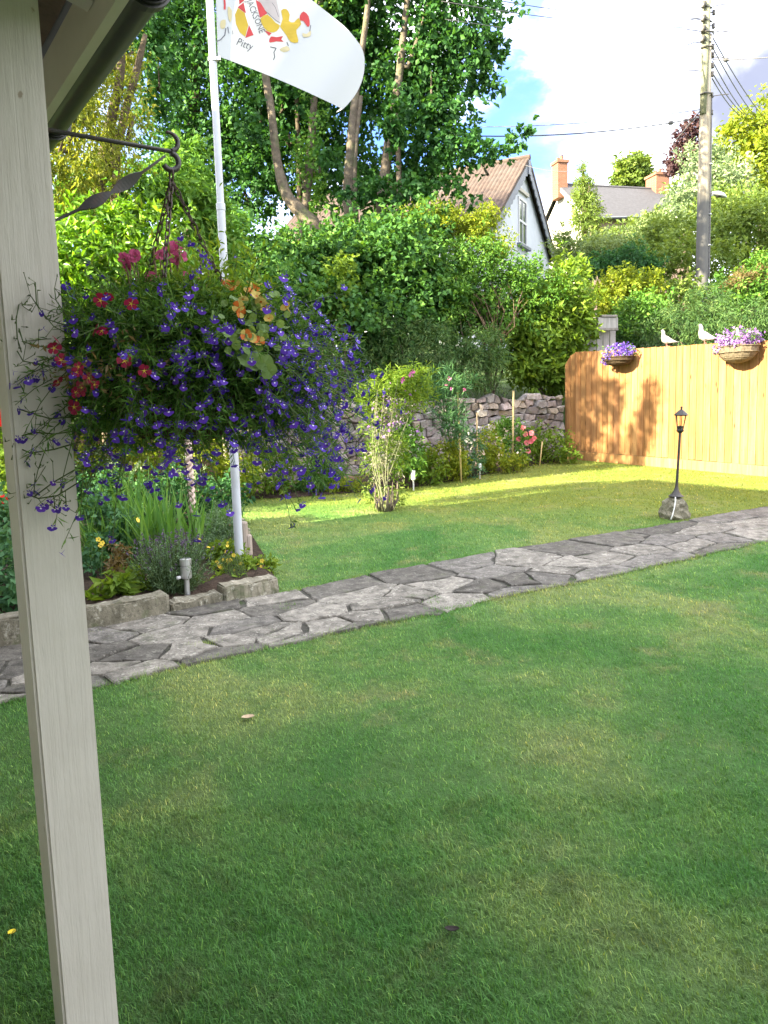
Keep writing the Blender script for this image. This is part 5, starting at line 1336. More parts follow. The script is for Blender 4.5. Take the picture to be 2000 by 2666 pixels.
def fan(nm, lab, base_px, spread, hgt, n, wd, mat, lean=0.5, tipdroop=0.35):
    b0 = gnd(*base_px, off=0.05); th = thing(nm, lab, 'plant', b0, LG)
    V, F, T = [], [], []
    for k in range(n):
        an = random.uniform(0, 2 * math.pi); ln = hgt * random.uniform(.6, 1.1); le = random.uniform(.1, lean)
        o_ = b0 + np.array([random.gauss(0, spread), random.gauss(0, spread), -.02]); dh = np.array([math.cos(an), math.sin(an), 0]); sd = np.array([-dh[1], dh[0], 0]); tw = random.uniform(-.8, .8)
        sd = sd * math.cos(tw) + dh * math.sin(tw); t0 = random.random(); b_ = len(V)
        for q in range(6):
            tt = q / 5; c_ = o_ + dh * ln * le * (tt ** 1.7) + ZU * ln * (tt - tipdroop * le * tt ** 3); w_ = wd * (0.55 + 0.9 * tt if tt < .5 else 2.0 * (1 - tt)) + .0008
            V += [c_ - sd * w_, c_ + sd * w_]; T += [t0, t0]
        for q in range(5): F.append((b_ + 2 * q, b_ + 2 * q + 1, b_ + 2 * q + 3, b_ + 2 * q + 2))
    mesh_obj('leaf_fan', np.array(V), np.array(F), M[mat], th, tint=T); return th


fan('crocosmia_plant', 'tall clump of strap leaves behind the lavender', (420, 1480), 0.10, 0.74, 95, 0.012, 'strap_leaf', .55)
fan('iris_plant', 'broad upright iris leaves right of the strap leaf clump', (530, 1440), 0.10, 0.55, 46, 0.015, 'strap_leaf', .5)
fan('grass_clump', 'fine arching grassy leaves directly right of the post', (270, 1470), 0.10, 0.62, 150, 0.005, 'strap_leaf', .8)
fan('lily_plant', 'mid green tall blades at the back of the bed', (340, 1430), 0.12, 0.85, 70, 0.011, 'strap_leaf', .4)
# lavender
lb = gnd(455, 1540, off=.05); lv = thing('lavender_bush', 'grey green lavender bush with dull purple flower heads', 'plant', lb, LG)
V, F, T = [], [], []
stm = MB(); tips = []
for k in range(260):
    an = random.uniform(0, 2 * math.pi); r_ = abs(random.gauss(0, .5)); d_ = unit(np.array([math.cos(an) * r_, math.sin(an) * r_, 1.0])); ln = random.uniform(.22, .42)
    a = lb + np.array([math.cos(an), math.sin(an), 0]) * random.uniform(0, .14); tp = a + d_ * ln; tips.append((tp, d_)); stm.tube([a, a * .5 + tp * .5 + RNG.normal(size=3) * .01, tp], .0016, 3, cap=False)
stm.obj('stems', M['green_stem'], lv)
P_ = []; A_ = []
for tp, d_ in tips:
    for q in range(22):
        P_.append(tp - d_ * random.uniform(.03, .30)); A_.append(d_ * .7 + RNG.normal(size=3) * .55)
P_ = np.array(P_); A_ = unit(np.array(A_)); N_ = unit(RNG.normal(size=P_.shape) + [0, 0, .6])
V, F, T = leaves(P_, N_, A_, 0.035, 0.006, RNG.uniform(0, 1, len(P_))); mesh_obj('foliage', V, F, M['lavender_leaf'], lv, tint=T)
P_ = []; A_ = []
for tp, d_ in tips[:150]:
    for q in range(9): P_.append(tp + d_ * random.uniform(-.01, .04)); A_.append(d_ * .4 + RNG.normal(size=3))
P_ = np.array(P_); A_ = unit(np.array(A_)); N_ = unit(RNG.normal(size=P_.shape))
V, F, T = leaves(P_, N_, A_, 0.013, 0.010, RNG.uniform(0, 1, len(P_))); mesh_obj('flower_heads', V, F, M['lavender_bloom'], lv, tint=T)

# blooms dotted in the bed
yb = to_me(flower_mesh('yellow_bloom', [(q * 2 * math.pi / 5, 1, .8, .25, 0) for q in range(5)], None), 'yellow_bloom', M['stamen_yellow'])
yf = thing('yellow_loosestrife', 'yellow starry flowers beside the flagpole', 'flowers', gnd(600, 1530, off=.05), LG)
for k in range(19):
    u, v = random.gauss(588, 20), random.gauss(1452, 26)
    if k > 15: u, v = random.gauss(670, 12), random.gauss(1460, 12)
    p_ = atY(u, v, 5.75); link('bloom', yb, yf, face_matrix(p_, unit(CAM_LOC - p_) + RNG.normal(size=3) * .6, random.random() * 6, random.uniform(.010, .018)))
mb = MB()
for k in range(14): mb.tube([gnd(600 + k * 4, 1530), atY(575 + k * 4, 1440 + 10 * random.random(), 5.78)], .003, 4, cap=False)
mb.obj('stems', M['green_stem'], yf)
yp = thing('yellow_poppies', 'few small yellow flowers right of the post', 'flowers', gnd(262, 1560, off=.05), LG)
for (u, v) in ((266, 1414), (256, 1404), (358, 1354), (262, 1420), (520, 1408)):
    p_ = atY(u, v, 5.6); link('bloom', yb, yp, face_matrix(p_, unit(CAM_LOC - p_) + RNG.normal(size=3) * .4, random.random() * 6, .020))
mb = MB(); mb.tube([gnd(262, 1560), atY(266, 1416, 5.62)], .003, 4); mb.obj('stems', M['green_stem'], yp)
# red roses
def rose(u, v, Y, s_, lab):
    p_ = atY(u, v, Y); th = thing('red_rose', lab, 'rose', p_ - ZU * .4, 'red roses left of the post')
    mb = MB()
    for ring, (nn, rr, lf) in enumerate(((6, 1.0, .25), (5, .82, .55), (5, .6, .9), (4, .38, 1.4))):
        f_ = flower_mesh('x', [(q * 2 * math.pi / nn + ring * .5, rr, 1.25, lf, 0) for q in range(nn)], None); mb.add([(a, b, c + ring * .10) for a, b, c in f_.V], f_.F)
    me = to_me(mb, 'rose_head', M['red_rose_petal'])
    link('rose_head', me, th, face_matrix(p_, unit(CAM_LOC - p_) + np.array([.3, 0, .5]), 0.3, s_))
    mb = MB(); mb.tube([p_ - ZU * .6 + np.array([.02, .1, 0]), p_ - ZU * .3 + np.array([.03, .03, 0]), p_ - ZU * .01], .005, 5); mb.obj('stem', M['green_stem'], th)
rose(0, 1090, 6.9, .085, 'upper red rose at the left edge of the view')
rose(18, 1310, 6.6, .078, 'lower red rose at the left edge of the view')
cr = thing('coral_flower', 'small coral flower peeping out behind the flagpole', 'flower', gnd(600, 1420)); p_ = atY(597, 1358, 6.9)
link('bloom', cm, cr, face_matrix(p_, unit(CAM_LOC - p_), 0, .035)); mb = MB(); mb.tube([gnd(600, 1420), p_], .004, 4); mb.obj('stem', M['green_stem'], cr)

# barley twist post behind the basket
tb = gnd(505, 1400); tz = atY(495, 1120, tb[1])[2]; mb = MB()
for ph in (0, math.pi):
    mb.tube([np.array([tb[0] + .022 * math.cos(ph + q * 1.0), tb[1] + .022 * math.sin(ph + q * 1.0), tb[2] - .05 + (tz - tb[2] + .05) * q / 60]) for q in range(61)], .019, 8)
tag(mb.obj('twisted_post', M['twist_pink'], smooth=True), 'pinkish barley twist garden post below the hanging basket', 'post')

# steel bollard light
a = gnd(489, 1560, off=.03); sb = thing('bollard_light', 'short stainless steel garden light behind the low kerb stone', 'garden light', a)
zt = atY(489, 1454, a[1])[2] - a[2]
mb = MB(); mb.lathe(a, [(.019, -.03), (.019, zt * .52)], 14); mb.obj('stem', M['steel'], sb, smooth=False); smooth_angle(sb.children[-1])
mb = MB(); mb.lathe(a + ZU * zt * .5, [(.022, 0), (.036, .006), (.038, .02), (.038, zt * .30), (.034, zt * .31), (.034, zt * .33), (.040, zt * .34), (.040, zt * .49), (.036, zt * .5)], 18); mb.obj('head', M['steel'], sb); smooth_angle(sb.children[-1])
mb = MB(); mb.lathe(a + ZU * zt * .56 + np.array([-.034, -.022, 0]), [(.004, 0), (.012, .005), (.012, .03), (.004, .035)], 8, axis=(-.6, -.8, 0)); mb.obj('sensor', M['frame_white'], sb)
# log edging
lg = thing('log_edging', 'row of short weathered logs edging the bed beside the flagpole', 'edging', gnd(645, 1460))
for (u, v0, v1, w_) in ((640, 1465, 1358, .032), (650, 1464, 1392, .03), (645, 1420, 1375, .03), (632, 1400, 1350, .03)):
    q = gnd(u, v0); zz = atY(u, v1, q[1])[2]; mb = MB(); mb.tube([q - ZU * .05, np.array([q[0], q[1], zz - .012]), np.array([q[0], q[1], zz])], [w_, w_, w_ * .8], 10); mb.obj('log', M['log_wood'], lg, smooth=False)
# ================================================================== FLAGPOLE AND FLAG
fb = gnd(625, 1478, off=0.05)
pol = thing('flagpole', 'white painted flagpole rising from the corner of the flower bed', 'flagpole', fb)
mb = MB(); mb.tube([fb - ZU * .1, fb + ZU * 1.55], [.034, .034], 18); mb.tube([fb + ZU * 1.5505, fb + ZU * 2.75], .031, 18); mb.tube([fb + ZU * 2.7505, fb + ZU * 5.6], .027, 18)
pobj = mb.obj('shaft', M['pole_white'], pol, smooth=False); smooth_angle(pobj)
for hh, rr in ((1.55, .037), (2.75, .034)):
    mb = MB(); mb.lathe(fb + ZU * (hh - .03), [(rr - .004, 0), (rr, .004), (rr, .05), (rr - .005, .055)], 18); mb.obj('collar', M['pole_white'], pol); smooth_angle(pol.children[-1])
mb = MB(); mb.lathe(fb + ZU * 5.6, [(.03, 0), (.05, .03), (.05, .06), (.02, .09)], 14); mb.obj('finial', M['pole_white'], pol)
hz_ = float(atY(562, 150, fb[1])[2]); mb = MB(); mb.lathe((fb[0], fb[1], hz_ - .03), [(.028, 0), (.036, .004), (.036, .03), (.028, .034)], 14); mb.box((fb[0] + .045, fb[1] - .01, hz_ - .01), (.014, 0, 0), (0, .008, 0), (0, 0, .012)); mb.obj('flag_clip', M['steel'], pol)

FY = fb[1]
def ripple(u, v):
    s_ = (u - 560) / 380.0; s_ = max(s_, 0)
    return 0.075 * math.sin(3.4 * s_ + 0.012 * v * .6) * min(1, s_ * 2) + 0.02 * math.sin(9 * s_ + .02 * v) * min(1, s_ * 2) + .25 * max(0, s_ - .93) + 0.78 * s_
def flag_pt(u, v, off=0.0):
    p_ = atY(u, v, FY + ripple(u, v) - off); return p_


fl_ = thing('flag', 'white flag with faded yellow and red emblem flying from the flagpole', 'flag', (fb[0], fb[1], hz_))
def q3(a, b, c, t): return (np.array(a) * (1 - t) ** 2 + 2 * np.array(b) * t * (1 - t) + np.array(c) * t * t)
V, F = [], []; NS, NTT = 40, 26
for q in range(NS + 1):
    s_ = q / NS; bt = q3((567, 146), (735, 205), (893, 284), s_); tp = q3((556, -205), (750, -50), (938, 100), s_)
    for r in range(NTT + 1):
        tt = r / NTT; p_ = bt * (1 - tt) + tp * tt
        bul = 4 * tt * (1 - tt) * s_ ** 4; p_ = p_ + np.array([30, 8]) * bul
        if s_ > .85: p_ = p_ + np.array([-8, 6]) * ((s_ - .85) / .15) ** 2 * max(0, (tt - .75) / .25) ** 2
        V.append(flag_pt(*p_))
F = [(q * (NTT + 1) + r, (q + 1) * (NTT + 1) + r, (q + 1) * (NTT + 1) + r + 1, q * (NTT + 1) + r + 1) for q in range(NS) for r in range(NTT)]
cl_ = mesh_obj('cloth', V, F, M['flag_cloth'], fl_, smooth=True)
# hem strip curling under along the fly edge
V, F = [], []
for r in range(15):
    tt = r / 14 * .62; bt = np.array((893, 284.)) * (1 - tt) + np.array((938, 100.)) * tt + np.array([30, 8]) * 4 * tt * (1 - tt)
    w_ = (1 - tt / .62) * 26
    a_ = flag_pt(*bt); b_ = atY(bt[0] - 2 - w_ * .6 , bt[1] - 2 - w_ * .15 + 14 * (1 - tt / .62), FY + .05 + ripple(*bt)); V += [a_, b_]
F = [(2 * r, 2 * r + 1, 2 * r + 3, 2 * r + 2) for r in range(14)]
mesh_obj('turned_hem', V, F, M['flag_cloth'], fl_, smooth=True)


def cpx(x, y): return (530 + x / 3.687, y / 3.687)


def printed(name, polys, mat, parent, off=0.004):
    V, F = [], []
    for pl in polys:
        pts2 = []
        for q in range(len(pl)):
            a, b = np.array(pl[q], float), np.array(pl[(q + 1) % len(pl)], float); k = max(1, int(np.linalg.norm(b - a) / 25))
            for h in range(k): pts2.append(a + (b - a) * h / k)
        tri = geometry.tessellate_polygon([[Vector((p[0], p[1], 0)) for p in pts2]])
        b0 = len(V)
        for p in pts2: V.append(flag_pt(*cpx(*p), off))
        F += [tuple(i_ + b0 for i_ in t_) for t_ in tri]
    return mesh_obj(name, V, F, M[mat], parent)


def curvy(pts, n=3):
    out = []; k = len(pts)
    for q in range(k):
        p0, p1, p2, p3 = (np.array(pts[(q + d) % k], float) for d in (-1, 0, 1, 2))
        for h in range(n):
            t_ = h / n; out.append(0.5 * ((2 * p1) + (-p0 + p2) * t_ + (2 * p0 - 5 * p1 + 4 * p2 - p3) * t_ ** 2 + (-p0 + 3 * p1 - 3 * p2 + p3) * t_ ** 3))
    return out


def stroke(pts, w_):
    pts = [np.array(p, float) for p in pts]; L_, R_ = [], []
    for q, p in enumerate(pts):
        d_ = pts[min(q + 1, len(pts) - 1)] - pts[max(q - 1, 0)]; n_ = np.array([-d_[1], d_[0]]) / (np.linalg.norm(d_) + 1e-6); L_.append(p + n_ * w_ / 2); R_.append(p - n_ * w_ / 2)
    return L_ + R_[::-1]


em = printed('yellow_print', [[(330, 75), (395, 122), (430, 240), (400, 352), (350, 310), (312, 230), (302, 140)], curvy([(545, 180), (615, 138), (690, 215), (735, 245), (700, 300), (640, 308), (585, 270)], 2),
     curvy([(745, 100), (795, 85), (828, 140), (820, 200), (870, 212), (912, 170), (938, 232), (892, 285), (902, 350), (908, 405), (840, 402), (800, 345), (762, 290), (737, 250), (760, 180)], 2)], 'print_yellow', fl_); em['kind'] = 'stuff'
printed('red_print', [[(327, 68), (385, 22), (408, 122), (398, 122)], [(437, 240), (482, 335), (402, 363)], [(500, -5), (548, 25), (612, 128), (543, 170)], [(583, 288), (655, 318), (628, 342)], [(340, -20), (400, -20), (385, 10), (345, 40)],
     curvy([(630, 385), (650, 348), (700, 355), (765, 345), (745, 375), (770, 400), (700, 396), (640, 408)], 2), curvy([(925, 150), (960, 108), (1010, 155), (1020, 240), (995, 252), (960, 200), (928, 195)], 2), stroke([(200, -10), (205, 40), (203, 90)], 18)], 'print_red', fl_)
printed('pale_print', [curvy([(950, 315), (990, 325), (1030, 290), (1025, 345), (960, 355)], 2), curvy([(730, 470), (800, 440), (830, 478), (770, 500)], 2), curvy([(165, 200), (212, 190), (205, 268), (163, 268)], 2), curvy([(232, 60), (272, 100), (265, 205), (240, 180)], 2)], 'print_pale', fl_)
printed('tan_print', [[(520, -5), (700, -5), (735, 150), (730, 215), (690, 190), (610, 110)]], 'print_tan', fl_, 0.003)
printed('outline_print', [stroke([(120, 398), (165, 380), (205, 335), (215, 270)], 9), stroke([(232, 255), (245, 320)], 7), stroke([(280, 290), (283, 330)], 6), stroke([(640, 448), (700, 462)], 10), stroke([(698, 462), (676, 500), (684, 545), (670, 575)], 9),
     stroke([(520, 20), (600, 110), (690, 190), (735, 220)], 5), stroke([(640, 0), (690, 70), (720, 160)], 4), stroke([(1030, 240), (1020, 300)], 7), stroke([(800, 400), (815, 440)], 7)], 'print_grey', fl_)


def flag_text(txt, x, y, ang, h, sx=1.0, italic=0.0):
    cu = bpy.data.curves.new('lettering', 'FONT'); cu.body = txt; cu.size = 1.0; cu.resolution_u = 2; cu.shear = italic
    to = bpy.data.objects.new('lettering', cu); COL.objects.link(to); dg = bpy.context.evaluated_depsgraph_get(); me = bpy.data.meshes.new_from_object(to.evaluated_get(dg)); bpy.data.objects.remove(to)
    ca, sa = math.cos(ang), math.sin(ang); V = []
    for v in me.vertices:
        lx, ly = v.co.x * h * sx, -v.co.y * h; V.append(flag_pt(*cpx(x + lx * ca - ly * sa, y + lx * sa + ly * ca), 0.007))
    F = [tuple(p.vertices) for p in me.polygons]; return mesh_obj('lettering', V, F, M['print_grey'], fl_)


flag_text('JACKSONE', 412, 8, math.radians(68), 88, 0.80)
flag_text('Pitty', 308, 425, math.radians(20), 105, 0.85, 0.1)

# ================================================================== GARDEN LAMP ON A STONE
lp = gnd(1757, 1350)
lk = lp[1] / FPX
bs = thing('boulder', 'squat lichened stone block carrying the garden lamp', 'stone', lp)
bm = bmesh.new(); bmesh.ops.create_icosphere(bm, subdivisions=3, radius=1)
V = []; top_z = atY(1760, 1293, lp[1])[2] - lp[2]
bm.verts.index_update()
for v in bm.verts:
    x_, y_, z_ = v.co; p4 = (abs(x_) ** 4 + abs(y_) ** 4 + abs(z_) ** 4) ** .25; x_, y_, z_ = x_ / p4, y_ / p4, z_ / p4
    zz = (z_ + 1) / 2; tap = 1.0 - 0.38 * zz ** 1.3
    nz_ = .012 * math.sin(x_ * 7 + y_ * 3) + .012 * math.sin(z_ * 9 + x_ * 4 + 1) + random.gauss(0, .004)
    V.append((lp[0] + .01 + x_ * (.148 * tap + nz_), lp[1] + .02 + y_ * (.14 * tap + nz_), lp[2] - .04 + zz * (top_z + .035) + (nz_ * .4 if zz < .8 else 0)))
o = mesh_obj('block', V, [[v.index for v in f.verts] for f in bm.faces], M['base_stone'], bs); bm.free()
lt = np.array([lp[0] + .01, lp[1] + .0, lp[2] + top_z])
lean = np.array([.045, 0, 1.0]); lean = lean / np.linalg.norm(lean)
tzl = atY(1775, 1060, lt[1])[2] - lt[2]
lamp = thing('garden_lamp', 'small black lamp post with lantern standing on a stone by the path', 'lamp post', lt)
def L3(h): return lt + lean * h
mb = MB(); mb.lathe(lt, [(.075, 0), (.078, .006), (.070, .012), (.045, .03), (.026, .065), (.016, .10), (.0135, .14)], 16, axis=lean); mb.obj('foot', M['lamp_black'], lamp); smooth_angle(lamp.children[-1])
h0 = tzl * 0.735
mb = MB(); mb.lathe(L3(.13), [(.0135, 0), (.013, .25), (.0125, h0 - .13)], 12, axis=lean); mb.obj('post', M['lamp_black'], lamp); smooth_angle(lamp.children[-1])
mb = MB(); mb.lathe(L3(h0), [(.014, -.02), (.036, .0), (.038, .008), (.028, .014), (.025, .05), (.02, .055)], 12, axis=lean); mb.obj('lantern_base', M['lamp_black'], lamp); smooth_angle(lamp.children[-1])
hb, ht = h0 + .012, tzl * 0.912
mb = MB(); a_ = np.cross(lean, [0, 1, 0]); a_ /= np.linalg.norm(a_); b_ = np.cross(lean, a_)
for q in range(6):
    an = math.pi * 2 * q / 6 + .3; e_ = math.cos(an) * a_ + math.sin(an) * b_; mb.tube([L3(hb) + e_ * .030, L3(ht) + e_ * .052], .0038, 5)
for hh, rr in ((hb + .002, .031), (ht - .004, .052)):
    mb.tube([L3(hh) + rr * (math.cos(2 * math.pi * q / 6 + .3) * a_ + math.sin(2 * math.pi * q / 6 + .3) * b_) for q in range(7)], .004, 5)
fr = mb.obj('lantern_frame', M['lamp_black'], lamp)
for q in range(6):
    an, an2 = math.pi * 2 * q / 6 + .3, math.pi * 2 * (q + 1) / 6 + .3; e1, e2 = (math.cos(x_) * a_ + math.sin(x_) * b_ for x_ in (an, an2)); mb = MB(); mb.prism([L3(hb) + e1 * .029, L3(hb) + e2 * .029, L3(ht) + e2 * .051, L3(ht) + e1 * .051], -unit(e1 + e2) * .002); mb.obj('pane', M['lantern_glass'], fr)
mb = MB(); mb.lathe(L3(ht), [(.060, -.004), (.072, 0), (.066, .008), (.05, .025), (.025, .048), (.010, .058), (.009, .07), (.013, .078), (.006, .088), (.005, tzl - ht)], 12, axis=lean); mb.obj('lantern_roof', M['lamp_black'], lamp)
cbp = [lt + np.array([-.03, -.062, .004]), lt + np.array([-.045, -.105, -.03]), lt + np.array([-.062, -.122, -.10]), lt + np.array([-.085, -.138, -.17]), lt + np.array([-.105, -.145, -top_z + .01])]
mb = MB(); mb.tube(cbp, .0065, 7); mb.obj('cable', M['cable_white'], lamp, smooth=True)

# ================================================================== FENCE BASKETS AND DOVES
def fence_basket(u, v, wpx, lab, bloom_mats, bowl_mat, hpx, fpx, nbl):
    c = fence_at(u, v, 0.17); k = np.linalg.norm((c - CAM_LOC)) / FPX
    rw = wpx * k / 2; th = thing('fence_basket', lab, 'hanging basket', fence_at(u, v, 0.0), 'flower baskets on the timber fence')
    mb = MB(); n_ = 14; V, F = [], []
    for r in range(6):
        an = math.pi / 2 * r / 5; rr = rw * .78 * math.cos(an) ** .8 if r < 5 else rw * .12; zz = -hpx * k * math.sin(an)
        for q in range(n_):
            q_ = math.pi * 2 * q / n_; V.append(c + np.array([*FEN_D, 0]) * rr * math.cos(q_) + fo * rr * .8 * math.sin(q_) + ZU * zz)
    F = [(r * n_ + (q + 1) % n_, r * n_ + q, r * n_ + n_ + q, r * n_ + n_ + (q + 1) % n_) for r in range(5) for q in range(n_)] + [tuple(5 * n_ + q for q in range(n_ - 1, -1, -1)), tuple(range(n_))]
    mb.add(V, F); mb.obj('bowl', M[bowl_mat], th)
    mb = MB()
    for zz, rr in ((0.0, rw * .80), (-hpx * k * .35, rw * .76), (-hpx * k * .65, rw * .60)):
        mb.tube([c + np.array([*FEN_D, 0]) * rr * math.cos(q_) + fo * rr * .8 * math.sin(q_) + ZU * zz for q_ in np.linspace(0, 2 * math.pi, 17)], .008, 5, cap=False)
    mb.obj('rim', M[bowl_mat], th)
    mb = MB(); mb.tube([c - fo * .165 + ZU * .02, c - fo * .12 + ZU * .0], .008, 5); mb.obj('hanger', M['wrought_iron'], th)
    bl = [(c + ZU * fpx * k * .22, (rw * .74, rw * .6, fpx * k * .42), 1.0), (c + np.array([*FEN_D, 0]) * rw * .4 + ZU * fpx * k * .32, (rw * .42, rw * .4, fpx * k * .32), .5), (c - np.array([*FEN_D, 0]) * rw * .55 + fo * .05, (rw * .3, rw * .3, fpx * k * .36), .4)]
    crown('foliage', bl, 300, .035, .5, 'mid_leaf', th, clump=.2, per=8)
    for q, bmn in enumerate(bloom_mats): crown('blooms', bl, nbl // len(bloom_mats), .036, .95, bmn, th, clump=.15, per=5, shell=.75, shoot=1.0)[0]['kind'] = 'stuff'
    return th


fence_basket(1612, 930, 100, 'small dark basket of violet flowers on the left part of the fence', ['violet_bloom'], 'coir', 22, 44, 700)
fence_basket(1922, 902, 122, 'wicker basket of lilac flowers on the right part of the fence', ['lilac_bloom', 'mauve_bloom', 'lilac_bloom'], 'wicker', 38, 52, 1100)


def dove(u, v, hpx, lab, yaw=0.0):
    p0 = fence_at(u, v, -0.01); s_ = fen(0, 0)[2]
    k = np.linalg.norm(p0 - CAM_LOC) / FPX; H = hpx * k; sloc = (xy(p0) - FEN_P) @ FEN_D; p0[2] = lawn_z(*xy(fen(sloc, 0))) + FH
    f_ = -np.array([FEN_D[0] * math.cos(yaw) - FEN_D[1] * math.sin(yaw), FEN_D[0] * math.sin(yaw) + FEN_D[1] * math.cos(yaw), 0]); sd = np.array([-f_[1], f_[0], 0])
    th = thing('dove', lab, 'dove', p0, 'pale doves perched on the fence top')
    def at(x_, z_): return p0 + f_ * x_ * H + ZU * (z_ - .12 if z_ > .25 else z_ * .5) * H * 1.1
    sp_ = [(-.62, .30, .035, .012), (-.52, .30, .055, .02), (-.36, .33, .10, .06), (-.18, .36, .16, .13), (0.02, .42, .19, .19), (.16, .50, .17, .19), (.22, .62, .12, .13), (.225, .73, .088, .095), (.235, .83, .085, .085), (.27, .90, .075, .07), (.315, .92, .04, .035), (.335, .918, .012, .012)]
    V, F = [], []; n_ = 12
    for q, (x_, z_, ry, rz_) in enumerate(sp_):
        a = sp_[max(q - 1, 0)]; b = sp_[min(q + 1, len(sp_) - 1)]; tx, tz = b[0] - a[0], b[1] - a[1]; l_ = math.hypot(tx, tz); ux, uz = -tz / l_, tx / l_
        for r in range(n_):
            an = 2 * math.pi * r / n_; V.append(at(x_ + ux * rz_ * math.sin(an), z_ + uz * rz_ * math.sin(an)) + sd * ry * math.cos(an) * H)
    F = [(q * n_ + r, q * n_ + (r + 1) % n_, q * n_ + n_ + (r + 1) % n_, q * n_ + n_ + r) for q in range(len(sp_) - 1) for r in range(n_)] + [tuple(range(n_ - 1, -1, -1)), tuple((len(sp_) - 1) * n_ + r for r in range(n_))]
    mesh_obj('body', V, F, M['dove_white'], th, smooth=True)
    for sg in (-1, 1):
        V = []; prof = [(.12, .50), (.02, .56), (-.14, .50), (-.34, .38), (-.56, .31), (-.38, .29), (-.18, .29), (.0, .33), (.10, .40)]
        for (x_, z_) in prof: V.append(at(x_, z_) + sd * sg * H * (.205 - .22 * max(0, -x_ - .05) ** 1.1))
        V.append(at(-.1, .42) + sd * sg * H * .225); F = [(q, (q + 1) % 9, 9) if sg > 0 else ((q + 1) % 9, q, 9) for q in range(9)]
        b0 = len(V); V += [v - sd * sg * .012 for v in V[:9]]; F += [(q, (q + 1) % 9, b0 + (q + 1) % 9, b0 + q) for q in range(9)]
        mesh_obj('wing', V, F, M['dove_grey'], th)
        mb = MB(); mb.tube([at(.03, .30) + sd * sg * .07 * H, at(.02, .12) + sd * sg * .07 * H, at(.02, .02) + sd * sg * .07 * H], .012 * H * 1.6, 6)
        for dx in (.09, .08, -.06): mb.tube([at(.02, .02) + sd * sg * .07 * H, at(.02 + dx, .008) + sd * sg * (.07 + (.03 if dx == .08 else 0)) * H], .012 * H, 5)
        mb.obj('leg', M['dove_leg'], th)
        mb = MB(); mb.lathe(at(.285, .915) + sd * sg * .066 * H, [(.012 * H, 0), (.010 * H, .012 * H), (.004 * H, .016 * H)], 8, axis=sd * sg); mb.obj('eye', M['dove_beak'], th)
    mb = MB(); mb.lathe(at(.33, .915), [(.022 * H, 0), (.016 * H, .04 * H), (.004 * H, .10 * H)], 8, axis=f_ - ZU * .35); mb.obj('beak', M['dove_beak'], th)
dove(1738, 905, 45, 'left dove on the fence top, crouching lower than the middle one', 0.25)
dove(1838, 898, 53, 'middle dove on the fence top, standing taller with head up', 0.15)
dove(1930, 893, 37, 'third dove, mostly hidden behind the lilac flower basket', 0.4)

# ================================================================== HANGING BASKET
bk = thing('hanging_basket', 'overflowing hanging basket of purple lobelia with crimson and yellow flowers', 'hanging basket', HOOK)
BC = HOOK.copy(); RIM = 1.565; BR = 0.195
mb = MB(); mb.lathe((BC[0], BC[1], RIM - .185), [(.03, 0), (.10, .012), (.15, .05), (.182, .11), (BR, .185), (BR - .012, .185), (.16, .15)], 22); mb.obj('liner', M['coir'], bk); smooth_angle(bk.children[-1])
mb = MB(); mb.tube([np.array([BC[0] + BR * math.cos(q), BC[1] + BR * math.sin(q), RIM]) for q in np.linspace(0, 2 * math.pi, 33)], .004, 6, cap=False)
for q in np.linspace(0, 2 * math.pi, 13)[:-1]:
    mb.tube([np.array([BC[0] + r * math.cos(q), BC[1] + r * math.sin(q), RIM - .187 + h]) for r, h in ((.03, 0), (.104, .010), (.155, .05), (.187, .11), (BR + .003, .187))], .0025, 5, cap=False)
mb.obj('wire_frame', M['rust_chain'], bk)
LH = HOOK - ZU * .002
mb = MB(); mb.tube([LH + .012 * (math.cos(q) * E3 + math.sin(q) * ZU) - ZU * .010 for q in np.linspace(0, 2 * math.pi, 13)], .0025, 6, cap=False); ring = mb.obj('top_ring', M['rust_chain'], bk)
for q in (0.5, 2.6, 4.7):
    e_ = np.array([BC[0] + BR * math.cos(q), BC[1] + BR * math.sin(q), RIM]); a = LH - ZU * .02; L_ = np.linalg.norm(e_ - a); nl = int(L_ / .019); mb = MB(); d_ = (e_ - a) / L_; s1 = unit(np.cross(d_, [0.3, 1, 0])); s2 = np.cross(d_, s1)
    for r in range(nl):
        c_ = a + d_ * (r + .5) * L_ / nl; w_ = s1 if r % 2 else s2
        mb.tube([c_ + d_ * .013 * math.cos(t_) + w_ * .0055 * math.sin(t_) for t_ in np.linspace(0, 2 * math.pi, 9)], .0021, 4, cap=False)
    mb.obj('chain', M['rust_chain'], bk)
def bpt(ang, r, z): return np.array([BC[0] + r * math.cos(ang), BC[1] + r * math.sin(ang), z])
root0 = np.array([BC[0], BC[1], RIM + .01])
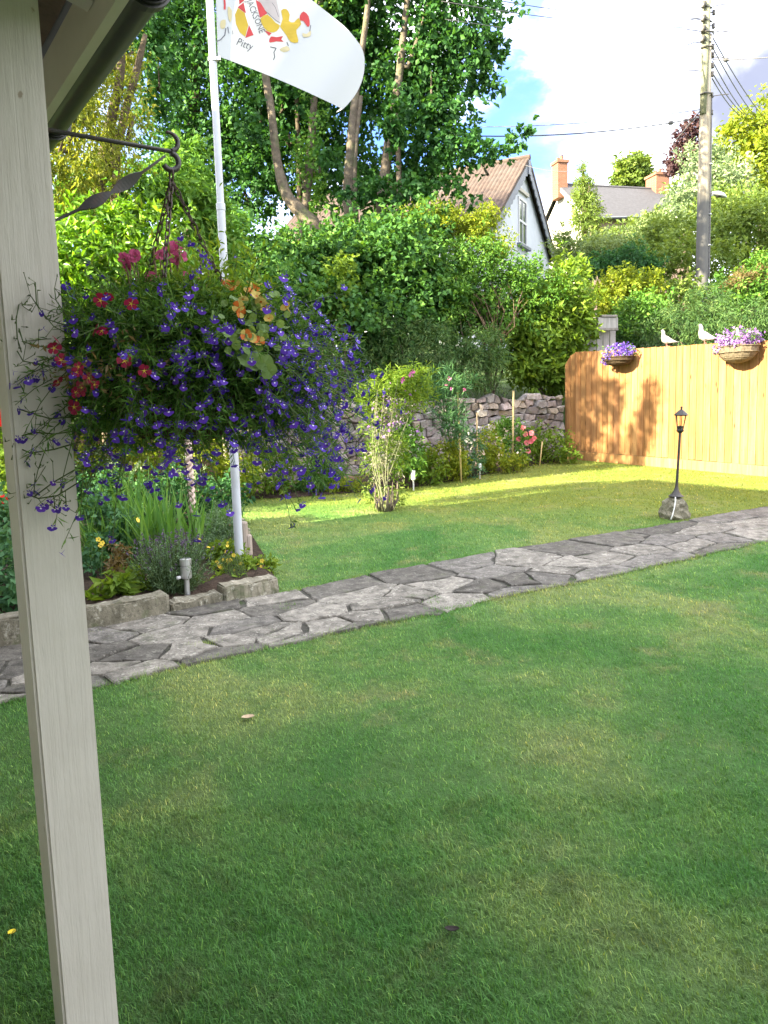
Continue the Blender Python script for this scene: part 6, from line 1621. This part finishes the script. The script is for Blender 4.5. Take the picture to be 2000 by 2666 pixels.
# lobelia: arching stems from the rim, leaves along them, flowers near tips
stem_mb = MB(); LP, LN, LA = [], [], []; FLW = []
camdir = lambda p: unit(CAM_LOC - p)
for k in range(1060):
    an = random.uniform(0, 2 * math.pi)
    flank = k >= 800
    if flank: an = random.gauss(-.08, .55)
    r0_ = random.uniform(.03, BR); z0_ = RIM + random.uniform(-.03, .03)
    if r0_ > .15 and random.random() < .55: z0_ = RIM - random.uniform(0, .165); r0_ = .12 + (BR - .12) * max(0, 1 - (RIM - z0_) / .2)
    kind = random.random()
    if kind < .55:    # dome
        L_ = random.uniform(.14, .27); el = random.uniform(.05, 1.25); sag = random.uniform(.1, .35)
    elif kind < .88:  # trailing
        L_ = random.uniform(.20, .34); el = random.uniform(-.5, .4); sag = random.uniform(.35, .9)
    else:
        L_ = random.uniform(.24, .36); el = random.uniform(-.15, .5); sag = random.uniform(.15, .5)
    if flank: L_ = random.uniform(.16, .29); el = random.uniform(-.55, .85); sag = random.uniform(.1, .5); r0_ = random.uniform(.10, BR); z0_ = RIM + random.uniform(-.10, .05)
    ao = an + random.gauss(0, .35); d_ = np.array([math.cos(ao) * math.cos(el), math.sin(ao) * math.cos(el), math.sin(el)])
    p0 = bpt(an, r0_, z0_); pts = []; sd = RNG.normal(size=3) * .05
    for q in range(6):
        tt = q / 5; pts.append(p0 + d_ * L_ * tt - ZU * sag * L_ * tt * tt + sd * tt * tt * L_ * 3)
    if min(p[2] for p in pts) < 1.17 or (pts[-1] - BC) @ np.array([-.965, -.26, 0]) > .34: continue
    stem_mb.tube(pts, [.0016, .0015, .0014, .0012, .001, .0007], 3, cap=False)
    for q in range(34):
        tt = random.uniform(.05, 1); i_ = min(4, int(tt * 5)); f_ = tt * 5 - i_; p_ = pts[i_] * (1 - f_) + pts[i_ + 1] * f_; tg = unit(pts[i_ + 1] - pts[i_])
        LP.append(p_); LA.append(tg * .5 + RNG.normal(size=3) * .8); LN.append(RNG.normal(size=3) + [0, 0, .8])
    nf = random.choice((0, 0, 0, 1, 1, 2) if kind < .55 else (2, 3, 3, 4, 4, 5))
    if flank: nf = random.choice((2, 3, 3, 4, 5))
    for q in range(nf):
        tt = random.uniform(.45 if flank else .6, 1.0) if q else 1.0; i_ = min(4, int(tt * 5)); f_ = tt * 5 - i_; p_ = pts[i_] * (1 - f_) + pts[i_ + 1] * f_ + RNG.normal(size=3) * .008
        FLW.append((p_, unit(unit(p_ - root0) * .9 + RNG.normal(size=3) * .45 + ZU * .1)))
o = stem_mb.obj('lobelia_stems', M['green_stem'], bk); o['kind'] = 'stuff'
# dense green heart, and a skirt over the bowl
for k in range(5000):
    an = random.uniform(0, 2 * math.pi); zz = random.uniform(-.20, .02); rr = .11 + (BR + .03 - .11) * min(1, (zz + .20) / .16) ** .6 + abs(random.gauss(0, .02)); p_ = bpt(an, rr, RIM + zz)
    LP.append(p_); LA.append(unit(np.array([math.cos(an), math.sin(an), -.6])) + RNG.normal(size=3) * .6); LN.append(RNG.normal(size=3) * .6 + [math.cos(an), math.sin(an), .4])
for k in range(17000):
    an = random.uniform(0, 2 * math.pi); u_ = random.random() ** .5; rr = .30 * u_; zt_ = RIM + .02 + .17 * (1 - u_ ** 2); p_ = bpt(an, rr, zt_ - abs(random.gauss(0, .05)))
    if u_ > .8: p_[2] = RIM + random.uniform(-.16, .12)
    LP.append(p_); LA.append(unit(p_ - root0) + RNG.normal(size=3) * .7); LN.append(RNG.normal(size=3) + unit(p_ - root0) + [0, 0, .4])
LP, LA, LN = np.array(LP), unit(np.array(LA)), unit(np.array(LN)); nl_ = len(LP)
V, F, T = leaves(LP, LN, LA, RNG.uniform(.014, .030, nl_), RNG.uniform(.0022, .0046, nl_), np.clip(RNG.normal(.45, .25, nl_), 0, 1), .2)
o = mesh_obj('lobelia_foliage', V, F, M['lobelia_leaf'], bk, tint=T); o['kind'] = 'stuff'
lob = flower_mesh('lob', [(1.57 - .62, .62, .42, .2, 0), (1.57 + .62, .62, .42, .2, 0), (-1.57, 1.0, .82, .12, 0), (-1.57 - .95, .95, .78, .12, 0), (-1.57 + .95, .95, .78, .12, 0)], None)
lob.add([(-.14, -.30, .10), (.14, -.30, .10), (.16, -.06, .12), (-.16, -.06, .12)], [(0, 1, 2, 3)], 1)
lob.add([(.05, 0, 0), (-.025, .043, 0), (-.025, -.043, 0), (.02, 0, -.9), (-.01, .017, -.9), (-.01, -.017, -.9)], [(0, 3, 4, 1), (1, 4, 5, 2), (2, 5, 3, 0)], 0)
lme = to_me(lob, 'lobelia_flower', [M['lobelia_petal'], M['lobelia_eye']])
def upright(pos, nrm, s_):
    z = Vector(nrm).normalized(); y = Vector((0, 0, 1)) - z * z.z; y.normalize(); x = y.cross(z); mm = Matrix(((x.x, y.x, z.x, 0), (x.y, y.y, z.y, 0), (x.z, y.z, z.z, 0), (0, 0, 0, 1)))
    return Matrix.Translation(Vector(pos)) @ mm @ Matrix.Rotation(random.gauss(0, .4), 4, 'Z') @ Matrix.Scale(s_, 4)
FLW.sort(key=lambda f: np.linalg.norm(f[0] - CAM_LOC) - .25 * float(f[1] @ camdir(f[0])))
scatter_parts('lobelia_flower', lme, [upright(p_, n_, random.uniform(.0090, .0125)) for p_, n_ in FLW], bk)
# crimson and pink trumpet flowers with yellow stamens
cf = flower_mesh('cr', [(q * 2 * math.pi / 5 + .3 + random.gauss(0, .08), random.uniform(.85, 1.1), random.uniform(.72, .9), random.uniform(.05, .55), 0) for q in range(5)], None)
for q in range(5):
    a = q * 2 * math.pi / 5 + .3 + .63; cf.add([(.06 * math.cos(a + 1.57), .06 * math.sin(a + 1.57), .06), (.5 * math.cos(a), .5 * math.sin(a), .22), (-.06 * math.cos(a + 1.57), -.06 * math.sin(a + 1.57), .06)], [(0, 1, 2)], 1)
cfm = to_me(cf, 'crimson_flower', [M['crimson_petal'], M['stamen_yellow']])
pfm = to_me(flower_mesh('pk', [(q * 2 * math.pi / 5, 1.0, .95, .55, 0) for q in range(5)] + [(q * 2 * math.pi / 5 + .6, .6, .7, 1.2, 0) for q in range(5)], None), 'pink_flower', M['pink_petal'])
# front surface of the mass at a pixel
def mass_at(u, v, d=0.0):
    r_ = pix_dir(u, v); r_ = r_ / np.linalg.norm(r_); S = np.array([.34, .34, .20]); cen = np.array([BC[0], BC[1], RIM - .0]); o_ = (CAM_LOC - cen) / S; dd = r_ / S
    A_ = dd @ dd; B_ = o_ @ dd; C_ = o_ @ o_ - 1; D_ = B_ * B_ - A_ * C_
    t_ = (-B_ - math.sqrt(D_)) / A_ if D_ > 0 else -B_ / A_
    return CAM_LOC + r_ * (t_ - d)
for (u, v) in ((160, 938), (200, 970), (232, 985), (152, 997), (196, 1022), (192, 1060), (205, 955), (245, 1000), (262, 782), (342, 790), (140, 905), (215, 1010), (375, 965), (325, 940), (265, 860), (245, 858), (150, 885), (285, 770)):
    p_ = mass_at(u, v, .05); link('crimson_flower', cfm, bk, face_matrix(p_, camdir(p_) + RNG.normal(size=3) * .55, random.random() * 6, random.uniform(.0105, .0165)))
st_mb = MB()
for (u, v, dY) in ((325, 672, 0), (345, 680, .02), (352, 668, 0), (335, 690, .01), (440, 655, .08), (458, 650, .09), (472, 668, .07), (462, 672, .06), (415, 660, .05), (385, 727, .03), (480, 740, .05), (478, 728, .06), (520, 745, .08), (500, 752, .08), (425, 797, -.05), (448, 810, -.05), (412, 715, .05)):
    p_ = atY(u, v, BC[1] - .02 + dY); link('pink_flower', pfm, bk, face_matrix(p_, camdir(p_) + RNG.normal(size=3) * .6 + ZU * .3, random.random() * 6, random.uniform(.013, .021)))
    st_mb.tube([np.array([p_[0] * .8 + BC[0] * .2, p_[1] * .9 + BC[1] * .1, RIM + .05]), p_ * .5 + np.array([p_[0] * .8 + BC[0] * .2, p_[1], RIM + .05]) * .5, p_], .0022, 5, cap=False)
for (u, v) in ((400, 640), (405, 690), (465, 620), (520, 650), (540, 665)): 
    p_ = atY(u, v, BC[1] + .03); st_mb.tube([np.array([p_[0], p_[1], RIM + .03]), p_], [.0032, .0022], 5)
st_mb.obj('flower_stems', M['dead_twig'], bk)
# a few blue sprays high up
sprays = [(470, 615), (510, 645), (530, 660), (545, 690), (520, 700), (465, 750), (540, 680), (495, 632), (665, 780), (690, 762), (760, 770), (650, 860)]
for (u, v) in sprays:
    p_ = atY(u, v, BC[1] + .02); link('lobelia_flower', lme, bk, upright(p_, camdir(p_) + RNG.normal(size=3) * .5, .0125))
# dense violet flank on the right
for k in range(0):
    u = random.uniform(760, 945); v = random.gauss(960, 110) ; p_ = atY(u, max(790, min(1260, v)), BC[1] + random.gauss(.02, .08)); link('lobelia_flower', lme, bk, upright(p_, unit(p_ - root0) * .7 + camdir(p_) * .5 + RNG.normal(size=3) * .4, random.uniform(.009, .0122)))
# nasturtium like yellow trumpets and pale round leaves
tr_ = flower_mesh('tr', [(q * 2 * math.pi / 5, 1.0, 1.15, .35, 0) for q in range(5)], None); tr_.lathe((0, 0, -1.5), [(.07, 0), (.12, .8), (.25, 1.5)], 8, 0); tr_.add([(.2 * math.cos(q), .2 * math.sin(q), .13) for q in np.linspace(0, 2 * math.pi, 9)[:-1]], [tuple(range(8))], 1)
trm = to_me(tr_, 'yellow_trumpet_flower', [M['yellow_trumpet'], M['orange_lip']])
orm = to_me(flower_mesh('or', [(q * 2 * math.pi / 5, 1.0, .9, .4, q % 2) for q in range(5)], None), 'orange_flower', [M['orange_lip'], M['yellow_trumpet']])
for (u, v, s_) in ((648, 760, .013), (668, 772, .012), (655, 745, .012), (632, 778, .011), (745, 800, .012), (690, 800, .011), (680, 785, .012), (615, 752, .012), (655, 880, .010), (700, 830, .010), (672, 745, .012)):
    p_ = mass_at(u, v, .05) if v > 770 else atY(u, v, BC[1] - .12); link('yellow_trumpet_flower', trm, bk, face_matrix(p_, RNG.normal(size=3) * .5 + ZU * .7 + camdir(p_) * .6, random.random() * 6, s_))
for (u, v, s_) in ((602, 745, .013), (622, 800, .013), (625, 812, .012), (590, 742, .014), (640, 872, .012), (675, 890, .012), (660, 752, .014), (612, 742, .013)):
    p_ = mass_at(u, v, .05) if v > 770 else atY(u, v, BC[1] - .14); link('orange_flower', orm, bk, face_matrix(p_, RNG.normal(size=3) * .4 + ZU * .3 + camdir(p_) * .8, random.random() * 6, s_))
rl = MB(); V = [(0, 0, 0)] + [(math.cos(q) * (1 + .06 * math.sin(5 * q)), math.sin(q) * (1 + .06 * math.sin(5 * q)), .12 * math.cos(3 * q) + .10) for q in np.linspace(0, 2 * math.pi, 15)[:-1]]; rl.add(V, [(0, 1 + q, 1 + (q + 1) % 14) for q in range(14)])
rlo = rl.obj('round_leaf', M['round_leaf']); rlm = rlo.data; bpy.data.objects.remove(rlo); a_ = rlm.attributes.new('tint', 'FLOAT', 'POINT'); a_.data.foreach_set('value', np.full(len(rlm.vertices), .5, np.float32))
for k in range(64):
    u, v = random.gauss(665, 52), random.gauss(845, 48)
    if k < 5: u, v = ((655, 955), (690, 945), (670, 935), (700, 965), (640, 940))[k]
    p_ = mass_at(u, v, random.uniform(.02, .06)); link('round_leaf', rlm, bk, face_matrix(p_, camdir(p_) * .8 + ZU * .5 + RNG.normal(size=3) * .5, random.random() * 6, random.uniform(.006, .011) if k > 4 else .018))
crown('bronze_sprig', [(mass_at(300, 950, .0), (.09, .06, .05), 1.0), (mass_at(170, 930, .0), (.05, .05, .05), .5)], 170, .017, .3, 'bronze_leaf', bk, clump=.3, per=8, zmin=False)[0]['kind'] = 'stuff'
crown('upright_foliage', [(np.array([BC[0] - .02, BC[1], RIM + .12]), (.22, .2, .07), 1.0), (np.array([BC[0] + .12, BC[1] - .08, RIM + .13]), (.10, .10, .08), .8)], 1200, .024, .26, 'lime_leaf', bk, clump=.25, per=10, zmin=False, droop=-.5)
# wiry seed stems in front of the post
sm = MB(); tips = []
for (pts, r_) in (([(180, 870), (140, 850), (100, 800), (80, 770), (62, 760)], .0011), ([(180, 850), (120, 830), (95, 790), (92, 735)], .0011), ([(182, 845), (165, 810), (145, 780), (142, 750)], .0010), ([(60, 930), (45, 880), (42, 830), (50, 790)], .0010), ([(180, 920), (100, 900), (60, 890), (48, 850)], .0011), ([(190, 960), (110, 950), (60, 940), (40, 905)], .0011),
                  ([(200, 1085), (130, 1090), (80, 1075), (35, 1060)], .0012), ([(210, 1120), (140, 1130), (90, 1125), (40, 1140)], .0013), ([(210, 1150), (140, 1170), (80, 1180), (45, 1165)], .0013), ([(250, 1200), (200, 1220), (140, 1255), (80, 1300)], .0012), ([(230, 1240), (150, 1290), (100, 1298), (55, 1280)], .0012), ([(120, 1165), (100, 1220), (90, 1260), (88, 1290)], .001), ([(170, 1290), (172, 1305), (172, 1320)], .001), ([(140, 1295), (142, 1310), (143, 1325)], .001), ([(260, 1210), (230, 1250), (225, 1280)], .001)):
    P_ = []
    for q, (u, v) in enumerate(pts):
        P_.append(atY(u, v, 1.60 - .04 * math.sin(q)))
    sm.tube(P_, r_ * 1.15, 4, cap=False); tips.append(P_[-1])
    for p_ in P_[1:]:
        for h in range(3): e_ = p_ + RNG.normal(size=3) * .014; sm.tube([p_, e_], .0007, 3, cap=False); sm.tube([e_, e_ + RNG.normal(size=3) * .003 + ZU * .005], [.0016, .0004], 4)
    for p_ in P_[2:]:
        if P_[0][2] < 1.46 and random.random() < .75: link('lobelia_flower', lme, bk, upright(p_, camdir(p_) * .5 + RNG.normal(size=3) * .6, .0088))
o = sm.obj('wiry_stems', M['green_stem'], bk); o['kind'] = 'stuff'

# ================================================================== LAWN BLADES
def blades(name, y0, y1, dens, ln, wd, excl):
    area = (y1 - y0) * (y1 + y0) * .58 + 1.2 * (y1 - y0); n = int(area * dens)
    y = np.sqrt(RNG.uniform(y0 * y0, y1 * y1, n)); x = RNG.uniform(-1, 1, n) * (y * .56 + .5)
    P2 = np.stack([x, y], 1); ok = np.ones(n, bool)
    for pl in excl: ok &= ~inside(P2, pl)
    ok &= ((P2 - WALL_P) @ WALL_N < -.05) & ((P2 - FEN_P) @ FEN_N < -.05)
    den = .5 + .5 * np.sin(P2[:, 0] * 5.3 + 2 * np.sin(P2[:, 1] * 3.1)) * np.sin(P2[:, 1] * 6.1 + 1.7 * np.sin(P2[:, 0] * 4.7)); ok &= RNG.random(n) < .55 + .45 * den
    P2 = P2[ok]; n = len(P2); cl2 = np.sin(P2[:, 0] * 41 + np.cos(P2[:, 1] * 37) * 2) * np.sin(P2[:, 1] * 45 + P2[:, 0] * 13)
    L_ = ln * RNG.uniform(.45, 1.25, n) * (1 + .28 * cl2); an = RNG.normal(2.4, 1.1, n); le = RNG.uniform(.25, 1.25, n)
    d_ = np.stack([np.cos(an), np.sin(an), np.zeros(n)], 1); sd = np.stack([-np.sin(an), np.cos(an), np.zeros(n)], 1); tw = RNG.uniform(0, math.pi, n)[:, None]; sd = sd * np.cos(tw) + d_ * np.sin(tw)
    B = np.stack([P2[:, 0], P2[:, 1], lawn_z(P2[:, 0], P2[:, 1]) - .002], 1); W_ = (wd * RNG.uniform(.6, 1.2, n))[:, None] * .5
    mid = B + d_ * (L_ * le * .35)[:, None] + np.array([0, 0, 1.0]) * (L_ * .55)[:, None]; tip = B + d_ * (L_ * le)[:, None] + np.array([0, 0, 1.0]) * (L_ * np.clip(1.0 - .38 * le, .3, 1))[:, None]
    V = np.stack([B - sd * W_, B + sd * W_, mid + sd * W_ * .8, mid - sd * W_ * .8, tip], 1).reshape(-1, 3); b = np.arange(n)[:, None] * 5
    F = np.concatenate([b + np.array([[0, 1, 2]]), b + np.array([[0, 2, 3]]), b + np.array([[3, 2, 4]])], 1).reshape(-1, 3)
    T = np.repeat(np.clip(RNG.normal(.5, .2, n) + (RNG.random(n) > .95) * .5, 0, 1), 5)
    o = mesh_obj(name, V, F, M['grass_blade'], tint=T); o['kind'] = 'stuff'; return n


EX = [PATH, LBED, FBED]
blades('grass', 1.05, 2.6, 30000, .0225, .0027, EX)
blades('grass', 2.6, 4.6, 13000, .021, .0034, EX)
blades('grass', 4.6, 8.0, 5200, .026, .0050, EX)
blades('grass', 8.0, 13.5, 1300, .028, .008, EX)
# tufts creeping over the path edges and in its joints
E_ = []
for k in range(len(NEAR) - 1):
    for edge in (NEAR, FAR):
        a, b = xy(gnd(*edge[k])), xy(gnd(*edge[k + 1]))
        if edge is FAR and edge[k][0] < 600: continue
        for q in range(int(np.linalg.norm(b - a) * 700)): E_.append(a + (b - a) * random.random() + RNG.normal(size=2) * .018)
for (u, v) in ((520, 1685), (535, 1680), (505, 1690), (560, 1676), (1130, 1575), (1135, 1590), (1128, 1562), (250, 1655), (745, 1590), (760, 1580)):
    g_ = xy(gnd(u, v))
    for q in range(60): E_.append(g_ + RNG.normal(size=2) * np.array([.035, .018]))
P2 = np.array(E_); n = len(P2); L_ = RNG.uniform(.015, .04, n); an = RNG.uniform(0, 6.28, n); d_ = np.stack([np.cos(an), np.sin(an), 0 * an], 1); sd = np.stack([-np.sin(an), np.cos(an), 0 * an], 1)
B = np.stack([P2[:, 0], P2[:, 1], lawn_z(P2[:, 0], P2[:, 1]) - .002], 1); tip = B + d_ * (L_ * .6)[:, None] + np.array([0, 0, 1.0]) * L_[:, None]
V = np.stack([B - sd * .0022, B + sd * .0022, tip], 1).reshape(-1, 3); mesh_obj('grass_edge', V, np.arange(n * 3).reshape(-1, 3), M['grass_blade'], tint=np.repeat(RNG.uniform(.2, .8, n), 3))['kind'] = 'stuff'

# ================================================================== THINGS LYING ON THE LAWN
def curled(name, u, v, L_, wd, mat, lab, cat, rot=0.0, curl=.35):
    p_ = gnd(u, v, off=.012); V, F = [], []; ca, sa = math.cos(rot), math.sin(rot)
    for q in range(7):
        tt = q / 6 - .5; w_ = wd * (1 - (2 * tt) ** 2) ** .6 / 2 + .0006
        for s_ in (-1, -.5, 0, .5, 1):
            x_, y_ = tt * L_, s_ * w_; V.append((p_[0] + x_ * ca - y_ * sa, p_[1] + x_ * sa + y_ * ca, p_[2] + curl * (abs(s_) ** 2 * w_ + 1.2 * L_ * tt * tt) + .003))
    F = [(q * 5 + r, q * 5 + 5 + r, q * 5 + 6 + r, q * 5 + 1 + r) for q in range(6) for r in range(4)]; b0 = len(V)
    V += [(a, b, c - .0015) for a, b, c in V]; F += [tuple(i_ + b0 for i_ in f[::-1]) for f in F]
    return tag(mesh_obj(name, V, F, M[mat], smooth=True), lab, cat)
curled('dry_leaf', 646, 1870, .060, .040, 'dry_leaf', 'curled tan dead leaf lying on the lawn below the path', 'leaf', .3)
curled('bark_fragment', 1177, 2424, .040, .020, 'black_debris', 'small blackish bark fragment lying on the lawn in the foreground', 'debris', -.1, .5)
curled('fallen_petal', 113, 2251, .016, .013, 'yellow_petal_fallen', 'pale yellow fallen petal left of the post, the farther one', 'petal', .5)
curled('fallen_petal', 31, 2430, .022, .018, 'yellow_petal_fallen', 'bright yellow fallen petal at the left edge of the lawn', 'petal', .9)
